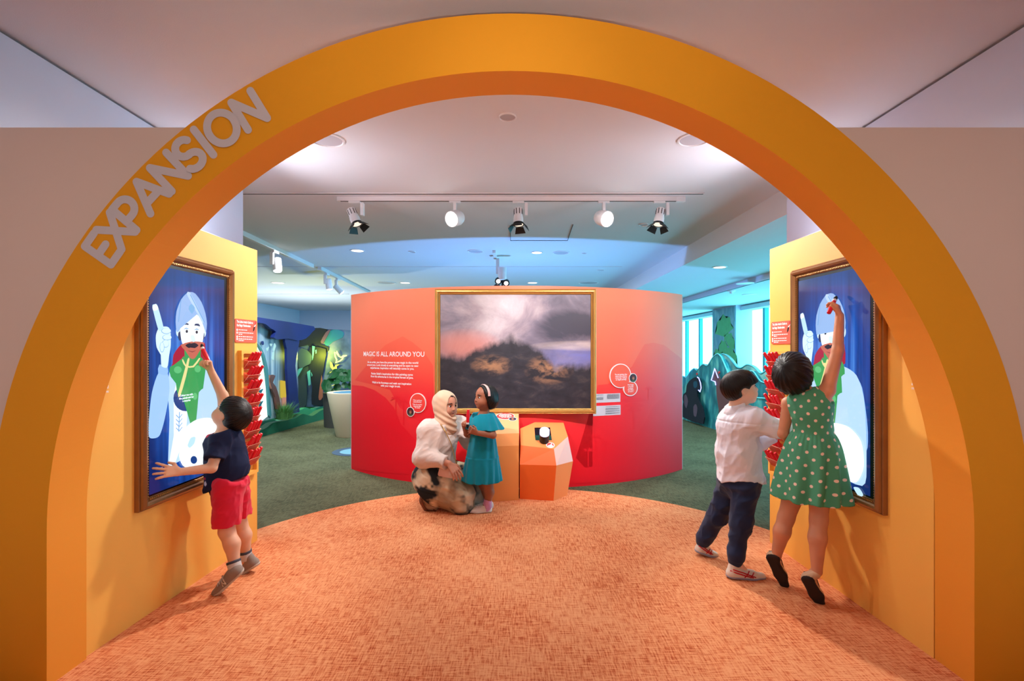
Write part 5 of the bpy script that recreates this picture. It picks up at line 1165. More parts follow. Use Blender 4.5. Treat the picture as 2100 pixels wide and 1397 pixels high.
def sdobj(name, fn, lo, hi, h, m, parent=None, col=None, suv=None):
    v, f = surf(fn, lo, hi, h)
    if name in ('hair', 'body'):                           # keep the largest connected piece
        lab = np.arange(len(v))
        while True:
            m_ = lab[f].min(1); new = lab.copy(); np.minimum.at(new, f.ravel(), np.repeat(m_, 4)); new = new[new]
            if (new == lab).all(): break
            lab = new
        big = np.bincount(lab).argmax(); kp = lab == big; ix = np.cumsum(kp) - 1; f = ix[f[kp[f].all(1)]]; v = v[kp]
    me = bpy.data.meshes.new(name)
    me.vertices.add(len(v)); me.vertices.foreach_set('co', v.astype(np.float32).ravel())
    me.loops.add(len(f) * 4); me.loops.foreach_set('vertex_index', f.astype(np.int32).ravel())
    me.polygons.add(len(f)); me.polygons.foreach_set('loop_start', np.arange(0, len(f) * 4, 4, dtype=np.int32))
    me.polygons.foreach_set('loop_total', np.full(len(f), 4, np.int32)); me.polygons.foreach_set('use_smooth', np.ones(len(f), bool))
    me.update(calc_edges=True); me.validate()
    if col is not None:
        c = np.ones((len(v), 4), np.float32); c[:, :3] = col(v); at = me.color_attributes.new('col', 'FLOAT_COLOR', 'POINT'); at.data.foreach_set('color', c.ravel())
    if suv is not None:
        at = me.attributes.new('suv', 'FLOAT_VECTOR', 'POINT'); at.data.foreach_set('vector', suv(v).astype(np.float32).ravel())
    o = link(name, me, m)
    if parent: keep(o, parent)
    return o
def skin_mat(name):
    m, N, L, b = nodes_mat(name); at = N.new('ShaderNodeAttribute'); at.attribute_name = 'col'; L.new(at.outputs['Color'], b.inputs['Base Color'])
    b.inputs['Roughness'].default_value = 0.5; b.inputs['Specular IOR Level'].default_value = 0.35
    b.inputs['Subsurface Weight'].default_value = 0.12; b.inputs['Subsurface Radius'].default_value = (0.012, 0.005, 0.003); b.inputs['Subsurface Scale'].default_value = 0.6; return m
def cloth_mat(name, c, rough=0.85, bscale=900, bump=0.25, var=0.08):
    m = mat(name, c, rough, bump=bump, bscale=bscale, var=var, vscale=14, spec=0.2, sheen=0.15); return m
def hair_mat(name, c=(17, 11, 10)):
    m, N, L, b = nodes_mat(name); at = N.new('ShaderNodeAttribute'); at.attribute_name = 'suv'
    mp = N.new('ShaderNodeMapping'); mp.inputs['Scale'].default_value = (26, 1.2, 1); L.new(at.outputs['Vector'], mp.inputs[0])
    n = N.new('ShaderNodeTexNoise'); n.inputs['Scale'].default_value = 1.0; n.inputs['Detail'].default_value = 4; L.new(mp.outputs[0], n.inputs['Vector'])
    c0 = lin(c); L.new(rampf(N, L, n.outputs['Fac'], [(0.3, [v * .5 for v in c0]), (0.7, [v * 1.7 for v in c0])]), b.inputs['Base Color'])
    b.inputs['Roughness'].default_value = 0.40; b.inputs['Specular IOR Level'].default_value = 0.32
    bp = N.new('ShaderNodeBump'); bp.inputs['Strength'].default_value = 0.8; bp.inputs['Distance'].default_value = 0.004; L.new(n.outputs['Fac'], bp.inputs['Height']); L.new(bp.outputs['Normal'], b.inputs['Normal']); return m
def cloth_attr(name):
    m, N, L, b = nodes_mat(name); at = N.new('ShaderNodeAttribute'); at.attribute_name = 'col'; L.new(at.outputs['Color'], b.inputs['Base Color'])
    b.inputs['Roughness'].default_value = 0.85; b.inputs['Specular IOR Level'].default_value = 0.2
    tc = N.new('ShaderNodeTexCoord'); n = N.new('ShaderNodeTexNoise'); n.inputs['Scale'].default_value = 700; L.new(tc.outputs['Object'], n.inputs['Vector'])
    bp = N.new('ShaderNodeBump'); bp.inputs['Strength'].default_value = 0.2; bp.inputs['Distance'].default_value = 0.003; L.new(n.outputs['Fac'], bp.inputs['Height']); L.new(bp.outputs['Normal'], b.inputs['Normal']); return m
M_clothc = cloth_attr('printed_cloth')
M_skin = skin_mat('skin'); M_hair = hair_mat('black_hair')
M_eyew = mat('eye_white', (228, 222, 218), 0.25); M_iris = mat('dark_iris', (26, 16, 12), 0.15); M_brow = mat('dark_brow', (34, 22, 18), 0.8)

class Head:
    """head frame: f forward, u up, r to the wearer's left; c at eye level mid-head; H chin-to-crown height"""
    def __init__(s, c, f, u, H): s.c = A(c); s.f = nrm(f); u = A(u); s.u = nrm(u - s.f * (u @ s.f)); s.r = np.cross(s.u, s.f); s.H = H
    def at(s, f, r, u): return s.c + (s.f * f + s.r * r + s.u * u) * s.H
    def ell(s, f, r, u, rf, rr, ru): return f_ell(s.at(f, r, u), A((rf, rr, ru)) * s.H, (s.f, s.r, s.u))
    def ball(s, f, r, u, rad): return f_cone(s.at(f, r, u), s.at(f, r, u), rad * s.H, rad * s.H)
    def loc(s, p): q = (p - s.c) / s.H; return q @ s.f, q @ s.r, q @ s.u
    def build(s, sd, child=True, ears=True):
        H = s.H
        sd.add(s.ell(-.06, 0, .10, .45, .355, .40), .01)
        sd.add(s.ell(.10, 0, -.13, .28, .285, .355), .10 * H)
        for q in (-1, 1): sd.add(s.ball(.22, q * .155, -.20, .145), .12 * H)
        sd.add(s.ball(.25, 0, -.375, .105), .10 * H)
        for q in (-1, 1): sd.sub(s.ell(.43, q * .16, .015, .09, .095, .06), .06 * H)
        sd.add(f_cone(s.at(.345, 0, .03), s.at(.425, 0, -.115), .028 * H, .044 * H), .05 * H)
        for q in (-1, 1): sd.add(s.ball(.385, q * .045, -.135, .034), .03 * H)
        sd.add(s.ell(.372, 0, -.243, .04, .085, .024), .02 * H); sd.add(s.ell(.362, 0, -.285, .04, .07, .026), .015 * H)
        sd.sub(s.ell(.42, 0, -.265, .05, .075, .006), .012 * H)
        if ears:
            for q in (-1, 1):
                sd.add(s.ell(-.05, q * .345, -.05, .075, .035, .115), .02 * H); sd.sub(s.ell(-.03, q * .385, -.045, .035, .03, .06), .02 * H)
    def face_parts(s, body, lashes=True):
        H = s.H
        def ob(nm, v, f, m, sm=True): o = meshobj(nm, v, f, m, None, sm); o.parent = body; return o
        for q in (-1, 1):
            c = s.at(.306, q * .152, .004)
            for nm, cc, rad, m in (('eyeball', c, .062, M_eyew), ('iris', s.at(.340, q * .149, .0), .037, M_iris)):
                v = []; f = []; n = 10
                for i in range(n // 2 + 1):
                    th = PI * i / (n // 2)
                    for k in range(n): ph_ = 2 * PI * k / n; v.append(Vector(A(cc) + (s.f * math.cos(th) * .8 + s.r * math.sin(th) * math.cos(ph_) + s.u * math.sin(th) * math.sin(ph_) * (.75 if nm == 'eyeball' else .95)) * rad * H))
                for i in range(n // 2):
                    for k in range(n): f.append((i * n + k, i * n + (k + 1) % n, (i + 1) * n + (k + 1) % n, (i + 1) * n + k))
                ob(nm, v, f, m)
            if not lashes: continue
            lid = [Vector(s.at(.355 - .05 * abs(t) ** 2 - .03 * max(0, t * 1), q * (.152 + .078 * t), .040 - .032 * t * t)) for t in np.linspace(-1, 1, 7)]
            o = tube('eyelashes', lid, [H * w_ for w_ in (.004, .008, .010, .011, .011, .010, .006)], M_iris, None, 5); o.parent = body
            br = [Vector(s.at(.380 - .075 * abs(t + .3) ** 2, q * (.155 + .10 * t), .118 - .030 * t * t - .012 * t)) for t in np.linspace(-1, 1, 7)]
            o = tube('eyebrow', br, [H * w_ for w_ in (.010, .016, .018, .018, .016, .012, .006)], M_brow, None, 5); o.parent = body
    def skin(s, base, lip):
        base, lip = A(lin(base)), A(lin(lip))
        def col(p):
            f, r, u = s.loc(p); c = np.tile(base, (len(p), 1))
            w_ = np.clip(1.6 - 1.3 * np.sqrt(((f - .37) / .07) ** 2 + (r / .088) ** 2 + ((u + .265) / .044) ** 2), 0, 1)[:, None]
            c = c * (1 - w_) + lip * w_
            ck = np.clip(1 - np.sqrt(((f - .3) / .2) ** 2 + ((np.abs(r) - .18) / .12) ** 2 + ((u + .15) / .12) ** 2), 0, 1)[:, None] * .35
            c = c * (1 - ck) + c * A((1.05, .78, .74)) * ck
            return c * (1 + 0.10 * vnoise(p * 30)[:, None])
        return col
    def hairuv(s, crown=(-.25, 0, .42)):
        ca = nrm(s.f * crown[0] + s.r * crown[1] + s.u * crown[2]); e1 = nrm(np.cross(ca, s.r)); e2 = np.cross(ca, e1)
        def fn(p):
            q = p - s.c; q = q / np.linalg.norm(q, axis=1)[:, None]; return np.stack([np.arctan2(q @ e1, q @ e2), np.arccos(np.clip(q @ ca, -1, 1)), np.zeros(len(p))], 1)
        return fn
def strands(head, amp, n=34, crown=(-.25, 0, .42)):
    uv = head.hairuv(crown)
    def fn(p):
        q = uv(p); return amp * (np.sin(q[:, 0] * n + 3 * np.sin(q[:, 1] * 2)) * .5 + vnoise(np.stack([q[:, 0] * n * .45, q[:, 1] * 3, q[:, 0] * 0], 1)) * 1.6) * np.clip(q[:, 1] * 1.2, 0, 1)
    return fn
def hand(sd, w_, fwd, palm, side, L, curl=(.3,) * 4, spread=.22, thumb=(.75, .5, -.1), r=.0065):
    """w_ wrist, fwd towards the knuckles, palm normal out of the palm, side towards the thumb; L length of the hand"""
    fwd = nrm(fwd); palm = A(palm); palm = nrm(palm - fwd * (palm @ fwd)); sd_ = np.cross(fwd, palm)
    if sd_ @ A(side) < 0: sd_ = -sd_
    w_ = A(w_); K = w_ + fwd * L * .5
    for i in range(4):
        o = (1.5 - i) * .135 * L
        sd.add(f_cone(w_ + fwd * L * .12 + sd_ * o * .55, K + sd_ * o, r * 1.35, r * 1.25), .012)
    for i in range(4):
        o = (1.5 - i); ln = L * (.46, .52, .48, .38)[i]; c = curl[i]; p = K + sd_ * o * .135 * L
        d = nrm(fwd + sd_ * spread * o * .5); a = 0
        for j, fr in enumerate((.45, .31, .24)):
            a += c * (1.0, 1.25, .9)[j]; dd = nrm(d * math.cos(a) + palm * math.sin(a)); q = p + dd * ln * fr
            sd.add(f_cone(p, q, r * (1.08, 1.0, .92)[j], r * (1.0, .92, .8)[j]), .003); p = q
    p = w_ + fwd * L * .16 + sd_ * L * .14
    q = p + nrm(sd_ * thumb[0] + fwd * thumb[1] + palm * thumb[2]) * L * .24; sd.add(f_cone(p, q, r * 1.6, r * 1.2), .01)
    t = q + nrm(sd_ * thumb[0] * .35 + fwd * (thumb[1] + .4) + palm * (thumb[2] + .25)) * L * .22; sd.add(f_cone(q, t, r * 1.2, r * .95), .004)
def shoe_sd(heel, ball, toe, ankle, up, w_=.032, h_=.0):
    """returns upper, sole implicit surfaces; heel/ball/toe are points on the sole's underside"""
    heel, ball, toe, ankle = A(heel), A(ball), A(toe), A(ankle); up = nrm(up); fd = nrm(toe - heel); up = nrm(up - fd * (up @ fd)); sdv = np.cross(up, fd)
    s = Sd()
    s.add(f_cone(heel + fd * w_ + up * .022, ball + up * .020, w_ * .92, w_ * 1.02, (up, 1.25)), .01)
    s.add(f_cone(ball + up * .020, toe - fd * w_ * .75 + up * .016, w_ * 1.02, w_ * .78, (up, 1.45)), .02)
    s.add(f_cone(heel + fd * w_ * 1.0 + up * .035, ankle, w_ * .86, w_ * .80), .02)
    s.add(f_cone(heel + fd * w_ * 2.0 + up * .04, ball + up * .028, w_ * .75, w_ * .65), .025)
    pl = lambda p: (p - heel) @ up
    upper = lambda p: smax(s(p), -(pl(p) - .011), .003)
    sole = lambda p: smax(smax(s(p + up * 0) - .0035, pl(p) - .014, .003), -pl(p), .002)
    return upper, sole, (fd, up, sdv)
def sleeve(pts, rad, end, k=.03):
    s = Sd(); s.chain(pts, rad, k); a, b = A(pts[-2]), A(pts[-1]); s.cut(f_half(a + (b - a) * end, b - a), .005); return s
def drop(fn, start, d, n=60, step=.002):
    '''walk from start along d until the implicit surface is met'''
    p = A(start)[None].copy(); d = nrm(d)
    for _ in range(n):
        if fn(p)[0] < 0: break
        p = p + d * step
    return p[0] - d * step * .5
def bounds(*pts, pad=.1):
    q = np.stack([A(p) for p in pts]); return q.min(0) - pad, q.max(0) + pad
# ================================================================ boy in navy shirt, left
import time as _t; _t0 = _t.time()
def person(label, base): return thing('person', label, 'person', base)
def shoes(par, spec, up_m, sole_m, h=.0042, w_=.032, collar=None, ankle_open=None):
    out = []
    for heel, ball, toe, ankle, up in spec:
        u_, s_, fr = shoe_sd(heel, ball, toe, ankle, up, w_); lo, hi = bounds(heel, ball, toe, ankle, pad=.07)
        cutp = A(ankle)
        uu = (lambda p, u_=u_, a=A(ankle), ax=fr[1]: smax(u_(p), (p - a) @ ax - .014, .006))
        o = sdobj('shoe', uu, lo, hi, h, up_m, par); so = sdobj('sole', s_, lo, hi, h, sole_m); so.parent = o; out.append((o, fr, uu))
    return out
def hood(head, grow, planes, extra=(), amp=.0025, n=34, k=.02, crown=(-.25, 0, .42)):
    s = Sd(); s.add(head.ell(-.06, 0, .10, .45 + grow, .355 + grow, .40 + grow), .01)
    for e in extra: s.add(e, k)
    for c, nn in planes: s.cut(lambda p, c=head.at(*c), nn=nrm(head.f * nn[0] + head.r * nn[1] + head.u * nn[2]): (p - c) @ nn, .012)
    s.disp(strands(head, amp, n, crown)); return s
def hair_inner(fn, head):           # keep the cap hollow enough to sit on the head
    return fn

def boy_left():
    pe = person('young boy in a navy T-shirt and red shorts reaching to the left screen', onfloor(470, 1205))
    H = Head(J(474, 849, 2.93), (-.80, .16, .58), (.55, 0, .83), .212)
    neck = J(466, 882, 2.93); chest = J(461, 912, 2.92); waist = J(466, 955, 2.92); pel = J(472, 990, 2.925)
    lsh, lel, lwr = J(454, 900, 2.83), J(434, 960, 2.735), J(370, 968, 2.63)
    rsh, rel, rwr = J(461, 872, 3.02), J(457, 812, 3.00), J(433, 762, 2.94)
    lh, lk, la = J(467, 1000, 2.875), J(465, 1090, 2.85), J(481, 1160, 2.815)
    rh, rk, ra = J(480, 1000, 2.98), J(491, 1073, 3.03), J(504, 1138, 3.06)
    b = Sd(); H.build(b)
    fx = A((1, 0, 0))
    b.chain([H.at(-.12, 0, -.22), neck, chest], [.040, .043, .06], .03)
    b.chain([chest, waist, pel], [.078, .074, .080], .05)
    b.chain([chest + A((0, -.02, .02)), lsh], [.055, .038], .03); b.chain([chest + A((0, .02, .02)), rsh], [.055, .038], .03)
    b.chain([lsh, lel, lwr], [.034, .0275, .0205], .012); b.chain([rsh, rel, rwr], [.034, .030, .0205], .012)
    for h_, k_, a_ in ((lh, lk, la), (rh, rk, ra)):
        kn = (k_ + A((.0, 0, 0))); calf = k_ * .62 + a_ * .38 + A((.014, 0, 0))
        b.chain([h_, kn, calf, a_], [.060, .042, .042, .027], .02)
    lf = [(J(503, 1169, 2.81), J(462, 1210, 2.80), J(440, 1223, 2.79), J(482, 1160, 2.815)), (J(534, 1157, 3.06), J(498, 1180, 3.06), J(480, 1189, 3.06), J(506, 1137, 3.06))]
    for he, ba, to, an in lf: b.chain([an, an * .45 + ba * .55, ba + A((.0, 0, .02))], [.025, .018, .014], .01)
    hand(b, lwr, J(325, 966, 2.565) - lwr, (-.8, .3, -.3), (0, 0, 1), .122, (.05, .08, .12, .18), .45, (.9, .5, .1), .0072)
    hd = J(425, 738, 2.93) - rwr
    hand(b, rwr, hd, (-.35, -.75, -.1), (-.4, .2, .8), .112, (.9, 1.0, 1.05, 1.1), .1, (.3, .8, .6), .0072)
    lo, hi = bounds(H.at(.6, .5, .6), H.at(-.6, -.5, -.5), lwr - A((.14, .1, .08)), rwr + A((0, 0, .12)), lf[0][2], lf[1][0], lsh, pad=.06)
    body = sdobj('body', b, lo, hi, .0045, M_skin, pe, H.skin((228, 172, 140), (190, 100, 92))); H.face_parts(body, False)
    hs = hood(H, .045, [((.30, 0, .20), (.86, 0, -.50)), ((0, 0, -.20), (.25, 0, -1))], [H.ell(-.22, 0, .02, .34, .36, .40)], .0022, 40, crown=(-.55, 0, .55))
    hs.sub(H.ell(.06, .42, -.14, .20, .16, .19), .02).sub(H.ell(.06, -.42, -.14, .20, .16, .19), .02)
    sdobj('hair', hs, H.c - .2, H.c + .2, .004, M_hair, pe, None, H.hairuv((-.55, 0, .55)))
    # T-shirt
    t = Sd(); t.chain([neck + A((.0, 0, -.012)), chest], [.050, .092], .04); t.chain([chest, waist, J(466, 1000, 2.925)], [.100, .104, .120], .05)
    hem = J(466, 990, 2.92); t.cut(f_half(hem, (.42, 0, -1)), .006)
    t.add(sleeve([chest + A((0, -.03, .03)), lsh, lel], [.07, .055, .052], .70), .03); t.add(sleeve([chest + A((0, .03, .03)), rsh, rel], [.07, .052, .047], .5), .03)
    t.cut(f_half(neck + A((0, 0, .000)), (-.25, 0, 1)), .008)
    t.sub(f_cone(neck + A((0, 0, -.03)), H.c, .046, .05), .006)
    t.disp(creases(.011, 13, (.6, 0, 1), .4)); 
    blobs = [(J(434, 901, 2.86), .013, (232, 226, 232)), (J(431, 893, 2.87), .015, (200, 44, 78)), (J(427, 909, 2.88), .014, (200, 44, 78)), (J(425, 922, 2.88), .012, (200, 44, 78)), (J(427, 934, 2.87), .010, (200, 44, 78)), (J(434, 990, 2.87), .022, (226, 224, 236)), (J(430, 980, 2.88), .016, (200, 44, 78))]
    def tcol(p):
        c = np.tile(A(lin((26, 32, 62))), (len(p), 1))
        for q, r, k in blobs: c[np.linalg.norm((p - q) * A((.6, .45, 1)), axis=1) < r] = lin(k)
        return c
    sdobj('t_shirt', t, *bounds(neck, hem, lsh, lel, rsh, rel, pad=.13), .0048, M_clothc, pe, tcol)
    # shorts
    s = Sd(); s.chain([J(470, 978, 2.925), pel], [.084, .098], .05)
    s.chain([lh + A((0, 0, .02)), J(464, 1080, 2.855)], [.086, .074], .02); s.chain([rh + A((0, 0, .02)), J(492, 1064, 3.02)], [.080, .066], .02)
    s.cut(f_half(J(464, 1077, 2.855), (.05, .0, -1)), .004)
    s2 = Sd(); s2.add(lambda p: s(p)); s2.cut(f_half(J(472, 972, 2.92), (.35, 0, 1)), .006)
    s2.disp(creases(.013, 17, (1, 0, .5), .4, 4.0)); sdobj('shorts', s2, *bounds(pel, lh, rh, lk, rk, pad=.13), .005, cloth_mat('red_cotton', (222, 34, 62)), pe)
    dr = tube('drawstring', [Vector(J(434, 1000, 2.88)), Vector(J(430, 1008, 2.87)), Vector(J(433, 1016, 2.87))], .006, mat('dark_cord', (30, 26, 34), .8)); keep(dr, pe)
    # socks and shoes
    M_so = mat('grey_sock', (206, 200, 196), 0.9, bump=.4, bscale=500); M_sb = mat('sock_band', (74, 74, 84), 0.9)
    for an, kn in ((la, lk), (ra, rk)):
        d = nrm(kn - an); so = Sd(); so.add(f_cone(an - d * .035, an + d * .03, .036, .037), .01); so.cut(f_half(an + d * .028, d), .003); so.cut(f_half(an - d * .03, -d), .003)
        o = sdobj('sock', so, *bounds(an, pad=.09), .0045, M_so, pe)
        bd = Sd(); bd.add(f_cone(an - d * .05, an + d * .05, .0382, .0382), .01); bd.cut(f_half(an + d * .029, d), .002); bd.cut(f_half(an + d * .014, -d), .002); q = sdobj('sock_band', bd, *bounds(an, pad=.09), .0045, M_sb); q.parent = o
    M_sh = mat('grey_suede', (150, 132, 120), 0.9, bump=.4, bscale=700, var=.12, vscale=20); M_sl = mat('off_white_rubber', (196, 184, 168), 0.7)
    sh = shoes(pe, [(he, ba, to, an + A((0, 0, .0)), (.55, 0, .83)) for he, ba, to, an in lf], M_sh, M_sl, .0042, .034)
    he, ba, to, an = lf[0]; o, (fd, up, sv), uf = sh[0]; sv = sv if sv[1] < 0 else -sv
    F = Frame(Vector((he * .48 + to * .52) + up * .034 + sv * .08), Vector(-fd) if np.cross(-fd, up) @ sv > 0 else Vector(fd), Vector(up))
    for nm_, sz, c_, bd_, col_ in (('shoe_emblem_backing', .044, .0012, .003, (96, 88, 84)), ('shoe_emblem', .038, .0026, .0012, (226, 214, 196))):  # darker, bolder N laid under the pale emblem
        t1 = text(nm_, 'N', lambda a, b_, c: F(a, b_ - .013, 0), sz, mat(nm_, col_, .7), None, bold=bd_)
        for q in t1.data.vertices: q.co = Vector(drop(uf, A(q.co), -sv) + sv * c_)
        t1.parent = o
    for (o, (fd, up, sv), uf), (he, ba, to, an) in zip(sh, lf):
        for k in range(4):
            c = A(he) * (.52 - .07 * k) + A(to) * (.48 + .07 * k) + up * .10; q = tube('lace', [Vector(drop(uf, c + sv * w_, -up) + up * .002) for w_ in (-.022, -.01, 0, .01, .022)], .0035, M_so, None, 5); q.parent = o
    # brush in the raised hand
    tip = J(410, 703, 2.945); hb = J(430, 747, 2.925); d = nrm(hb - tip); brush_proto(orient(Vector(tip), Vector(d)) @ Matrix.Scale(.95, 4), 'red-handled paintbrush held to the left screen by the boy in navy')
    return pe
boy_left(); print('boy_left', _t.time() - _t0)
# ================================================================ boy in white shirt, right
def boy_right():
    pe = person('boy in a white shirt and jeans standing behind the polka-dot girl', onfloor(1510, 1180))
    H = Head(J(1520, 796, 3.07), (.96, -.10, .16), (-.14, 0, 1), .213)
    neck = J(1512, 838, 3.09); chest = J(1512, 872, 3.10); waist = J(1514, 930, 3.11); pel = J(1515, 985, 3.11)
    rsh, rel, rwr = J(1545, 860, 2.99), J(1592, 880, 2.98), J(1630, 872, 2.96)
    lsh, lel, lwr = J(1500, 862, 3.22), J(1560, 905, 3.24), J(1600, 890, 3.16)
    rh, rk, ra = J(1527, 1000, 3.05), J(1521, 1068, 3.01), J(1508, 1148, 2.99)
    lh, lk, la = J(1500, 998, 3.17), J(1472, 1058, 3.24), J(1441, 1112, 3.31)
    b = Sd(); H.build(b)
    b.chain([H.at(-.14, 0, -.25), neck, chest], [.045, .047, .07], .03); b.chain([chest, waist, pel], [.085, .08, .085], .05)
    b.chain([chest, rsh], [.06, .042], .03); b.chain([chest, lsh], [.06, .042], .03)
    b.chain([rsh, rel, rwr], [.04, .033, .024], .012); b.chain([lsh, lel, lwr], [.04, .033, .024], .012)
    for h_, k_, a_ in ((rh, rk, ra), (lh, lk, la)): b.chain([h_, k_, a_], [.07, .048, .03], .02)
    hand(b, rwr, (1, 0, .1), (0, .3, -1), (0, 1, 0), .135, (.5, .5, .5, .5), .2, (.8, .5, .2), .0078)
    hand(b, lwr, (1, -.3, .2), (0, .3, -1), (0, -1, 0), .135, (.5, .5, .5, .5), .2, (.8, .5, .2), .0078)
    ft = [(J(1489, 1184, 2.985), J(1540, 1188, 2.985), J(1569, 1187, 2.985), ra), (J(1424, 1131, 3.31), J(1452, 1143, 3.31), J(1471, 1143.5, 3.31), la)]
    for he, ba, to, an in ft: b.chain([an, an * .5 + ba * .5, ba + A((0, 0, .02))], [.026, .018, .014], .01)
    lo, hi = bounds(H.at(.6, .5, .6), H.at(-.6, -.5, -.6), rwr + A((.16, 0, 0)), lwr, ft[0][0], ft[1][0], ft[0][2], pad=.06)
    body = sdobj('body', b, lo, hi, .0046, M_skin, pe, H.skin((240, 196, 172), (206, 120, 112))); H.face_parts(body)
    hs = hood(H, .055, [((.14, 0, .0), (.93, 0, -.36)), ((0, 0, -.16), (.55, 0, -1))], [H.ell(-.16, 0, .02, .40, .37, .40), H.ell(.10, 0, .24, .34, .36, .25)], .0020, 46, crown=(-.2, 0, .5))
    fr = Sd(); fr.add(H.ell(-.02, 0, .10, .50, .41, .42), .01); fr.cut(lambda p: -((p - H.at(.10, 0, .0)) @ H.f), .01); fr.cut(lambda p: (p - H.at(.3, 0, .10)) @ nrm(-H.u + H.f * .12), .01)
    fr.disp(strands(H, .0022, 46, (-.2, 0, .5)))
    hs2 = Sd(); hs2.add(lambda p: hs(p), 0).add(lambda p: fr(p), .012)
    for q in (-1, 1): hs2.sub(H.ell(.0, q * .42, -.15, .17, .16, .19), .015)
    sdobj('hair', hs2, H.c - .19, H.c + .19, .004, M_hair, pe, None, H.hairuv((-.2, 0, .5)))
    t = Sd(); t.chain([neck + A((0, 0, -.01)), chest], [.055, .10], .05); t.chain([chest, waist, J(1519, 990, 3.10)], [.106, .122, .138], .06)
    t.cut(lambda p: -(p[:, 2] - (J(1519, 982, 3.1)[2] + .018 * np.cos((p[:, 0] - pel[0]) * 16))), .005)
    t.add(sleeve([chest + A((.02, -.03, .03)), rsh, rel, rwr], [.08, .066, .056, .042], .75), .05); t.add(sleeve([chest + A((0, .03, .03)), lsh, lel, lwr], [.08, .062, .052, .042], .75), .05)
    t.cut(f_half(neck + A((0, 0, .012)), (-.15, 0, 1)), .006)
    t.sub(f_cone(neck, H.c, .050, .055), .005)
    t.disp(creases(.013, 9, (.5, 0, 1), .4, 2.0)); t.disp(creases(.006, 22, (.7, 0, 1), .4, 9.0))
    zy = J(1510, 867, 3.0)[2]; xp = J(1503, 880, 2.98)[0]
    t.disp(lambda p: .0035 * np.exp(-((p[:, 2] - zy) / .0045) ** 2) - .008 * np.exp(-((p[:, 0] - xp) / .010) ** 2) * np.clip((zy - p[:, 2]) * 60, 0, 1) * np.clip(1 - (zy - p[:, 2]) * 5, 0, 1))
    M_wh = cloth_mat('white_cotton_shirt', (238, 236, 248), .8, 900, .15, .03); sh_ = sdobj('shirt', t, *bounds(neck, pel, rsh, rwr, lsh, lel, pad=.16), .0048, M_wh, pe)
    co = Sd(); co.add(f_cone(neck + A((-.012, 0, -.03)), neck + A((0, 0, .06)), .074, .058), .01); co.sub(f_cone(neck + A((0, 0, -.04)), neck + A((.01, 0, .12)), .056, .049), .004); co.cut(f_half(neck + A((0, 0, .036)), (-.35, 0, 1)), .004); co.disp(folds(.006, 30))
    q = sdobj('collar', co, *bounds(neck, pad=.12), .0045, M_wh); q.parent = sh_
    # yoke seam and box pleat on the back
    j = Sd(); j.chain([J(1519, 985, 3.105), pel], [.116, .120], .05)
    j.chain([rh + A((0, 0, .02)), rk, J(1510, 1135, 2.992)], [.088, .062, .050], .03); j.chain([lh + A((0, 0, .02)), lk, J(1445, 1102, 3.30)], [.084, .060, .049], .03)
    j.disp(creases(.012, 15, (1, 0, .4), .45, 5.0)); j.add(f_cone(J(1509, 1138, 2.99), J(1508, 1150, 2.99), .047, .042), .02); j.add(f_cone(J(1444, 1104, 3.305), J(1441, 1112, 3.31), .046, .041), .02)
    sdobj('jeans', j, *bounds(pel, rh, ra, la, lh, pad=.15), .005, cloth_mat('dark_denim', (38, 48, 78), .9, 600, .4, .2), pe)
    M_sw = mat('white_leather', (226, 214, 200), .5); M_bl = mat('white_blue_sole', (150, 156, 178), .6)
    so = shoes(pe, [(he, ba, to, an + A((0, 0, .012)), (0, 0, 1) if i == 0 else (-.25, 0, 1)) for i, (he, ba, to, an) in enumerate(ft)], M_sw, M_bl, .0042, .036)
    M_rs = mat('red_stripe', (196, 30, 40), .5)
    for (o, (fd, up, sv), uf), (he, ba, to, an) in zip(so, ft):
        sv = sv if sv[1] < 0 else -sv; L_ = np.linalg.norm(to - he)
        def pt(a, h_): return Vector(drop(uf, he + fd * L_ * a + up * h_ + sv * .07, -sv) + sv * .0005)
        for st in ([(.06, .050), (.18, .043), (.30, .036), (.45, .027), (.62, .020)], [(.12, .060), (.24, .052), (.36, .044), (.52, .033), (.68, .022)], [(.40, .018), (.48, .034), (.55, .050)], [(.54, .018), (.60, .032), (.66, .044)]):
            q = tube('stripe', [pt(*s_) for s_ in st], .0042, M_rs, None, 5); q.parent = o
    return pe
boy_right(); print('boy_right', _t.time() - _t0)

# ================================================================ girl in green polka-dot dress, right
def dot_mat():
    m, N, L, b = nodes_mat('green_polka_dot_cotton'); b.inputs['Roughness'].default_value = .85
    at = N.new('ShaderNodeAttribute'); at.attribute_name = 'suv'; sp = N.new('ShaderNodeSeparateXYZ'); L.new(at.outputs['Vector'], sp.inputs[0])
    S_ = 0.070
    def lattice(off):
        x = math_(N, L, 'SUBTRACT', math_(N, L, 'FRACT', math_(N, L, 'ADD', math_(N, L, 'DIVIDE', sp.outputs[0], S_), off)), .5); y = math_(N, L, 'SUBTRACT', math_(N, L, 'FRACT', math_(N, L, 'ADD', math_(N, L, 'DIVIDE', sp.outputs[1], S_), off)), .5)
        d = math_(N, L, 'SQRT', math_(N, L, 'ADD', math_(N, L, 'MULTIPLY', x, x), math_(N, L, 'MULTIPLY', y, y)))
        return math_(N, L, 'MULTIPLY', math_(N, L, 'SUBTRACT', .128, d), 40, True)
    f = math_(N, L, 'MAXIMUM', lattice(0.0), lattice(0.5))
    L.new(mixc(N, L, f, lin((72, 148, 112)), lin((240, 206, 188))), b.inputs['Base Color']); return m
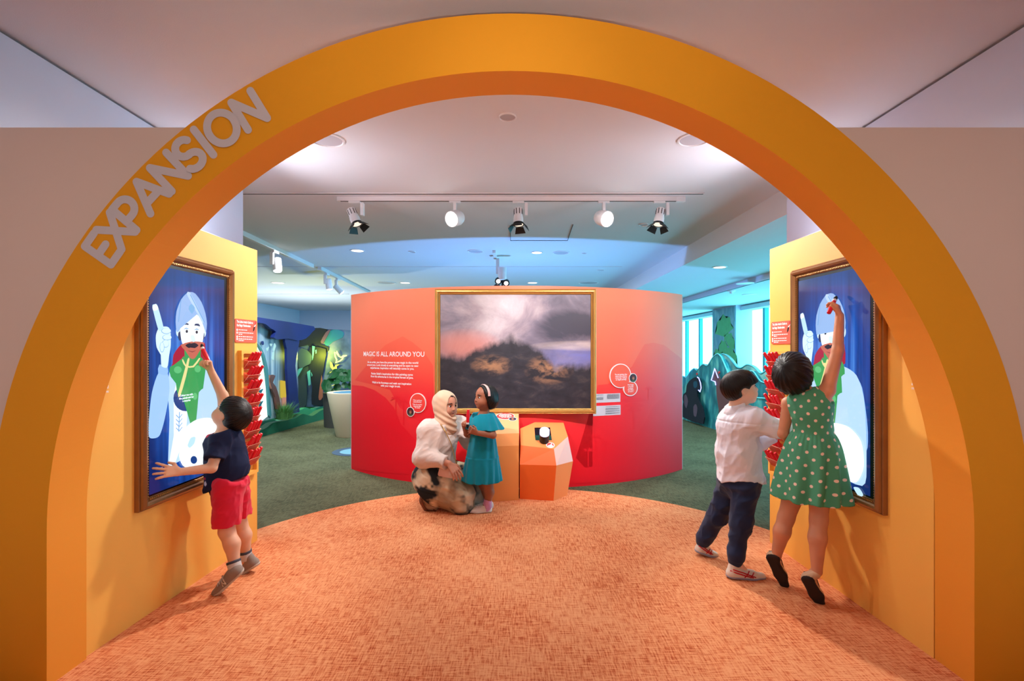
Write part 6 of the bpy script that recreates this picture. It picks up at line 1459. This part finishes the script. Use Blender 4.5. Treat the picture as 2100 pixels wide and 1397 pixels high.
def girl_green():
    pe = person('girl in a green polka-dot dress on tiptoe reaching up to the right screen', onfloor(1660, 1235))
    H = Head(J(1628, 765, 2.80), (.58, .66, .42), (-.42, -.30, .86), .222)
    neck = J(1648, 806, 2.775); chest = J(1662, 836, 2.765); waist = J(1668, 890, 2.76); pel = J(1662, 940, 2.76)
    rsh, rel, rwr = J(1697, 800, 2.70), J(1718, 718, 2.70), J(1722, 648, 2.715)
    lsh, lel, lwr = J(1618, 828, 2.83), J(1606, 890, 2.85), J(1622, 908, 2.97)
    rh, rk, ra = J(1682, 975, 2.72), J(1679, 1066, 2.70), J(1675, 1172, 2.66)
    lh, lk, la = J(1640, 975, 2.81), J(1612, 1062, 2.83), J(1592, 1140, 2.845)
    b = Sd(); H.build(b)
    b.chain([H.at(-.14, 0, -.25), neck, chest], [.042, .045, .075], .03); b.chain([chest, waist, pel], [.088, .082, .095], .05)
    b.chain([chest, rsh], [.07, .040], .03); b.chain([chest, lsh], [.07, .040], .03)
    b.chain([rsh, rel, rwr], [.037, .029, .0215], .012); b.chain([lsh, lel, lwr], [.036, .028, .021], .012)
    for h_, k_, a_ in ((rh, rk, ra), (lh, lk, la)):
        cf = k_ * .66 + a_ * .34 + A((-.012, -.014, 0)); b.chain([h_, k_, cf, a_], [.066, .043, .044, .026], .02)
    hand(b, rwr, J(1714, 615, 2.735) - rwr, (-.5, .55, .2), (-.8, 0, .6), .115, (.65, .75, .85, .95), .15, (.5, .8, .4), .0075)
    hand(b, lwr, (.3, .9, -.1), (.6, -.2, 0), (0, 0, 1), .12, (.4,) * 4, .2, (.8, .5, .2), .0075)
    ft = [(J(1651, 1185, 2.645), J(1674, 1225, 2.665), J(1684, 1246, 2.68), ra), (J(1578, 1140, 2.83), J(1600, 1183, 2.85), J(1611, 1208, 2.865), la)]
    for he, ba, to, an in ft: b.chain([an, an * .6 + he * .4 + A((.016, .022, 0)), ba + A((.012, .012, .01))], [.025, .016, .013], .01)
    lo, hi = bounds(H.at(.6, .6, .6), H.at(-.6, -.6, -.6), rwr + A((0, 0, .14)), lwr + A((0, .12, 0)), ft[0][2], ft[1][0], rsh, pad=.07)
    body = sdobj('body', b, lo, hi, .0046, M_skin, pe, H.skin((208, 142, 108), (176, 92, 82))); H.face_parts(body)
    cr = (-.45, .1, .5)
    hs = hood(H, .085, [((.28, 0, .12), (.90, 0, -.42)), ((0, 0, -.36), (.15, 0, -1))], [H.ell(-.20, 0, -.02, .46, .46, .46)], .0042, 26, crown=cr)
    sdobj('hair', hs, H.c - .23, H.c + .23, .0042, M_hair, pe, None, H.hairuv(cr))
    # dress: bodice + gathered skirt
    rv = nrm(A(rsh) - A(lsh)); rv[2] = 0; rv = nrm(rv); fw = np.cross(A((0, 0, 1)), rv)
    seam = J(1667, 888, 2.76); hemc = J(1660, 1021, 2.76)
    t = Sd(); t.chain([neck + A((0, 0, -.03)), chest], [.06, .098], .05); t.chain([chest, waist], [.105, .098], .05)
    t.chain([chest + rv * .03 + A((0, 0, .03)), rsh * .75 + chest * .25], [.07, .046], .04); t.chain([chest - rv * .03 + A((0, 0, .03)), lsh * .75 + chest * .25], [.07, .046], .04)
    t.sub(f_cone(rsh + A((.012, 0, -.035)), rel, .048, .05), .008); t.sub(f_cone(lsh + A((-.004, 0, -.01)), lel, .050, .052), .008)
    t.sub(f_cone(neck + A((0, 0, .0)), H.c, .058, .07), .006)
    t.disp(creases(.005, 13, (.2, 0, 1), .4, 1.0))
    def skirt(p):
        q = p - seam; tz = np.clip((seam[2] - p[:, 2]) / (seam[2] - hemc[2]), 0, 1.1); ax = seam[None] + tz[:, None] * (hemc - seam)[None]
        d = p - ax; a = d @ rv; c = d @ fw; ph_ = np.arctan2(c, a); r = np.sqrt(a * a + (c * 1.12) ** 2)
        R = .104 + .088 * tz ** .6 + (.003 + .017 * tz) * np.sin(ph_ * 9 + 1.5 * np.sin(ph_ * 2 + 2 * tz)) + .003 * np.sin(ph_ * 34) * np.clip(1 - 3 * tz, 0, 1) + .006 * vnoise(p * 14)
        return np.maximum((r - R) * .8, np.maximum(p[:, 2] - seam[2] - .004, hemc[2] - p[:, 2] + .005 * np.sin(ph_ * 9)))
    full = lambda p: smin(t(p), skirt(p), .012)
    shell = lambda p: np.maximum(full(p), -np.maximum(full(p) + .010, np.maximum(p[:, 2] - hemc[2] - .07, -1)))
    def suv(p):
        tz = np.clip((seam[2] - p[:, 2]) / (seam[2] - hemc[2]), 0, 1.1); ax = seam[None] + tz[:, None] * (hemc - seam)[None]; d = p - ax; ph_ = np.arctan2(d @ rv, -(d @ fw)) ; return np.stack([ph_ * (.11 + .06 * tz), p[:, 2] + .002 * np.sin(ph_ * 5), ph_ * 0], 1)
    sdobj('dress', shell, *bounds(neck, hemc - A((.17, .17, 0)), hemc + A((.17, .17, 0)), rsh, lsh, seam, pad=.07), .0046, dot_mat(), pe, None, suv)
    M_fl = mat('champagne_leather', (206, 170, 136), .35); M_ds = mat('dark_sole', (44, 32, 30), .8)
    so = shoes(pe, [(he, ba, to, an * .75 + he * .25 + A((.01, .0, -.005)), (.55, .80, .45)) for he, ba, to, an in ft], M_fl, M_ds, .0042, .031)
    M_trm = mat('black_trim', (24, 20, 20), .6)
    for (o, (fd, up, sv), uf), (he, ba, to, an) in zip(so, ft):
        mid = A(he) * .55 + A(ba) * .45 + up * .045
        q = tube('trim', [Vector(A(he) + fd * .012 + up * .052 + sv * .012), Vector(mid + sv * .033), Vector(A(ba) + up * .045 + sv * .020), Vector(A(ba) + up * .045 - sv * .020), Vector(mid - sv * .033), Vector(A(he) + fd * .012 + up * .052 - sv * .012)], .003, M_trm, None, 5, True); q.parent = o
        q = tube('bow', [Vector(mid + sv * .036 + fd * (.03 + .012 * math.cos(k)) + up * .012 * math.sin(k)) for k in np.linspace(0, 6.0, 8)], .0028, M_trm, None, 5); q.parent = o
    tip = J(1716, 607, 2.76); hb = J(1703, 635, 2.72); d = nrm(hb - tip); brush_proto(orient(Vector(tip), Vector(d)) @ Matrix.Scale(.9, 4), 'red-handled paintbrush held high to the right screen by the polka-dot girl')
    return pe
girl_green(); print('girl_green', _t.time() - _t0)
# ================================================================ woman in beige headscarf, crouching
def woman():
    pe = person('woman in a beige headscarf and white blouse crouching beside the girl in teal', onfloor(920, 1046))
    H = Head(J(916, 831, 4.30), (.80, -.58, -.06), (.03, 0, 1), .222)
    neck = J(911, 868, 4.32); chest = J(903, 900, 4.33); waist = J(896, 945, 4.35); pel = J(893, 975, 4.36)
    rsh, rel, rwr = J(880, 884, 4.25), J(868, 937, 4.19), J(921, 951, 4.07)     # near arm
    lsh, lel, lwr = J(938, 870, 4.45), J(963, 905, 4.47), J(957, 884, 4.33)
    rk, ra = J(945, 1022, 4.20), J(878, 1012, 4.25)                             # kneeling leg
    lk, la = J(977, 972, 4.36), J(975, 1030, 4.38)
    b = Sd(); H.build(b, ears=False)
    b.chain([H.at(-.12, 0, -.25), neck, chest], [.052, .056, .09], .03); b.chain([chest, waist, pel], [.115, .105, .13], .06)
    b.chain([chest, rsh], [.08, .05], .03); b.chain([chest, lsh], [.08, .05], .03)
    b.chain([rsh, rel, rwr], [.047, .038, .026], .012); b.chain([lsh, lel, lwr], [.047, .038, .026], .012)
    b.chain([pel + A((0, -.07, -.02)), rk, ra], [.09, .06, .032], .03); b.chain([pel + A((0, .07, -.02)), lk, la], [.09, .06, .04], .03)
    hand(b, rwr, J(941, 975, 4.03) - rwr, (-.3, .5, -.5), (.9, 0, .5), .165, (.25, .3, .35, .4), .25, (.7, .6, .1), .0088)
    hand(b, lwr, J(957, 896, 4.22) - lwr, (.5, -.6, .2), (0, 0, 1), .15, (.5, .55, .6, .65), .2, (.6, .6, .3), .0085)
    ft = [(J(864, 1010, 4.26), J(871, 1040, 4.25), J(884, 1051, 4.24), ra), (J(960, 1042, 4.36), J(985, 1044, 4.36), J(1000, 1044, 4.36), la)]
    for he, ba, to, an in ft[1:]: b.chain([an, ba + A((0, 0, .03))], [.035, .025], .02)
    lo, hi = bounds(H.at(.6, .6, .6), H.at(-.6, -.6, -.6), ft[0][0], ft[1][2], rwr, lwr, rsh, lsh, rwr + A((.1, -.08, -.14)), pad=.08)
    body = sdobj('body', b, lo, hi, .0055, M_skin, pe, H.skin((196, 134, 108), (150, 74, 70))); H.face_parts(body)
    # headscarf: shell round the head open at the face, wrapped folds at the neck
    s = Sd(); s.add(H.ell(-.12, 0, .08, .53, .46, .50), .01); s.add(H.ell(-.02, 0, -.30, .40, .38, .34), .06)
    s.chain([A(neck) + A((.02, -.02, .02)), A(neck) + A((.02, -.01, -.03))], [.090, .096], .05)
    s.sub(H.ell(.42, 0, -.03, .36, .285, .44), .02)
    s.sub(Sd().add(H.ell(-.06, 0, .10, .46, .365, .41)).add(H.ell(.10, 0, -.14, .29, .29, .36), .03), .004)
    def wrap(p):
        f, r, u = H.loc(p); return .0045 * np.sin((u * 26 + r * 9 * np.sign(f + .2) + f * 10)) * np.clip((-u - .1) * 3, 0.15, 1) + .008 * vnoise(p * 18)
    s.disp(wrap); sdobj('headscarf', s, H.c - A((.2, .2, .26)), H.c + .2, .0046, cloth_mat('beige_headscarf', (214, 178, 150), .85, 800, .2, .05), pe)
    cap = Sd(); cap.add(H.ell(-.05, 0, .11, .47, .375, .41), .01); cap.cut(lambda p: -((p - H.at(.1, 0, .385)) @ nrm(H.u + H.f * .1)), .004); cap.cut(lambda p: -((p - H.at(.14, 0, .2)) @ H.f), .004)
    sdobj('hair', cap, H.c - .18, H.c + .18, .0046, M_hair, pe, None, H.hairuv())
    # blouse
    t = Sd(); t.chain([neck + A((0, 0, -.04)), chest], [.07, .125], .06); t.chain([chest, waist, J(893, 962, 4.36)], [.140, .140, .155], .06)
    t.add(f_cone(neck + A((0, .03, -.03)), lsh, .075, .078), .05); t.add(f_cone(neck + A((-.02, -.03, -.03)), rsh, .075, .078), .05)
    t.add(sleeve([chest + A((-.03, -.04, .05)), rsh, rel, rwr], [.09, .080, .080, .046], .86, .04), .05); t.add(sleeve([chest + A((.03, .04, .05)), lsh, lel, lwr], [.09, .076, .066, .042], .8, .04), .05)
    t.disp(creases(.016, 8, (.5, 0, 1), .4, 3.0)); t.disp(creases(.007, 19, (.8, 0, .6), .4, 11.0))
    M_bw = cloth_mat('ivory_blouse', (212, 194, 186), .75, 800, .12, .03); bl = sdobj('blouse', t, *bounds(neck, pel, rsh, rel, rwr, lsh, lel, lwr, pad=.19), .0055, M_bw, pe)
    for x, y in ((934, 896), (936, 910)):
        q = lathe('button', [(0, 0), (.008, 0), (.008, .003), (0, .004)], mat('pearl_button', (190, 160, 140), .3), None, orient(P(x, y, 4.20), (.3, -1, 0)), 12); q.parent = bl
    # skirt, tie-dyed
    k = Sd(); k.add(f_ell(J(893, 985, 4.36), (.20, .21, .17)), .01); k.chain([J(895, 985, 4.30), rk, J(950, 1036, 4.19)], [.17, .105, .07], .10)
    k.chain([J(900, 980, 4.42), lk], [.15, .085], .10); k.chain([lk, J(980, 1030, 4.36)], [.085, .09], .06)
    k.chain([J(890, 1000, 4.30), J(885, 1010, 4.27)], [.14, .09], .08); k.chain([J(905, 1012, 4.26), J(955, 1043, 4.20)], [.10, .05], .06)
    k.cut(lambda p: .004 - p[:, 2], .004); k.cut(f_half(J(862, 1006, 4.25), (-.67, 0, -.74)), .01); k.cut(f_half(J(893, 950, 4.36), (0, 0, 1)), .01)
    k.disp(creases(.018, 7, (1, 0, -.5), .4, 6.0)); k.disp(creases(.007, 17, (1, 0, -.6), .35, 2.0))
    dk, md, lt, tl = A(lin((34, 38, 42))), A(lin((164, 140, 112))), A(lin((214, 194, 164))), A(lin((150, 190, 200)))
    def dye(p):
        n1 = vnoise(p * A((10, 10, 8)) + 9.6) + .45 * vnoise(p * 17 + 1.7) + .25 * vnoise(p * 40); n2 = vnoise(p * 7 + 20) + .4 * vnoise(p * 18)
        m2 = np.clip(n2 * 3 + .5, 0, 1)[:, None]; c = lt * (1 - m2) + md * m2; w_ = np.clip((n1 + .01) * 5, 0, 1)[:, None]; c = c * (1 - w_) + dk * w_
        x = np.clip((p[:, 0] - J(965, 1000, 4.3)[0]) * 12, 0, .8)[:, None]; return c * (1 - x * .7) + tl * x * .7
    sdobj('skirt', k, *bounds(pel, rk, lk, ra, la, J(955, 1043, 4.2), J(990, 1030, 4.36), pad=.20), .0055, M_clothc, pe, dye)
    M_bt, M_bs = mat('tan_suede_boot', (176, 140, 108), .85, bump=.3, bscale=600), mat('brown_boot_sole', (120, 70, 44), .7)
    shoes(pe, [(*ft[1][:3], J(968, 1028, 4.37), (0, 0, 1))], M_bt, M_bs, .0048, .036)
    bt = Sd(); bt.chain([J(873, 1004, 4.25), J(873, 1026, 4.25), J(879, 1037, 4.25), J(892, 1040, 4.235)], [.041, .044, .042, .033], .03); bt.cut(lambda p: .003 - p[:, 2], .004)
    nv = nrm((-.85, 0, -.52)); bo = sdobj('boot', bt, *bounds(J(864, 1000, 4.25), J(900, 1046, 4.25), pad=.08), .0048, M_bt, pe)
    sl = lambda p: np.maximum(np.maximum(bt(p) - .0045, .0055 - bt(p + nv * .012)), np.maximum(-p[:, 2] + .001, p[:, 2] - J(870, 1003, 4.25)[2])); q = sdobj('sole', sl, *bounds(J(864, 1000, 4.25), J(900, 1046, 4.25), pad=.08), .0042, M_bs); q.parent = bo
    # small bag on a gold chain
    bag = thing('handbag', 'small blush handbag on a thin gold strap at the crouching woman\'s hip', 'bag', J(916, 978, 4.10))
    FBG = Frame(P(897, 976, 4.13), (P(939, 984, 4.06) - P(897, 976, 4.13)), (.25, .1, 1)); wb = .18; hb = .095
    def bp_(nm, pts, c0, c1, m): keep(prism(nm, pts, FBG, c0, c1, m), bag)
    M_bg = mat('blush_leather', (222, 186, 172), .45); bp_('bag_body', rrect(0, 0, wb, hb, .018), -.035, 0.0, M_bg); bp_('bag_flap', rrect(.004, hb * .38, wb - .004, hb + .002, .015), 0.0, .006, M_bg); bp_('clasp', circ(.016, 20, wb * .66, hb * .42), .005, .012, mat('pale_clasp', (232, 206, 196), .3))
    keep(tube('strap', [FBG(wb * .9, hb, -.01), P(933, 940, 4.13), P(925, 910, 4.145), P(914, 886, 4.165), P(905, 872, 4.20), P(900, 868, 4.26)], .0045, mat('gold_chain', (170, 130, 70), .35, .8), None, 6), bag)
    return pe
woman(); print('woman', _t.time() - _t0)

# ================================================================ girl in teal dress, centre
def girl_teal():
    pe = person('small girl in a teal dress with a pink headband holding a red brush', onfloor(990, 1050))
    H = Head(J(994, 815, 4.20), (-.86, -.50, .02), (-.02, 0, 1), .205)
    neck = J(992, 850, 4.21); chest = J(991, 872, 4.21); waist = J(990, 920, 4.21); pel = J(991, 955, 4.21)
    lsh, lel, lwr = J(1006, 869, 4.145), J(1011, 893, 4.09), J(978, 888, 4.02)       # near arm
    rsh, rel, rwr = J(975, 862, 4.29), J(958, 890, 4.26), J(951, 870, 4.14)
    lk, la = J(1001, 994, 4.18), J(1000, 1033, 4.19); rk, ra = J(992, 994, 4.27), J(1000, 1030, 4.30)
    b = Sd(); H.build(b)
    b.chain([H.at(-.12, 0, -.25), neck, chest], [.038, .040, .065], .03); b.chain([chest, waist, pel], [.08, .08, .085], .05)
    b.chain([chest, lsh], [.06, .033], .03); b.chain([chest, rsh], [.06, .033], .03)
    b.chain([lsh, lel, lwr], [.033, .028, .021], .012); b.chain([rsh, rel, rwr], [.035, .029, .021], .012)
    b.chain([pel + A((.02, -.04, -.03)), lk, lk * .6 + la * .4 + A((.012, 0, 0)), la], [.065, .042, .041, .027], .02); b.chain([pel + A((0, .04, -.03)), rk, rk * .6 + ra * .4 + A((.012, 0, 0)), ra], [.065, .042, .041, .027], .02)
    hand(b, lwr, J(958, 880, 3.98) - lwr, (.1, .95, .1), (0, 0, 1), .105, (.75, .8, .85, .9), .12, (.7, .6, .3), .0072)
    hand(b, rwr, J(960, 857, 4.03) - rwr, (.3, .3, -.9), (-.3, -.9, 0), .10, (.8, .85, .9, .95), .12, (.5, .8, .5), .0072)
    ft = [(J(1009, 1050, 4.20), J(978, 1052, 4.18), J(961, 1051.5, 4.17), la), (J(1012, 1042, 4.31), J(985, 1042, 4.29), J(968, 1042, 4.28), ra)]
    for he, ba, to, an in ft: b.chain([an, an * .5 + ba * .5, ba + A((0, 0, .02))], [.025, .017, .014], .01)
    lo, hi = bounds(H.at(.6, .6, .6), H.at(-.6, -.6, -.6), lwr - A((.1, .05, 0)), rwr, ft[0][2], ft[1][0], lsh, rsh, pad=.07)
    body = sdobj('body', b, lo, hi, .0046, M_skin, pe, H.skin((160, 100, 74), (132, 66, 58))); H.face_parts(body)
    cr = (-.2, 0, .5)
    hs = hood(H, .06, [((.24, 0, .22), (.82, 0, -.42)), ((0, 0, -.50), (.0, 0, -1)), ((.16, 0, -.2), (1, 0, -.05))], [H.ell(-.18, 0, -.12, .44, .44, .46)], .0018, 40, crown=cr)
    hs.sub(H.ell(.34, 0, -.12, .30, .32, .40), .03)
    sdobj('hair', hs, H.c - .2, H.c + .2, .0042, M_hair, pe, None, H.hairuv(cr))
    band = [Vector(H.at(.06 - .05 * abs(math.cos(a)), .425 * math.cos(a), .08 + .440 * math.sin(a))) for a in np.linspace(.0, PI, 18)]
    v = []; f = []
    for i, p in enumerate(band):
        n_ = (A(p) - H.at(.02, 0, .08)); n_ = nrm(n_)
        for wv, hv in ((-.055, .0), (.055, .0), (.05, .02), (-.05, .02)): v.append(Vector(A(p) + H.f * wv * H.H + n_ * (hv + .012) * H.H))
    for i in range(len(band) - 1):
        for q in range(4): f.append((i * 4 + q, i * 4 + (q + 1) % 4, (i + 1) * 4 + (q + 1) % 4, (i + 1) * 4 + q))
    o = meshobj('headband', v, f, mat('pink_headband', (228, 178, 172), .6), None, True); keep(o, pe)
    # dress with cape collar and tiered hem
    M_te = cloth_mat('teal_linen', (8, 136, 158), .85, 700, .3, .12)
    top = J(991, 862, 4.21); tier = J(989, 938, 4.21); hem = J(988, 985, 4.21)
    def cone_part(c0, c1, r0, r1, nf, amp, ph0):
        def fn(p):
            tz = (c0[2] - p[:, 2]) / (c0[2] - c1[2]); tc = np.clip(tz, 0, 1); d = p - (c0 + tc[:, None] * (c1 - c0)); ph_ = np.arctan2(d[:, 1], d[:, 0]); r = np.sqrt(d[:, 0] ** 2 + (d[:, 1] * 1.1) ** 2)
            R = r0 + (r1 - r0) * tc + amp * (.3 + tc) * np.sin(ph_ * nf + ph0 + 1.2 * np.sin(2 * ph_ + tc * 2)) + .005 * vnoise(p * 16)
            return np.maximum((r - R) * .85, np.maximum(p[:, 2] - c0[2], c1[2] - p[:, 2] + .004 * np.sin(ph_ * nf + ph0)))
        return fn
    sk = Sd(); sk.chain([neck + A((0, 0, -.035)), chest], [.055, .085], .05); sk.add(cone_part(top, tier, .080, .135, 8, .005, 0), .03); sk.add(cone_part(tier + A((0, 0, .006)), hem, .140, .172, 13, .008, 1), .008)
    sk.sub(f_cone(neck + A((-.01, -.01, .0)), H.c, .05, .06), .006)
    sk.sub(f_ell(neck + H.f * .062 + A((0, 0, -.004)), (.045, .045, .052)), .008)
    full = lambda p: sk(p)
    shell = lambda p: np.maximum(full(p), -np.maximum(full(p) + .010, p[:, 2] - hem[2] - .06))
    dr = sdobj('dress', shell, *bounds(neck, hem - A((.2, .2, 0)), hem + A((.2, .2, 0)), pad=.06), .005, M_te, pe)
    cp = Sd(); cp.add(cone_part(J(991, 847, 4.21), J(994, 879, 4.195), .092, .168, 9, .009, 2), .01); cp.sub(f_cone(neck + A((-.012, -.012, -.03)), H.c, .052, .065), .006)
    cp.sub(f_ell(neck + H.f * .062 + A((0, 0, -.004)), (.045, .045, .052)), .008)
    cp2 = cp
    q = sdobj('flutter_collar', cp2, *bounds(neck, J(991, 890, 4.2), chest - .1, chest + .1, pad=.08), .0046, M_te); q.parent = dr
    M_sk = mat('lilac_sock', (206, 150, 190), .9, bump=.5, bscale=400)
    for an, kn in ((la, lk), (ra, rk)):
        d = nrm(kn - an); so = Sd(); so.add(f_cone(an - d * .04, an + d * .045, .036, .034), .01); so.cut(f_half(an + d * .04, d), .004); so.disp(folds(.006, 50, None, .3)); sdobj('sock', so, *bounds(an, pad=.09), .0046, M_sk, pe)
    M_ws = mat('white_sneaker', (232, 222, 216), .5)
    sh = shoes(pe, [(he, ba, to, an - A((0, 0, .008)), (0, 0, 1)) for he, ba, to, an in ft], M_ws, mat('white_rubber', (214, 206, 200), .6), .0042, .034)
    for (o, (fd, up, sv), uf), (he, ba, to, an) in zip(sh, ft):
        for k_ in range(3):
            c = A(he) * (.5 - .09 * k_) + A(to) * (.5 + .09 * k_) + up * .10; q = tube('lace', [Vector(drop(uf, c + sv * w_, -up) + up * .002) for w_ in (-.022, -.01, 0, .01, .022)], .0035, M_ws, None, 5); q.parent = o
    tip = J(958.5, 879, 3.985); tp = J(960.5, 842, 3.985); d = nrm(tp - tip); brush_proto(orient(Vector(tip), Vector(d)), 'red-handled paintbrush held upright by the girl in teal')
    return pe
girl_teal(); print('girl_teal', _t.time() - _t0)
